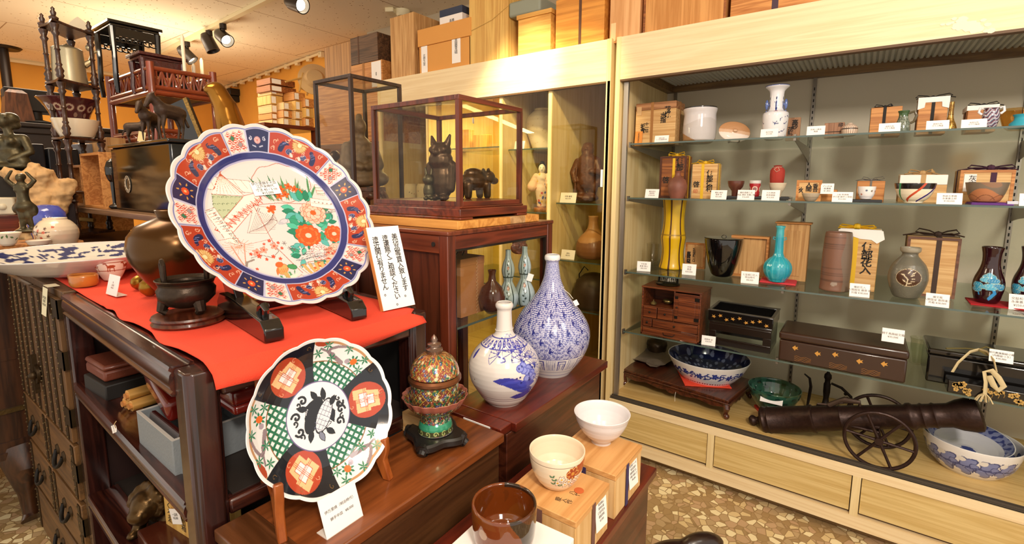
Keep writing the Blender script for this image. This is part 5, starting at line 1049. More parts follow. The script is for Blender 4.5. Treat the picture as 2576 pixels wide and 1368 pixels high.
# big Imari charger on its two-block stand
PR, PC, PA, PYAW = .2115, V((.551, .986, 1.142)), .505, math.radians(-1.2)
def plate_matrix(c, lean, yaw):
    h = V((math.cos(yaw), math.sin(yaw), 0)); n0 = V((-math.sin(yaw), math.cos(yaw), 0)); up = n0*math.sin(lean)+V((0, 0, 1))*math.cos(lean)
    return MX.Translation(c) @ MX((h, up, h.cross(up))).transposed().to_4x4()
def plate_mesh(R, prof, nlobe, amp, nr, nt, painter, base):
    """dish seen along +z: prof maps radius 0..1 to depth, scalloped edge grows with radius"""
    th = 2*PI*np.arange(nt)/nt; pr = np.array(prof, float); P = dense(prof, 400); d = np.r_[0, np.cumsum(np.hypot(*np.diff(P, axis=0).T))]
    t = np.linspace(0, d[-1], nr); rr = np.interp(t, d, P[:, 0]); zz = np.interp(t, d, P[:, 1]); half = int(np.argmax(rr))
    w = np.clip((rr-.55)/.45, 0, 1)**2
    sc = 1-amp*(1-np.abs(np.cos(nlobe*th/2)))[None, :]**1.0
    Rr = rr[:, None]*(1-(1-sc)*w[:, None]); x = Rr*np.cos(th)[None, :]; y = Rr*np.sin(th)[None, :]; z = np.repeat(zz[:, None], nt, 1)+.010*w[:, None]*(np.abs(np.cos(nlobe*th/2))-.6)[None, :]*(amp > 0)
    co = np.stack([x*R, y*R, z*R], -1).reshape(-1, 3); b = Brush((x).ravel(), (y).ravel(), base); b.r = np.hypot(x, y).ravel(); b.th = np.tile(th, nr); b.nom = np.repeat(rr, nt); b.back = np.repeat(np.arange(nr) > half, nt); b.sc = np.tile(sc[0], nr)
    painter(b); b.put(np.nonzero(b.back)[0], '#ece8e4')
    me = np_grid('plate', co, nt, nr, True, GLZ); set_glaze(me, b.C); return me
WHT, RED, NAV, NAV2, GRN, PCH, PNK, GLD = '#d6d0cc', '#ac3a24', '#1b2250', '#2a3170', '#2a7358', '#e0b67c', '#dc8f7c', '#cf9a4a'
def p_imari(b):
    r, th = b.nom, b.th; deg = np.degrees(th) % 360
    b.put(np.nonzero((r > .70) & (r < .965))[0], NAV2)                                 # border ground
    lobe = .012*np.abs(np.cos(12*th))
    segs = []                                                                          # four red fields with paired small panels between
    for c in (90, 18, 306, 234, 162): segs += [('chk', c+8.5, c+22), ('red', c+23.5, c+64)]+([('rose', c-7.5, c+7.5)] if c != 90 else [])
    def sel(a0, a1, r0, r1): d = (deg-a0) % 360; return np.nonzero((d < (a1-a0)) & (r > r0) & (r < r1+0*r))[0]
    b.put(np.nonzero((r > .675) & (r < .735+lobe))[0], NAV2); b.put(np.nonzero((r > .66) & (r < .675))[0], '#a9a6c8')
    def pol(a, rad): return (rad*math.cos(math.radians(a)), rad*math.sin(math.radians(a)))
    for kind, a0, a1 in segs:
        b.put(sel(a0-.6, a1+.6, .735, .958), '#b9b8d4'); b.put(sel(a0, a1, .745, .950), {'red': RED, 'chk': '#e8d9d0', 'rose': NAV}[kind]); m = (a0+a1)/2
        if kind == 'red':
            for q, rad, sz in ((.5, .90, .075),): 
                x, y = pol(a0+(a1-a0)*q, rad); out = math.radians(a0+(a1-a0)*q)
                for j in range(11): e = out+PI+(j-5)*.30; b.ell(x+math.cos(e)*sz*.62, y+math.sin(e)*sz*.62, sz*.46, sz*.17, PCH, e, line='#b98a4a', lw=.004)
                b.ell(x, y, sz*.3, sz*.3, '#efd9a8'); b.stroke([pol(a0+(a1-a0)*q-5, .925), pol(a0+(a1-a0)*q+5, .925)], .014, PCH)
            for q, sg in ((.18, 1), (.80, -1)):
                pts = [pol(a0+(a1-a0)*(q+sg*.10*k/5), .80+.10*(k/5)+.02*math.sin(k)) for k in range(6)]
                b.stroke(pts, .055, NAV, w2=.012); x, y = pts[-1]; b.curl(x, y, .022, .012, NAV, m, 1.0, sg)
                for k in range(1, 5): b.stroke([(pts[k][0]-.02, pts[k][1]), (pts[k][0]+.02, pts[k][1]+.012)], .003, '#7d86b8')
            for q in (.36, .64):
                x, y = pol(a0+(a1-a0)*q, .80); b.ell(x, y, .032, .028, NAV, 0, line='#8a92c0', lw=.003)
                for k in range(3): b.stroke([(x-.02, y-.012+k*.012), (x+.02, y-.008+k*.012)], .003, '#8a92c0')
            for k, q in enumerate((.06, .12, .28, .40, .45, .56, .60, .70, .90, .95)):
                x, y = pol(a0+(a1-a0)*q, (.80, .90, .79, .83, .77, .82, .77, .90, .86, .79)[k]); b.curl(x, y, .024, .005, '#edbfa0', k*1.3, .9, 1 if k % 2 else -1); b.curl(x+.018, y+.01, .014, .004, '#edbfa0', k, .8, -1)
            for q in (.42, .58): x, y = pol(a0+(a1-a0)*q, .775); b.ell(x, y, .022, .014, '#f0cabc', m)
        elif kind == 'chk':
            ca, sa = math.cos(math.radians(m)), math.sin(math.radians(m)); S_ = .062
            for i in range(-3, 4):
                for j in range(-3, 4):
                    u, v = (i-j)*S_*.5, (i+j)*S_*.5; x0, y0 = pol(m, .84); cx_, cy_ = x0+ca*v-sa*u, y0+sa*v+ca*u; rr_ = math.hypot(cx_, cy_); aa = math.degrees(math.atan2(cy_, cx_)) % 360
                    if .755 < rr_ < .925 and (aa-a0-1) % 360 < a1-a0-2:
                        c = ('#efe4dc', GRN, '#efe4dc', '#9a8f90')[(i*1+2*(j % 2)) % 4 if (i+j) % 2 else 0]; e = S_*.47
                        P4 = [(cx_+ca*e, cy_+sa*e), (cx_-sa*e, cy_+ca*e), (cx_-ca*e, cy_-sa*e), (cx_+sa*e, cy_-ca*e)]; b.poly(P4, c, line='#c05a4a', lw=.004)
                        if c == '#efe4dc':
                            for q in range(5): b.ell(cx_+(q % 3-1)*.012, cy_+(q//3*2-1)*.010*(q != 2), .0065, .0065, '#cc3d2c')
        else:
            x, y = pol(m, .84); b.flower(x, y, .042, 12, '#e2542c', '#f0b07a', line='#8d2a18', lw=.002, fat=.3)
            for k in range(7): e = k*2*PI/7+.3; b.leaf(x+math.cos(e)*.05, y+math.sin(e)*.05, .032, .014, e, GLD); 
    x, y = pol(90.5, .845); b.put(sel(82, 98, .735, .958), '#b9b8d4'); b.put(sel(83, 97.3, .745, .950), NAV); b.flower(x, y, .042, 14, '#e0a8a4', '#c9746c', line='#8d5a68', lw=.002, fat=.26)
    for sg in (-1, 1): b.curl(x+sg*.072, y+.012, .02, .007, '#c9cbe0', 1.5, 1.1, sg); b.stroke([(x+sg*.02, y-.06), (x+sg*.05, y-.05)], .010, '#b9bcd4')
    b.put(np.nonzero((r > .962))[0], WHT); b.put(np.nonzero((r > .952) & (r < .963))[0], '#6d74ac')
    # ---- scenes of the well
    keep = b.C.copy()
    b.poly([(-.63, .47), (-.12, .42), (-.14, .29), (-.61, .33)], '#efe0d4', line='#8a5a40', lw=.004)                         # ribbon panels
    for k in range(7): b.stroke([(-.62+k*.075, .46-k*.006), (-.58+k*.075, .34)], .003, '#8a6250')
    b.poly([(-.50, .60), (-.36, .615), (-.42, .50)], '#efe0d4', line='#c05a44', lw=.004)
    for k in range(6): b.stroke([(-.49+k*.024, .60), (-.425, .50), (-.52+k*.055, .29)], .004, '#b0432a')
    b.poly([(-.425, .50), (-.55, .28), (-.26, .26)], '#f3e6d8', line='#c05a44', lw=.004)
    for k in range(9): b.stroke([(-.425, .495), (-.54+k*.034, .285)], .003, '#b8583a')
    b.poly([(-.55, .275), (-.27, .25), (-.60, -.06)], '#b4bc98', line='#5b6a4a', lw=.003)
    for k in range(28): 
        x, y = -.545+(k % 7)*.04-(k//7)*.012, .24-(k//7)*.07; b.curl(x, y, .018, .004, '#465c40', .4, .5)
    b.poly([(-.26, .26), (-.10, .30), (-.12, .20), (-.46, -.12), (-.62, -.09)], '#f0dcd2', line='#b8432c', lw=.005)
    for k in range(11): b.stroke([(-.61+k*.05, -.09+k*.035-.01*(k > 5)), (-.55+k*.045, -.13+k*.034)], .008, '#c2442a'); 
    for k in range(10):
        b.stroke([(-.60+k*.048, -.09+k*.036), (-.50+k*.044, -.10+k*.030)], .006, '#c2442a'); b.stroke([(-.56+k*.046, -.11+k*.032), (-.40+k*.034, .05+k*.022)], .004, '#c2442a'); b.stroke([(-.58+k*.05, -.02+k*.028), (-.50+k*.044, -.11+k*.032)], .004, '#c2442a')
    b.poly([(-.20, .15), (-.03, .12), (-.02, -.05), (-.16, -.16), (-.34, -.14)], '#e3d3cc', line='#74463a', lw=.003)
    for k in range(14): b.stroke([(-.32+k*.022, -.14+.012*k), (-.16+k*.012, .13-.014*k)], .0025, '#6a4844'); b.stroke([(-.33+k*.02, -.13+k*.006), (-.06+k*.004, -.12+k*.018)], .0025, '#6a4844')
    b.poly([(-.66, .10), (-.56, .14), (-.42, -.27), (-.54, -.22)], '#f0e2d6', line='#944a34', lw=.004)
    for k in range(14): b.stroke([(-.65+k*.015, .09-k*.025), (-.57+k*.012, .12-k*.028)], .004, '#c9604a' if k % 3 else '#5c4a44')
    for k in range(9): b.ell(-.575+k*.017, .07-k*.042, .012, .012, '#4a4048', 0); b.ell(-.575+k*.017, .07-k*.042, .007, .007, '#efe2d6')
    # round cartouche with irises
    b.stroke([(.17+.31*math.cos(q), .40+.22*math.sin(q)+.01*math.sin(q*9)) for q in np.linspace(0, 2*PI, 60)], .006, '#b0502c')
    rn = random.Random(11)
    for k in range(26):
        x = -.02+.44*rn.random(); b.leaf(x, .19, .14+.20*rn.random(), .024, PI/2+(x-.17)*-1.4+(rn.random()-.5)*.6, ('#4f8a5a', '#7a9a70', '#3d7a58')[k % 3])
    for x, y in ((.06, .30), (.13, .33), (.22, .36), (.28, .33), (.16, .27), (.33, .29), (.09, .25)): b.flower(x, y, .045, 5, '#e0682c', '#c23a1c', line='#a83418', lw=.003)
    # big folded screen with peonies
    b.stroke([(-.20, .155), (.05, .17), (.35, .15), (.62, .06)], .006, '#b04a34'); b.stroke([(-.20, .155), (-.12, -.30), (.06, -.62)], .006, '#b04a34')
    b.flower(-.04, .10, .05, 5, '#e2602c', '#b83418'); b.ell(-.02, .12, .04, .022, '#d4522c', .4)
    b.ell(.05, -.04, .05, .028, '#c9c6cc', .3, line='#8a8890'); b.ell(.01, -.06, .03, .016, '#b9b6be'); b.leaf(.06, -.1, .07, .02, .2, '#3f9a7c')
    def leafy(x, y, n, L, seed):
        rr = random.Random(seed)
        for k in range(n): e = k*2*PI/n+rr.random(); b.leaf(x+math.cos(e)*L*.55, y+math.sin(e)*L*.5, L*.62, L*.34, e+rr.random()*.6-.3, ('#2f9a78', '#4fb89a', '#1f7f62', '#58b0a8')[k % 4], line='#1c5c4c', lw=.003)
    leafy(.33, .07, 15, .23, 1); leafy(.30, -.17, 14, .22, 2); leafy(.60, -.16, 11, .19, 3); leafy(.20, -.42, 12, .17, 4); leafy(.44, -.10, 11, .17, 5); leafy(.22, -.30, 8, .14, 15)
    def peony(x, y, R_, c1, c2, core, seed):
        for j, (q, n) in enumerate(((1.0, 12), (.74, 9), (.48, 7))):
            for k in range(n): e = k*2*PI/n+j*.4+seed; b.ell(x+math.cos(e)*R_*q*.72, y+math.sin(e)*R_*q*.66, R_*.30, R_*.26, c1 if j % 2 == 0 else c2, e, line='#b0442c', lw=.0035)
        b.ell(x, y, R_*.24, R_*.2, core)
    peony(.40, .04, .145, '#efc4ae', '#e9b096', '#e8602c', .1); peony(.26, -.22, .14, '#e05a26', '#e8743a', '#ecc8b0', .5); peony(.555, -.23, .11, '#e05a26', '#e8743a', '#ecc8b0', .9); peony(.31, -.42, .105, '#e2dad6', '#d3cfd0', '#cfc6c6', .2)
    for k in range(8): b.stroke([(.54, .02), (.56+.03*k, .05+.02*math.sin(k*2)), (.57+.035*k, .08+.03*math.cos(k))], .004, '#8c8078')
    # rock and grasses
    b.poly([(.36, -.66), (.34, -.58), (.40, -.40), (.50, -.34), (.62, -.36), (.70, -.42), (.66, -.54), (.56, -.62)], '#eab9a4', line='#b0604c', lw=.004)
    rn = random.Random(5)
    for k in range(60): x, y = .38+.28*rn.random(), -.62+.24*rn.random(); b.ell(x, y, .018, .013, ('#e08a70', '#f2d3c4', '#c94a34', '#efc0a8')[k % 4], rn.random()*3, line='#b86a58', lw=.003)
    for k in range(26): x = .02+.36*rn.random(); y = -.60+.20*rn.random(); b.stroke([(x, y), (x+.14, y+.05*rn.random()-.01)], .004, ('#5c6068', '#8a8c92', '#3c4a4a')[k % 3])
    for x, y in ((.27, -.555), (.33, -.60), (.21, -.61), (.62, -.56), (.66, -.50), (.60, -.63)): b.flower(x, y, .036, 7, '#e2642c' if x < .5 else '#e8a83c', '#efd08a')
    b.stroke([(.02, -.68), (.14, -.655), (.28, -.66), (.42, -.62), (.55, -.66)], .006, '#b0a096')
    # plum tree scene with the little bird
    b.stroke([(-.62, -.20), (-.50, -.18), (-.38, -.26), (-.12, -.22)], .004, '#b8705a')
    b.stroke([(-.52, -.26), (-.46, -.50), (-.36, -.62)], .012, '#c98a72'); b.stroke([(-.40, -.25), (-.46, -.52)], .010, '#c98a72')
    for k in range(18): e = k*.35; b.stroke([(-.46, -.28), (-.46+.14*math.cos(e), -.27+.08*math.sin(e))], .004, '#dc9a82')
    b.stroke([(-.30, -.92*.72), (-.40, -.56), (-.46, -.50), (-.43, -.44), (-.36, -.42)], .034, '#8d8078', w2=.012); b.stroke([(-.40, -.55), (-.52, -.48)], .016, '#8d8078')
    b.stroke([(-.38, -.40), (-.28, -.38), (-.18, -.42), (-.10, -.36), (-.14, -.26)], .005, '#5c4a44')
    for x, y, q in ((-.31, -.35, .045), (-.24, -.33, .04), (-.13, -.30, .042), (-.30, -.39, .025), (-.17, -.41, .022), (-.11, -.44, .02), (-.16, -.24, .02), (-.08, -.27, .018), (-.37, -.36, .018), (-.22, -.27, .016), (-.06, -.33, .018), (-.24, -.43, .018), (-.36, -.52, .016), (-.34, -.60, .018)): b.flower(x, y, q, 5, '#e09a86' if q > .03 else '#dc4f34', '#c24a34', line='#b03a28', lw=.002)
    b.poly([(-.28, -.72), (-.15, -.64), (.02, -.62), (.06, -.56), (-.02, -.66), (-.12, -.72)], '#cfe0c8'); 
    for k in range(16): x = -.27+.26*(k/16); b.leaf(x, -.70+.08*(k/16), .06, .012, 1.2+.6*(k % 3), '#4f8f5c')
    b.ell(-.12, -.555, .065, .05, '#d9a060', .8, line='#b0502c', lw=.004); b.ell(-.14, -.50, .04, .03, '#e0602c', .2); b.leaf(-.16, -.52, .10, .03, -1.9, '#c9743c'); b.leaf(-.12, -.56, .12, .05, -1.3, '#c2a060'); b.ell(-.02, -.54, .05, .03, '#3f8f5a', -.3, line='#256a44', lw=.004)
    for k in range(4): b.stroke([(-.17+k*.022, -.59), (-.13+k*.02, -.55)], .006, '#e0703c')
    for x, y in ((-.02, -.28), (.02, -.34), (.06, -.36)): 
        for e in range(6): b.stroke([(x, y), (x+.024*math.cos(e), y+.024*math.sin(e))], .005, '#6a5a5c')
    # fan at the foot and ribbons
    for k in range(13): 
        if k % 2 == 0: b.poly([(.08+k*.034, -.53), (.114+k*.034, -.53), (.185+k*.016, -.70), (.16+k*.016, -.70)], '#dca868', line='#b0743c', lw=.003)
    b.stroke([(.05, -.55), (.16, -.515), (.36, -.51), (.54, -.54)], .006, '#a85a38'); b.stroke([(.05, -.55), (.15, -.70)], .006, '#a87a64'); b.stroke([(.54, -.54), (.40, -.70)], .004, '#a85a38')
    b.poly([(-.08, -.70), (.04, -.64), (.10, -.76), (.02, -.80)], '#d9d0c8', line='#a87a64', lw=.004)
    for k in range(8): b.stroke([(-.06+k*.016, -.70+k*.006), (.0+k*.013, -.79+k*.004)], .003, '#c9604a' if k < 4 else '#7a7068')
    b.poly([(.52, .44), (.62, .40), (.60, .24), (.52, .26)], '#e6d6cc', line='#b0604c', lw=.004)
    for k in range(5): b.stroke([(.525, .27+k*.035), (.60, .26+k*.033)], .006, '#c9604a' if k % 2 else '#5c8a70')
    b.poly([(.42, .22), (.66, .17), (.66, .06), (.40, .12)], '#f0e4dc', line='#a86248', lw=.004)
    for k in range(5): b.ell(.46+k*.045, .17-k*.010, .009, .009, '#a88a84', 0); b.stroke([(.42, .16), (.66, .115)], .003, '#a86248')
    out = r > .662; b.C[out] = keep[out]
t = T('imari_charger', 'large scalloped red, blue and white painted plate on a black stand', 'plate', PC)
prof = [(0, -.175), (.30, -.176), (.56, -.172), (.66, -.160), (.78, -.100), (.90, -.040), (.975, -.004), (1.0, .004), (1.0, -.012), (.96, -.030), (.78, -.125), (.62, -.20), (.55, -.21), (.53, -.225), (.50, -.21), (0, -.20)]
me = plate_mesh(PR, prof, 24, .026, 380, 1200, p_imari, WHT); MP = plate_matrix(PC, PA, PYAW); o = obj('plate', me, None, t); o.matrix_local = MX.Translation(-PC) @ MP
def onplate(u, v, d): return MP @ V((u*PR, v*PR, d))
# its paper label
lx = [(635, 402), (705, 390), (712, 421), (642, 435)]
Mc = frame(onplate(-.03, .335, -.172*PR+.0022), (MP.to_3x3() @ V((math.cos(.10), math.sin(.10), 0))), (MP.to_3x3() @ V((-math.sin(.10), math.cos(.10), 0))))
t2 = T('plate_label', 'white price label lettered in ink stuck on the big painted plate', 'price card', Mc.translation)
o = obj('card', G().box(-.030, .030, -.016, .016, 0, .0006), CARD, t2); o.matrix_local = MX.Translation(-Mc.translation) @ Mc
write('伊万里錦手大皿\n江戸末時代\n寸法 40・5 ㎝\n¥15,000', .0078, o, MX.Translation(V((0, 0, .0009))), INK, lead=1.0)
# stand
t = T('plate_stand', 'black lacquer plate stand with two long feet under the big plate', 'stand', (.55, .93, ZC))
for fx, tip, bk in (('a', at(692, 858, Z=ZC), V((.470, 1.12, 0))), ('b', at(905, 803, Z=ZC), V((.66, 1.12, 0)))):
    dx = (V((bk.x, bk.y, 0))-V((tip.x, tip.y, 0))).normalized(); L_ = .27; o_ = V((tip.x, tip.y, ZC))
    Mf = MX.Translation(-V(t.location)) @ frame(o_, dx, (0, 0, 1)); g = G()
    g.prism([(0, 0), (0, .022), (.018, .036), (.19, .052), (.25, .05), (L_, .03), (L_, 0)], -.017, .017, Mf); f_ = obj('foot', g, BLACKL, t, bev=.0025)
    g = G(); g.tube([Mf @ V((.040, .036, 0)), Mf @ V((.036, .050, 0)), Mf @ V((.040, .058, 0)), Mf @ V((.056, .052, 0)), Mf @ V((.060, .040, 0))], .006, 8, flat=1.4); obj('hook', g, BLACKL, f_)
    g = G(); g.prism([(.17, .048), (.24, .046), (.345, .22), (.325, .22)], -.008, .008, Mf); obj('back_support', g, BLACKL, t, bev=.002)
obj('crossbar', G().box(-.08, .13, .10, .125, .006, .03), BLACKL, t, bev=.002)
# sign board
p0, p1 = at(965, 783, Z=ZC), at(1045, 766, Z=ZC); tl = at(912, 573, X=p0.x); xv = (p1-p0); w = xv.length; xv.normalize(); up = (tl-p0); h = up.length; up.normalize(); up = (up-xv*up.dot(xv)).normalized()
t = T('sign_board', 'white lettered wooden sign board leaning beside the big painted plate', 'sign', p0); Ms = MX.Translation(-p0) @ frame(p0, xv, up)
o = obj('board', G().box(0, w, 0, h, -.013, -.0015), mat('raw_edge_wood', '#d98a45', .6), t, M=Ms); o2 = obj('face', G().box(0.0005, w-.0005, .0005, h-.0005, -.0015, 0), mat('white_sign_face', '#f3efec', .5), t, M=Ms)
for k, s_ in enumerate(('美術品等買入致します。', '遠慮無くご相談ください。', '遠近関係有りません。')):
    x = w*(.80-.30*k); y = h*.905; sz = .0158
    me = text_mesh(vertical(s_), sz, lead=.86, bold=.012); zz = [v.co.y for v in me.vertices]; top = max(zz); me.materials.clear(); me.materials.append(INK)
    for v in me.vertices: v.co.y -= top
    q = bpy.data.objects.new('lettering', me); COL.objects.link(q); q.parent = o2; q.matrix_local = MX.Translation(V((x, y-.002*k, .0004)))
# incense burner on its round base
p = at(478, 826, Z=ZC); h_ = V((p.x, p.y, 0)).normalized(); p = p+h_*.055; BURN = mat('burner_bronze', '#42352a', .38, .75, bump=.25, bscale=80., var=.3); s = mpp(p)
t = T('burner_base', 'round carved dark wood base under the bronze incense burner', 'stand', (p.x, p.y, ZC), face_cam(p)); g = G()
g.lathe([(.060, 0), (.064, .004), (.060, .009), (.064, .014), (.062, .018), (.050, .020), (0, .020)], 48); obj('disc', g, ROSE, t)
t = T('incense_burner', 'three-legged bronze incense burner with two upright loop handles', 'incense burner', (p.x, p.y, ZC+.0206), face_cam(p)); zb = zat(p, 762)-ZC-.0206; zt_ = zat(p, 700)-ZC-.0206
g = G(); R = .050; g.lathe(bowl_prof([(.022, zb-.006), (.036, zb), (R*.98, zb+.014), (R*1.02, zb+.030), (R*.94, zb+.036), (R*.94, zb+.040), (R*.98, zb+.044), (R*.96, zt_-.006), (R*1.05, zt_)], .004), 48); obj('body', g, BURN, t, ang=60)
for k in range(3): q = k*2*PI/3+.5; g = G(); g.tube([(R*.75*math.sin(q), -R*.75*math.cos(q), zb+.008), (R*.86*math.sin(q), -R*.86*math.cos(q), zb*.5), (R*.72*math.sin(q), -R*.72*math.cos(q), .004)], [.012, .009, .008], 10); obj('leg', g, BURN, t)
for sx in (-1, 1): g = G(); g.tube([(sx*.036, 0, zt_-.006), (sx*.038, 0, zt_+.032), (sx*.036, -.010, zt_+.040), (sx*.036, -.016, zt_+.040), (sx*.034, -.024, zt_+.032), (sx*.034, -.022, zt_-.006)], .0042, 8); obj('handle', g, BURN, t)
# bronze vase, golden balls, bowls, card and long dish
t = pot('bronze_vase', 'big round polished bronze vase half hidden by the painted plate', 'vase', 458, 752, ZC, [(40, 750), (46, 742), (70, 718), (96, 688), (119, 650), (127, 620), (120, 590), (98, 566), (60, 551), (44, 545), (50, 528)], mat('polished_bronze', '#5e4020', .24, .8, var=.25, bscale=5.), None, .004, n=72)
GOLD = mat('worn_gold', '#b58a32', .3, .8, var=.45, bscale=30.)
for k, (cx, by, hw) in enumerate(((351, 730, 18), (378, 747, 23))):
    p = at(cx, by, Z=ZC); r = hw*mpp(p); p += V((p.x, p.y, 0)).normalized()*r
    t = T('gold_gourd', ('gold lacquered ball-shaped jar, small one set back beside the bronze vase', 'gold lacquered ball-shaped jar, bigger one in front beside the bronze vase')[k], 'jar', (p.x, p.y, ZC), 0, 'gold jars on the felt'); obj('body', G().lathe([(r*.4, 0), (r*.85, r*.45), (r, r*.95), (r*.85, r*1.5), (r*.4, r*1.85), (r*.12, r*1.95), (r*.1, r*2.1), (0, r*2.12)], 28), GOLD, t, ang=60)
YB_ = mat('amber_glaze', '#c67a32', .25, coat=.4, var=.2, bscale=40.)
pot('amber_bowl', 'oval amber glazed cup set behind its twin on the felt', 'bowl', 197, 708, ZC, [(24, 708), (28, 690), (32, 675)], YB_, None, .004); pot('amber_bowl', 'oval amber glazed bowl in front of its twin on the felt', 'bowl', 213, 722, ZC, [(33, 722), (38, 712), (39, 695), (38, 691)], YB_, None, .005)
def p_horse(b):
    H = b.W.max(); rd = '#a04a2c'; out = b.row < .52
    b.put(np.nonzero((np.abs(b.W-H*.52) < .0012) & out)[0], rd); b.put(np.nonzero((np.abs(b.W-H*.90) < .0014) & out)[0], rd)
    for k in range(-3, 4):
        x = k*.042; y = H*.66; b.ell(x, y+.003, .010, .0045, rd, .1); b.stroke([(x-.008, y), (x-.009, y-.011)], .0022, rd); b.stroke([(x-.003, y), (x-.004, y-.011)], .0022, rd); b.stroke([(x+.006, y), (x+.008, y-.011)], .0022, rd); b.stroke([(x-.008, y+.004), (x-.012, y+.012), (x-.017, y+.011)], .0034, rd)
pot('horse_bowl', 'cream bowl painted with small red running horses on the felt', 'bowl', 283, 706, ZC, [(20, 706), (24, 700), (36, 682), (42, 665), (43, 652)], GLZ, None, .004, painter=p_horse, base='#e6d6c4', nu=320, nv=140)
card('standing on the felt before the horse bowl', (266, 739), (292, 747), 50, ZC, ('馬', '上絵皿', '¥8,000'), back=True, group=None, size=.11)
def p_boat(b):
    r, th = b.nom, b.th; x, y = b.U, b.W; rn = random.Random(3); bl = '#2a3468'
    b.put(np.nonzero((r > .62) & (np.sin(th*9)+np.sin(th*23+r*20)+np.sin(r*60) > .6))[0], bl)
    for k in range(120): e = rn.random()*6.28; q = .70+.24*rn.random(); b.ell(q*math.cos(e), q*math.sin(e), .03, .016, bl, e)
    b.put(np.nonzero((r > .93))[0], '#d9d4d0'); 
    for k in range(9): b.stroke([(-.5, -.3+k*.05), (.4, -.32+k*.05)], .008, '#8d93b4')
p = at(213, 633, Z=.985); dR = .262; PCD = V((p.x, p.y, .955))
t = T('blue_white_charger', 'wide blue and white dish lying flat on the felt-covered chest', 'dish', (p.x, p.y, ZC)); me = plate_mesh(dR, [(0, .0), (.40, .0), (.60, .03), (.85, .135), (.97, .20), (1, .21), (1, .20), (.85, .115), (.60, -.005), (.42, -.03), (.40, -.05), (0, -.045)], 0, .0, 150, 420, p_boat, '#dcd6cc')
o = obj('dish', me, None, t); o.matrix_local = MX.Translation(V((0, 0, .0145))) @ MX.Rotation(0.0, 4, 'Y')

# ================================================================ on the shelves of the display stand
LEATH = mat('brown_leatherette', '#6e3320', .5, coat=.15, bump=.2, bscale=200.); BLKB = mat('black_box_card', '#1a1613', .6); SCR = wood('scroll_bamboo', '#d9a45a', '#b07c34', 'X', 12., .5)
def lying(name, label, cat, a, ang, L, W, H, z, m, bev=.003, group=None, lid=0., lidm=None, rx=None):
    """box whose near corner stands at point a; runs L along ang and W to the left of it"""
    t = T(name, label, cat, (a.x, a.y, z), ang, group); hb = H*(1-lid)
    obj('body', G().box(0, L, 0, W, 0, hb), m, t, bev=bev)
    if lid: obj('lid', G().box(-.001, L+.001, -.001, W+.001, hb+.0005, H), lidm or m, t, bev=bev*1.5)
    t['L'], t['W'], t['H'] = L, W, H; return t
zs1 = Z1-.0012
a = at(268, 1011, Z=zs1)
t = lying('flat_box', 'black flat box lying beneath the brown leather case', 'box', V((a.x, a.y, 0)), .05, .30, .14, .038, zs1, BLKB)
a2 = at(226, 968, Z=zs1+.039); t = lying('leather_case', 'brown leather case with rounded corners lying on the black box', 'case', V((.330, 1.44, 0)), .03, .26, .13, .040, zs1+.039, LEATH, bev=.006, lid=.35)
a = at(312, 1049, Z=zs1); r = .0125
for k, (dx, dy, dzz) in enumerate(((0, 0, 0), (-.004, .028, 0), (-.001, .014, .0215))):
    t = T('hanging_scroll', ('rolled tan hanging scroll, front one of three on the upper shelf', 'rolled tan hanging scroll, rear one of three on the upper shelf', 'rolled tan hanging scroll lying on top of two others')[k], 'scroll', (a.x+dx+.02, a.y+dy+.02, zs1+r+dzz), .09, 'rolled scrolls')
    obj('roll', G().tube([(0, 0, 0), (.42, 0, 0)], r, 18), SCR, t); obj('tie', G().tube([(.08+.004*q, (r+.001)*math.cos(q*.8), (r+.001)*math.sin(q*.8)) for q in range(9)], .0012, 5), mat('straw_tie', '#c9a878', .8), t)
    obj('core', G().tube([(-.006, 0, 0), (.0, 0, 0)], r*.55, 12), PAULO, t)
p = at(288, 1078, X=.285); t = T('price_tag', 'small cream paper tag on a string before the rolled scrolls', 'price tag', p)
Mt = MX.Translation(-p) @ frame(p, (V((at(318, 1063, X=.285)-at(270, 1086, X=.285)))), (0, .2, 1)); o = obj('tag', G().prism([(-.018, -.008), (.010, -.008), (.016, -.003), (.016, .003), (.010, .008), (-.018, .008)], 0, .0006), PAPER, t, M=Mt); write('12,000', .006, o, frame((-.003, 0, .0008), (0, 1, 0), (-1, 0, 0)))
obj('string', G().tube([Mt @ V((.014, 0, .001)), Mt @ V((.024, .008, .004)), Mt @ V((.034, .012, .002))], .0008, 5), MATS['straw_tie'], t)
# open grey box with frames
a = at(414, 1216, Z=zs1)+V((.018, .004, 0)); GB = mat('grey_cloth_box', '#7d8285', .85, bump=.3, bscale=160.); GBI = mat('pale_inside', '#b9b3ac', .8)
t = T('open_grey_box', 'open grey cloth-covered box with a frayed rim on the upper shelf', 'box', (a.x, a.y, zs1), -.02); L_, W_, H_ = .16, .185, .068
g = G(); e = .005
for x0, x1, y0, y1 in ((0, L_, 0, e), (0, L_, W_-e, W_), (0, e, e, W_-e), (L_-e, L_, e, W_-e)): g.box(x0, x1, y0, y1, 0, H_)
g.box(e, L_-e, e, W_-e, 0, .004); obj('box', g, GB, t, bev=.001)
g = G(); 
for x0, x1, y0, y1 in ((0, L_, -.0004, e), (0, L_, W_-e, W_+.0004), (-.0004, e, e, W_-e), (L_-e, L_+.0004, e, W_-e)): g.box(x0, x1, y0, y1, H_, H_+.0012)
obj('rim', g, GBI, t)
REDL = mat('red_lacquer', '#6a1810', .2, coat=.6)
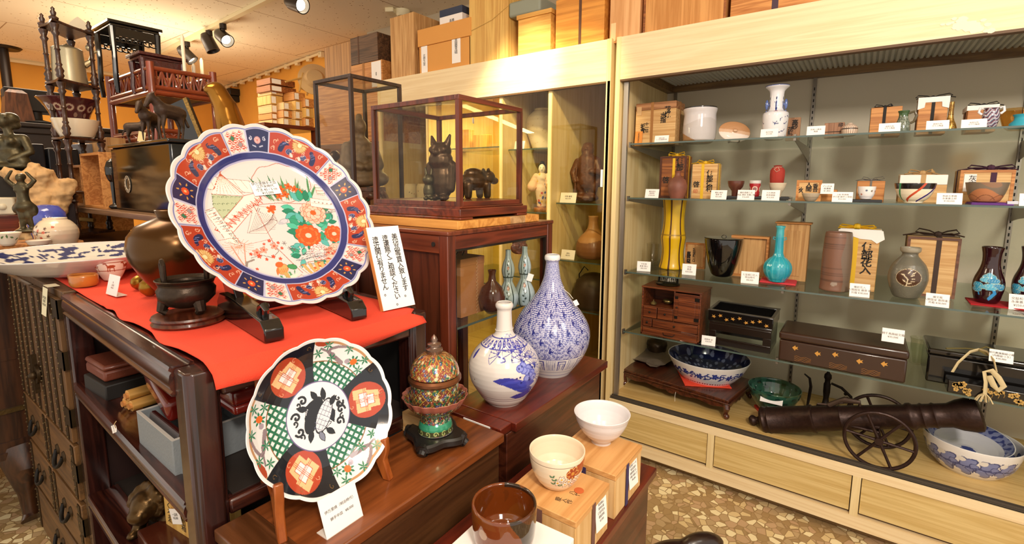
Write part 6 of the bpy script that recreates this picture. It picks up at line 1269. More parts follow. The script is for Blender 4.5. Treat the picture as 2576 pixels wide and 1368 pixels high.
t = T('photo_frame', 'dark red picture frame standing inside the grey box', 'frame', (a.x+.009, a.y+.02, zs1+.0045), -.02); obj('frame', G().box(0, .006, 0, .14, 0, .066, 0, MX.Rotation(.15, 4, 'Y')), mat('dark_red_frame', '#3a0f0c', .4), t); obj('edge', G().box(-.003, -.0005, 0, .14, 0, .064, 0, MX.Rotation(.15, 4, 'Y')), mat('silver_edge', '#8c8688', .4, .4), t)
t = T('lacquer_case', 'glossy red lacquer box propped askew inside the grey box', 'box', (a.x+.022, a.y+.075, zs1+.066)); obj('box', G().box(0, .13, 0, .15, 0, .046), REDL, t, bev=.010, seg=3, M=MX.Rotation(-.12, 4, 'Z') @ MX.Rotation(-.16, 4, 'Y') @ MX.Rotation(.20, 4, 'X'))
g = G(); g.prism([(-.006, 0), (0, .008), (.006, 0), (.002, .001), (0, .004), (-.002, .001)], 0, .0005); obj('gold_mark', g, MATS['gold_flower'], t, M=MX.Translation(V((.112, .03, .068))))
a = at(449, 1225, Z=zs1); lying('beige_box', 'narrow beige and brown card box tucked behind the front post', 'box', V((a.x+.026, a.y-.02, 0)), -.03, .035, .03, .105, zs1, mat('beige_card', '#9a8a6c', .7), bev=.002, lid=.3, lidm=mat('beige_card_lid', '#b3a588', .7))
# stacked lacquer boxes seen through the front
p = at(640, 1200, Y=.90); 
t = T('flowered_black_box', 'black lacquer box with small gold flowers seen through the stand front', 'box', (.545, .92, zs1), -.04); obj('body', G().box(-.11, .11, -.06, .06, 0, .075), BLACKL, t, bev=.006); obj('lid', G().box(-.112, .112, -.062, .062, .0756, .11), BLACKL, t, bev=.01, seg=3)
g = G()
for k, (x, z) in enumerate(((-.07, .085), (-.035, .066), (.0, .09), (-.095, .075), (-.05, .098))):
    for j in range(6): q = j*PI/3+k; g.prism([(.0045*math.cos(q)+.003*math.cos(i), .0045*math.sin(q)+.003*math.sin(i)) for i in np.arange(0, 6.28, 1.05)], 0, .0005, frame((x, -.0628, z), (1, 0, 0), (0, 0, 1)))
obj('gold_flower_pattern', g, MATS['gold_flower'], t)
t = T('red_document_box', 'large red lacquer document box on the flowered black box', 'box', (.50, .93, zs1+.1108), -.04); obj('body', G().box(-.13, .13, -.075, .075, 0, .018), REDL, t, bev=.006); obj('lid', G().box(-.134, .134, -.079, .079, .0186, .048), REDL, t, bev=.009, seg=3)
g = G(); rn = random.Random(2)
for k in range(12): x = -.03+.06*rn.random(); g.tube([(x, -.05+.04*rn.random(), .0484), (x+.015*rn.random(), -.055+.04*rn.random(), .0484), (x+.03*rn.random(), -.04+.04*rn.random(), .0484)], .0008, 4)
obj('gold_writing', g, mat('gold_line', '#b9975a', .4, .3), t)
t = T('price_tag', 'small white tag lying on the red document box', 'price tag', (.40, .865, zs1+.1598), .35); obj('tag', G().prism([(-.018, -.008), (.014, -.008), (.020, 0), (.014, .008), (-.018, .008)], 0, .0006), PAPER, t)
# lower shelf: bronze lion, lettered box, brown box
zs2 = Z2-.0012
p = at(355, 1330, Z=zs2); lion = [((0, 0, .05), (.036, .055, .036)), ((0, -.055, .085), (.034, .036, .034)), ((0, -.085, .075), (.022, .018, .018)), ((0, -.08, .060), (.02, .014, .01)), ((-.03, -.03, .06), (-.034, -.05, .01), .016, .014), ((.03, -.03, .06), (.034, -.05, .01), .016, .014), ((-.03, .04, .05), (-.034, .02, .012), .018, .014), ((.03, .04, .05), (.034, .02, .012), .018, .014), ((0, .055, .07), (0, .075, .12), .014, .02), ((-.034, -.06, .01), (.014, .02, .01)), ((.034, -.06, .01), (.014, .02, .01))]
for k in range(16): q = k*.4; lion.append(((.036*math.cos(q), -.045-.01*math.sin(k), .088+.034*math.sin(q)), .0125))
figure('bronze_lion', 'bronze guardian lion crouching on the lower shelf of the stand', 'figurine', (p.x+.05, p.y-.02, zs2), -1.0, lion, mat('gilt_bronze', '#5b4427', .32, .85, bump=.3, bscale=60., var=.4), .0042, 1, scale=1.0)
p = at(415, 1365, Z=zs2); t = T('lettered_box', 'yellow wooden box with brush lettering and a paper label on the lower shelf', 'box', (p.x+.02, p.y-.09, zs2), .12); obj('body', G().box(0, .12, 0, .10, 0, .145), PAULY, t, bev=.002); t['w'], t['h'], t['d'] = .10, .145, .24
for k, (s_, y) in enumerate((('くろゑ', .078), ('紀州箱', .02))): write(vertical(s_), .020, t, frame((-.0008, y, .075), (0, -1, 0), (0, 0, 1)), lead=.85)
o = obj('paper_label', G().box(-.022, .022, -.018, .018, 0, .0006), PAPER, t, M=frame((-.003, .045, .08), (0, -1, .35), (0, .35, 1))); write('一品物\n¥5,000', .008, o, MX.Translation(V((0, 0, .001))))
p = at(345, 1368, Z=zs2); lying('brown_box', 'shiny brown lacquer box lying low on the lower shelf', 'box', V((p.x-.01, p.y-.16, 0)), -.06, .11, .15, .04, zs2, mat('brown_lacquer_box', '#4a2014', .25, coat=.4), bev=.004)

# ================================================================ step chests before the showcase
CH = wood('step_chest_top', '#8a4a22', '#54280f', 'X', 9., .3, coat=.35, stretch=.09, cont=.8); CHF = wood('step_chest_front', '#5d3a20', '#38200f', 'X', 12., .38, coat=.2, stretch=.06, cont=.9)
RCH = wood('red_chest_top', '#6a2413', '#43130b', 'X', 10., .28, coat=.4, stretch=.08, cont=.8); RCF = wood('red_chest_front', '#5a2a18', '#3a170c', 'X', 12., .35, coat=.2)
ZS = .65
t = T('low_chest', 'brown wooden chest holding the smaller painted plate and the enamel jar', 'chest', (.55, .70, FZ)); z = ZS-FZ
obj('chest_top', G().box(-.253, .262, -.098, .098, z-.02, z), CH, t, bev=.003); obj('carcass', G().box(-.248, .252, -.09, .095, 0, z-.0204), CHF, t, bev=.002)
obj('end_cleat', G().box(-.2535, -.19, -.0985, .0985, z-.0204, z+.0006), wood('end_cleat_wood', '#6b3f22', '#48270f', 'Y', 10., .35, coat=.2), t, bev=.003)
t = T('low_chest', 'red-brown wooden chest holding the two blue and white bottles', 'chest', (1.10, .70, FZ))
obj('chest_top', G().box(-.236, .262, -.093, .10, z-.022, z), RCH, t, bev=.002); obj('carcass', G().box(-.255, .235, -.080, .098, 0, z-.0225), RCF, t, bev=.002)
obj('end_cleat', G().box(-.278, -.2365, -.080, .10, z-.02, z-.001), RCH, t, bev=.002); obj('paper_scrap', G().box(-.281, -.279, -.05, .03, z-.012, z-.003), PAPER, t)
ZB = .55
t = T('low_chest', 'lower red-brown chest along the aisle carrying the three tea bowls', 'chest', (.70, .47, FZ)); z = ZB-FZ
obj('chest_top', G().box(-.62, .345, -.135, .115, z-.02, z), RCH, t, bev=.003); obj('carcass', G().box(-.61, .335, -.12, .11, 0, z-.0204), RCF, t, bev=.002)
# smaller Imari plate on an easel
PR2, PC2, PA2 = .132, V((.4515, .712, .806)), .31
def p_small_imari(b):
    r, th = b.nom, b.th; deg = np.degrees(th) % 360; BK, RD, PT = '#161a24', '#b3452c', '#e6bb88'
    b.put(np.nonzero(r < 1.2)[0], '#e4e3e2')
    def sel(a0, a1, r0, r1): d = (deg-a0) % 360; return np.nonzero((d < (a1-a0)) & (r > r0) & (r < r1))[0]
    def pol(a, rad): return (rad*math.cos(math.radians(a)), rad*math.sin(math.radians(a)))
    for m in (118, -2, 238):                                 # three black fields with red discs
        b.put(sel(m-31, m+31, .42, .955), BK)
        x, y = pol(m, .68); b.ell(x, y, .245, .245, RD); q = math.radians(m+ (20 if m == 118 else 88 if m == -2 else -24)); ca, sa = math.cos(q), math.sin(q)
        def L2(u, v): return (x+ca*u-sa*v, y+sa*u+ca*v)
        b.poly([L2(-.16, -.05), L2(-.16, .14), L2(.03, .14), L2(.03, .17), L2(.16, .17), L2(.16, -.02), L2(.13, -.02), L2(.10, -.17), L2(-.12, -.17), L2(-.12, -.05)], PT)
        b.poly([L2(-.09, -.02), L2(-.09, .08), L2(.10, .09), L2(.10, -.02)], '#e9e4e2', line='#c25a3a', lw=.008); b.poly([L2(-.07, -.11), L2(-.07, -.02), L2(.06, -.02), L2(.06, -.11)], '#e9e4e2', line='#c25a3a', lw=.008)
        for dx in (-.02, .0, .02): b.stroke([L2(dx, -.17), L2(dx, .17)], .007, '#c25a3a')
        for dy in (-.01, .01): b.stroke([L2(-.16, dy), L2(.16, dy+.01)], .007, '#c25a3a')
        b.curl(*L2(.05, -.20), .04, .008, '#d99a78', 1, .7); b.curl(*L2(-.05, .20), .035, .008, '#d99a78', 3, .7)
        for k in range(3): b.curl(*pol(m+26*(k-1), .88), .035, .005, '#7a5a30', k, .8)
    for m in (58, 178, 298):                                 # white garden fields with green lattice
        lat = sel(m-29, m+29, .44, .70); u, v = b.U[lat], b.W[lat]; b.put(lat, '#e4e3e2')
        k = ((np.abs(((u+v)*9.2) % 1-.5) < .20) | (np.abs(((u-v)*9.2) % 1-.5) < .20)); b.put(lat[k], '#1e6a4c'); b.put(sel(m-29, m+29, .69, .705), '#8a5a34')
        b.put(sel(m-29, m+29, .925, .96), '#b98a60'); 
        x, y = pol(m+12, .97); b.ell(*pol(m+22, .93), .10, .045, '#a8452c', math.radians(m+112)) if m != 298 else b.ell(*pol(m+20, .93), .13, .05, '#e07a3a', math.radians(m+110))
        pts = [pol(m-4+18*math.sin(k*.5), .72+.035*k) for k in range(7)]; b.stroke(pts, .055, '#8d7a80', w2=.03); b.stroke([pol(m+8, .80), pol(m+22, .86)], .026, '#8d7a80')
        for k in range(4): b.stroke([(pts[k+1][0]-.02, pts[k+1][1]-.015), (pts[k+1][0]+.02, pts[k+1][1]+.015)], .006, '#6a5a64')
        x, y = pol(m-15, .80)
        for k in range(8): b.leaf(x+.03*math.cos(k*.8), y+.03*math.sin(k*.8), .06, .03, k*.8, '#2a7a58')
        b.ell(x, y, .046, .042, '#e06a2a'); x, y = pol(m-9, .765); b.ell(x, y, .036, .034, '#a898a4')
        for a_, rr_ in ((-22, .90), (-4, .91), (9, .74), (16, .90), (24, .80), (-25, .76)):
            x, y = pol(m+a_, rr_)
            for k in range(6): b.leaf(x, y, .075, .022, k*1.05+a_, '#2f7a58')
    b.ell(0, 0, .44, .44, '#6a5a88'); b.ell(0, 0, .428, .428, '#e6e5e6')
    ca, sa = math.cos(-.72), math.sin(-.72)
    def L3(u, v): return (ca*u-sa*v, sa*u+ca*v)
    b.poly([L3(-.24, .0), L3(-.18, .14), L3(0, .19), L3(.18, .14), L3(.24, 0), L3(.1, .02), L3(-.1, .02)][::-1], '#12141c'); b.poly([L3(-.2, -.01), L3(.2, -.01), L3(.16, -.12), L3(0, -.17), L3(-.16, -.12)], '#dcdbe2', line='#12141c', lw=.010)
    ca, sa = math.cos(.9), math.sin(.9)
    b.ell(-.07, .03, .24, .105, '#12141c', 1.0); b.ell(.06, -.02, .235, .10, '#dcdbe2', 1.0, line='#12141c', lw=.010)
    for k in range(7): 
        q = -.18+k*.06; x, y = .06+ca*q, -.02+sa*q; w_ = .095*math.sqrt(max(0, 1-(q/.235)**2)); b.stroke([(x-sa*w_, y+ca*w_), (x+sa*w_, y-ca*w_)], .006, '#5a5e78')
    for k in range(3): q = -.05+k*.05; b.stroke([(.06-sa*q-ca*.2, -.02+ca*q-sa*.2), (.06-sa*q+ca*.2, -.02+ca*q+sa*.2)], .005, '#5a5e78')
    for e, L_ in ((1.0, .17), (1.5, .15), (.4, .14), (3.9, .16), (4.5, .15), (5.0, .15), (2.4, .13)): b.leaf(.19*math.cos(e), .20*math.sin(e), L_, .075, e+.5, '#12141c' if e != 4.5 else '#7a7e92', line='#12141c', lw=.008)
    for e in (2.2, 2.9, 3.5, 5.7, 6.2, .2): b.curl(.31*math.cos(e), .31*math.sin(e), .062, .030, '#12141c', e, 1.0, 1 if e > 3 else -1); b.curl(.33*math.cos(e+.22), .33*math.sin(e+.22), .04, .022, '#12141c', e+2, .8)
    b.put(np.nonzero(r > .955)[0], '#e9e8e8')
t = T('imari_plate', 'smaller scalloped painted plate with red discs on a wooden easel', 'plate', PC2); MP2 = plate_matrix(PC2, PA2, -.05)
prof = [(0, -.20), (.42, -.205), (.60, -.19), (.80, -.12), (.94, -.03), (1.0, .01), (1.0, -.006), (.94, -.05), (.78, -.15), (.60, -.225), (.56, -.245), (.52, -.23), (0, -.225)]
o = obj('plate', plate_mesh(PR2, prof, 16, .022, 300, 960, p_small_imari, '#e4e3e2'), None, t); o.matrix_local = MX.Translation(-PC2) @ MP2
EZ = wood('easel_wood', '#a85a22', '#8a4214', 'Z', 10., .35, coat=.3); t = T('plate_easel', 'folding brown wooden easel holding the smaller painted plate', 'easel', (.45, .70, ZS)); O_ = V(t.location)
for f1, hk, n_ in ((at(712, 1366, Z=ZS), (705, 1230), 0), (at(984, 1206, Z=ZS), (975, 1108), 1)):
    dx = V((.30, .954, 0)) if n_ == 0 else V((-.25, .968, 0)); Mf = MX.Translation(-O_) @ frame(f1, dx, (0, 0, 1)); hz = zat(f1, hk[1])-ZS
    g = G(); g.prism([(-.002, 0), (.014, 0), (.030, hz*.45), (.042, hz*.62), (.070, hz*.66), (.080, hz*.9), (.14, .25), (.128, .25), (.064, hz*.75), (.040, hz*.74), (.022, hz*.80), (.020, hz), (.006, hz+.004), (.004, hz*.75), (.010, hz*.5)], -.007, .007, Mf); obj('leg', g, EZ, t, bev=.0025)
    g = G(); g.tube([Mf @ V((.10, .14, 0)), Mf @ V((.15, .0, 0))], .006, 8); obj('back_strut', g, EZ, t)
obj('top_piece', G().box(-.03, .07, .085, .097, .235, .262), EZ, t, bev=.004)
# its card
p0, p1 = at(823, 1359, Z=ZS), at(914, 1297, Z=ZS)
t = card('for the smaller painted plate, lettered in ink', (823, 1359), (914, 1297), 92, ZS, (), back=True, group=None, tilt=20); ca = [c for c in t.children if c.name.startswith('card')][0]; wc_ = (p1-p0).length
hc = max(v.co.z for v in ca.data.vertices)
write('伊万里焼（明治時代）', wc_*.083, ca, frame((0, -.0007, hc*.62), (1, 0, 0), (0, 0, 1)), INK); write('錦手中皿   ¥8,000', wc_*.083, ca, frame((0, -.0007, hc*.40), (1, 0, 0), (0, 0, 1)), INK)
p = at(990, 1065, Z=ZS); S('wood_block', 'small pale wooden block behind the smaller painted plate', 'block', G().box(-.02, .02, -.03, .03, 0, .045), PAUL, (.708, .765, ZS), bev=.001)
# enamel jar on black stand
p = at(1097, 1140, Z=ZS); p += V((p.x, p.y, 0)).normalized()*.045; s = mpp(p)*hcos(p); rz = face_cam(p)
t = T('carved_stand', 'black four-footed carved stand beneath the enamel jar', 'stand', (p.x, p.y, ZS), rz+.35); BLW = mat('ebonised_wood', '#1c1917', .4, coat=.15); zst = zat(p, 1082)-ZS
def sqr(r, k=.16): return [(r*(1+k*math.cos(4*q+PI))*math.cos(q), r*(1+k*math.cos(4*q+PI))*math.sin(q)) for q in np.linspace(0, 2*PI, 64, endpoint=False)]
obj('stand_top', loft([(sqr(.055), zst-.018), (sqr(.060), zst-.014), (sqr(.060), zst-.004), (sqr(.055), zst)]), BLW, t)
for k in range(4): 
    q = k*PI/2+PI/4; c, s_ = math.cos(q), math.sin(q); g = G(); g.tube([(c*.058, s_*.058, zst-.010), (c*.066, s_*.066, zst*.55), (c*.060, s_*.060, .016), (c*.070, s_*.070, .008)], [.013, .014, .010, .0085], 10); obj('leg', g, BLW, t)
def p_enamel(b):
    rn = random.Random(14); H = b.W.max(); P_ = ('#b8402e', '#2f6a4a', '#2b4288', '#c9a24a', '#d8cfa0', '#8a2f28')
    g1 = (np.abs(((b.U+b.W)*78) % 1-.5) < .06) | (np.abs(((b.U-b.W)*78) % 1-.5) < .06); b.put(np.nonzero(g1)[0], '#c9b04a')
    for k in range(900): x, y = (rn.random()-.5)*6.3*b.rm, rn.random()*H; b.flower(x, y, .0036, 5, P_[k % 6], '#e6d8a0') if k % 3 else b.leaf(x, y, .009, .005, rn.random()*6, P_[1])
ENM = paint('enamel', .2, .5, .25); COP = mat('copper_rim', '#8a5a3c', .3, .8)
def lt(pts): return [(hw*s, zat(p, y)-ZS-zst) for hw, y in pts]
t = T('enamel_jar', 'lidded enamel jar with flower pattern standing in a scalloped saucer', 'jar', (p.x, p.y, ZS+zst+.0008), rz)
def p_saucer(b): p_enamel(b); b.put(np.nonzero((b.row > .40) & (b.row < .56))[0], '#b06a58')
def p_foot(b): p_enamel(b); H = b.W.max(); b.put(np.nonzero((b.W > H*.30) & (b.W < H*.62))[0], '#3a9a74'); b.put(np.nonzero((b.W > H*.06) & (b.W < H*.30))[0], '#4a4a2c'); [b.curl(k*.018, H*.18, .006, .002, '#b9c47a', k, 1.) for k in range(-8, 9)]; b.put(np.nonzero(b.W < H*.05)[0], '#c9c6c0')
f1 = lt([(44, 1088), (43, 1078), (42, 1060), (34, 1048), (36, 1036)]); f1[0] = (f1[0][0], 0)
obj('foot', painted_lathe('foot', [(0, 0)]+f1, 260, 90, p_foot, '#6a3a2c', ENM), None, t)
sa_ = lt([(36, 1037), (55, 1026), (72, 1008), (82, 990)]); o = obj('saucer', painted_lathe('saucer', [(0, sa_[0][1])]+bowl_prof(sa_, .003, sa_[0][1]+.006), 320, 120, p_saucer, '#7a3a2e', ENM, .018, 18), None, t)
bo = lt([(40, 1024), (54, 1016), (59, 1000), (59, 965), (58, 950)]); obj('body', painted_lathe('body', [(0, bo[0][1])]+bo+[(0, bo[-1][1])], 320, 150, p_enamel, '#6e4034', ENM), None, t)
obj('rim_band', G().lathe(lt([(60, 958), (66, 952), (66, 946), (60, 941)]), 56), COP, t)
li = lt([(62, 943), (60, 925), (50, 905), (34, 892), (26, 888)]); li = [(r_, z_+.0) for r_, z_ in li]; l_ = obj('lid', painted_lathe('lid', [(0, li[0][1])]+li+[(0, li[-1][1])], 320, 110, p_enamel, '#9a5038', ENM), None, t)
obj('finial', G().lathe(lt([(18, 892), (19, 884), (21, 881), (21, 877), (14, 874), (13, 871), (17, 869), (17, 865), (9, 862), (8, 859), (9, 855), (6, 848), (0, 841)]), 36), mat('pewter_finial', '#8a7264', .3, .8), l_, ang=60)
# the two big bottles
def p_arita(b):
    bl, d2 = '#3a3f9e', '#5a60b8'; H = b.W.max(); out = np.nonzero(b.row < 2)[0]
    b.put(np.nonzero((b.W > H*.592) & (b.W < H*.668))[0], '#e2dcdb')
    for k in range(-8, 9): b.curl(k*b.rm*.26, H*.630, .0085, .0036, bl, k, 1.25)
    for z in (.592, .670): b.put(np.nonzero(np.abs(b.W-H*z) < .0009)[0], bl)
    for z in (.125, .10, .03): b.put(np.nonzero(np.abs(b.W-H*z) < .0006)[0], '#7a5a6a')
    x0 = b.rm*.35
    for k, (x, y, L_, w_, e) in enumerate(((-.060, .335, .075, .020, -.02), (-.042, .315, .080, .020, -.10), (-.022, .285, .075, .020, -.22), (-.008, .262, .06, .018, -.3), (-.035, .30, .08, .016, -.15), (.0, .30, .06, .022, -.1), (-.015, .155, .075, .018, .02), (.01, .150, .05, .016, .1))): b.leaf(x0+x, H*y, L_, w_, e, bl if k % 2 == 0 else '#454bb0')
    rn = random.Random(3)
    for x, y, n, e0, L_ in ((-.004, .575, 9, .3, .034), (-.05, .56, 8, .8, .03), (.03, .56, 10, .2, .036), (.055, .50, 10, -.3, .036), (.06, .43, 9, -.6, .032), (.048, .20, 9, -1.2, .03), (.055, .34, 10, -.9, .03), (.02, .50, 8, 0, .03)):
        for k in range(n): e = e0+PI*k/(n-1); b.stroke([(x0+x, H*y), (x0+x+L_*math.cos(e), H*y+L_*math.sin(e))], .0015, bl)
        b.stroke([(x0+x+L_*math.cos(e0+PI*k/20), H*y+L_*math.sin(e0+PI*k/20)) for k in range(21)], .0013, bl)
    for x, y in ((.02, .46), (.035, .43), (.03, .40), (.045, .38), (.02, .42), (.038, .36), (.05, .33), (.01, .44), (.028, .34)): b.ell(x0+x, H*y, .011, .009, d2, 0); b.ell(x0+x, H*y, .008, .006, '#8a90d4')
    for k in range(22): x, y = x0-.01+.07*rn.random(), H*(.30+.26*rn.random()); b.ell(x, y, .0026, .0026, '#2a2e7a')
    b.stroke([(x0-.05, H*.545), (x0-.03, H*.53), (x0-.028, H*.51), (x0-.04, H*.50)], .003, bl); b.ell(-b.rm*1.2, H*.52, .006, .012, bl); b.ell(-b.rm*.95, H*.30, .0016, .0016, '#3a3330')
t = pot('bottle_vase', 'white round bottle painted with blue pine leaves, shorter of two bottles', 'vase', 1268, 1022, ZS, [(38, 1022), (41, 1010), (44, 1003), (56, 993), (66, 978), (77, 962), (85, 946), (89, 920), (86, 901), (76, 882), (62, 866), (42, 849), (26, 841), (21, 831), (19, 810), (18, 785), (18, 777), (22, 771), (22, 764), (19, 760)], GLZ, None, .004, painter=p_arita, base='#ded6cf', nu=640, nv=440)
R_, H_ = t['rr'], t['hh']; obj('string', G().tube([(.0225*math.sin(q), -.0225*math.cos(q), H_*.735+.002*math.sin(q)) for q in np.linspace(0, 2*PI, 30, endpoint=False)], .0007, 5, closed=True), MATS['white_thread'], t)
def p_tako(b):
    H = b.W.max(); bl = '#3b4193'; up = b.W > H*.205
    b.put(np.nonzero(up & (b.W < H*.955))[0], '#c9c9df')
    rows = np.sin(b.W*1350+1.3*np.sin(b.U*95)+1.2*np.sin(b.U*41+b.W*60)); br = np.sin(b.U*520+3*np.sin(b.W*210)); b.put(np.nonzero(up & (b.W < H*.955) & ((rows > -.05)) & (br > -.88))[0], bl)
    rib = np.abs(((b.th*10/PI) % 1)-.5) < .05; b.put(np.nonzero(up & (b.W < H*.72) & rib)[0], '#2c3280', .35)
    rn = random.Random(6)
    for j in range(7):
        for k in range(-7, 8): 
            x, y = k*b.rm*.46+(j % 2)*b.rm*.23, H*(.27+j*.068); b.ell(x, y, .0062, .0055, '#262c7c'); b.ell(x+.0025, y-.002, .0032, .0026, '#8f94c8'); b.leaf(x-.005, y+.003, .013, .004, 1.2, '#262c7c')
    b.put(np.nonzero((b.W < H*.205) & (b.W > H*.09))[0], '#dcd9dd'); b.put(np.nonzero(np.abs(b.W-H*.205) < .0009)[0], bl); b.put(np.nonzero(np.abs(b.W-H*.212) < .0004)[0], bl)
    for k in range(-10, 11):
        x = k*b.rm*.315
        if k % 2: b.stroke([(x-.011, H*.095), (x-.012, H*.185), (x+.012, H*.185), (x+.011, H*.095)], .0032, bl); b.stroke([(x-.005, H*.10), (x-.006, H*.165), (x+.006, H*.165), (x+.005, H*.10)], .0020, bl)
        else: [b.stroke([(x+q*.006, H*.095), (x+q*.0065, H*.195)], .0014, bl) for q in (-2, -1, 0, 1, 2)]
    b.put(np.nonzero(np.abs(b.W-H*.033) < .0008)[0], bl); b.put(np.nonzero(np.abs(b.W-H*.07) < .0005)[0], '#8a90b0')
t = pot('bottle_vase', 'tall pear-shaped bottle covered in fine blue pattern, larger of two bottles', 'vase', 1385, 948, ZS, [(41, 948), (43, 939), (50, 930), (60, 917), (73, 901), (85, 882), (94, 859), (96.5, 833), (91, 811), (76, 785), (55, 760), (35, 734), (25, 711), (20, 695), (17, 672), (15, 658), (18, 654), (19.5, 650), (19, 643), (16, 640)], GLZ, None, .004, painter=p_tako, base='#e6e3e2', nu=760, nv=520)
R_, H_ = t['rr'], t['hh']; g = G(); g.tube([(.034*math.sin(q), -.034*math.cos(q), H_*.715+.006*math.sin(q)) for q in np.linspace(0, 2*PI, 30, endpoint=False)], .0008, 5, closed=True); g.tube([(.033, -.012, H_*.72), (.05, -.03, H_*.69), (.060, -.034, H_*.655)], .0008, 5); obj('string', g, MATS['white_thread'], t)
g = G().box(-.006, .006, -.0004, .0004, -.016, 0); obj('tag', g, PAPER, t, M=MX.Translation(V((.064, -.046, H_*.65))) @ MX.Rotation(-.5, 4, 'Y'))
# boxes and tea bowls on the lower chest
TB = wood('tea_box_wood', '#d9a467', '#be8446', 'X', 11., .5, stretch=.05, cont=.8); TBF = wood('tea_box_end', '#e0bb84', '#c99c60', 'Z', 14., .55, stretch=.05, cont=.7)
yF = .343
def teabox(label, x0, x1, ybk, h, cordm, lines, slip_txt=None, cx=.5):
    t = T('tea_bowl_box', label, 'box', ((x0+x1)/2, (yF+ybk)/2, ZB), 0, 'boxes under the tea bowls'); w, d = x1-x0, ybk-yF
    obj('body', G().box(-w/2, w/2, -d/2, d/2, 0, h-.012), TBF, t, bev=.0012); obj('lid', G().box(-w/2-.0012, w/2+.0012, -d/2-.0012, d/2+.0012, h-.0116, h), TB, t, bev=.0012)
    x = -w/2+w*cx; g = G(); g.box(x-.006, x+.006, -d/2-.0024, -d/2-.0014, 0, h-.004); g.box(-w/2-.0024, -w/2-.0014, -.006, .006, 0, h-.006); obj('cord', g, cordm, t)
    o = obj('paper_label', G().box(-.022, .022, -.0008, 0, -.0, .058), PAPER, t, M=MX.Translation(V((x+.026, -d/2-.006, h-.064))) @ MX.Rotation(-.14, 4, 'X') @ MX.Rotation(.10, 4, 'Y'))
    write('\n'.join(lines), .0056, o, frame((0, -.0012, .030), (1, 0, 0), (0, 0, 1)), INK, lead=1.3); return t
PURR = mat('purple_braid', '#3a2e58', .8); BRB = mat('brown_braid', '#6e4a40', .8)
t1 = teabox('pale wooden box with purple braid under the white tea bowl', .822, .958, .480, .093, PURR, ('萩茶碗 十一代', '坂田泥華作', '高麗茶碗 写し', '共箱 木箱入り', '¥95,000'), cx=.42)
t2_ = teabox('orange wooden box with brown braid under the flowered tea bowl', .662, .792, .485, .093, BRB, ('和田桐山', '黄地水鳳', '仁清写花水', '銀盛茶碗', '¥7,000'), cx=.50)
for k, (s_, q) in enumerate((('慶入作', -.010), ('八代', .008))): write(vertical(s_), .012, t2_, frame((-.012+q*1.6, -.028-.006*k, .0935), (1, .25, 0), (-.25, 1, 0)), lead=.85)
o = obj('wax_seal', G().lathe([(0, 0), (.009, 0), (.009, .0005), (0, .0006)], 20), mat('orange_seal', '#c2602c', .7), t2_, loc=(.012, -.036, .0934))
t3_ = T('white_box', 'white paper-covered box under the dark brown tea bowl', 'box', (.545, .405, ZB), .03, 'boxes under the tea bowls'); obj('body', G().box(-.075, .085, -.075, .075, 0, .070), PAPER, t3_, bev=.002); obj('lid', G().box(-.077, .087, -.077, .077, .0704, .088), PAPER, t3_, bev=.002)
ZTB = ZB+.0932
def p_white(b): 
    out = b.row < .5; H = b.W.max(); b.put(np.nonzero(b.W < H*.16)[0], '#cdbfb4'); b.put(np.nonzero(out & (np.sin(b.W*330+1.5*np.sin(b.U*12)) > .55))[0], '#cdc6c6', .6)
pot('tea_bowl', 'white ribbed tea bowl on the box with the purple braid', 'bowl', 1512, 1122, ZTB, [(24, 1122), (25, 1112), (24, 1104), (48, 1085), (62, 1062), (69, 1040), (71, 1036)], paint('white_glaze', .2, .4), None, .004, painter=p_white, base='#dcd8da', nu=260, nv=180)
def p_flow(b):
    H = b.W.max(); out = b.row < .49; b.put(np.nonzero(b.W < H*.1)[0], '#e6cdae'); b.put(np.nonzero((b.row > .484) & (b.row < .492))[0], '#6a4a38')
    x0 = b.rm*.42
    b.ell(x0+.012, H*.66, .016, .013, '#9a3a1c'); b.poly([(x0-.004, H*.66), (x0+.002, H*.8), (x0+.05, H*.95), (x0+.05, H*.62), (x0+.02, H*.52)], '#a8451f'); b.flower(x0+.010, H*.66, .014, 6, '#9a3a1c', '#c98a3a', line='#e0b060', lw=.001)
    for x, y in ((-.012, .52), (.004, .42), (.020, .46), (-.004, .34), (.014, .30), (.030, .36), (-.020, .40)): b.flower(x0+x, H*y, .0092, 6, '#f3ece2', '#d9a84a', line='#8a6a58', lw=.0010, fat=.34)
    for x, y in ((-.026, .46), (-.028, .34), (-.014, .28), (-.03, .56)): b.leaf(x0+x, H*y, .008, .004, 1.0, '#4a7a5a'); b.leaf(x0+x, H*y, .008, .004, 2.4, '#4a7a5a')
pot('tea_bowl', 'cream tea bowl painted with white and russet flowers', 'bowl', 1400, 1226, ZTB, [(22, 1226), (23, 1222), (46, 1205), (62, 1178), (69, 1148), (70, 1128)], paint('cream_glaze', .16, .5), None, .0032, painter=p_flow, base='#e9d6ba', nu=340, nv=200)
def p_kuro(b):
    n = np.sin(b.U*40)+np.sin(b.W*90+b.U*22)+np.sin(b.U*115+b.W*40)*.5; H = b.W.max(); b.put(np.nonzero((b.U > .018+.012*np.sin(b.W*60)) & (b.row < .6))[0], '#2a1c12'); b.put(np.nonzero(n > 1.1)[0], '#5a2a0e', .7); b.put(np.nonzero((n < -1.0) & (b.row > .5))[0], '#6e3a12', .8); b.put(np.nonzero((np.hypot(b.U+.035, b.W-H*.62) < .008))[0], '#b59a80', .6)
pot('tea_bowl', 'dark brown and amber glazed tea bowl nearest the aisle end of the lower chest', 'bowl', 1268, 1392, ZB+.0885, [(38, 1392), (44, 1388), (66, 1372), (76, 1345), (80, 1310), (82, 1270), (80, 1262)], paint('amber_black_glaze', .08, .7), None, .005, painter=p_kuro, base='#6a300e', nu=340, nv=200, flute=.006, fl_n=3)
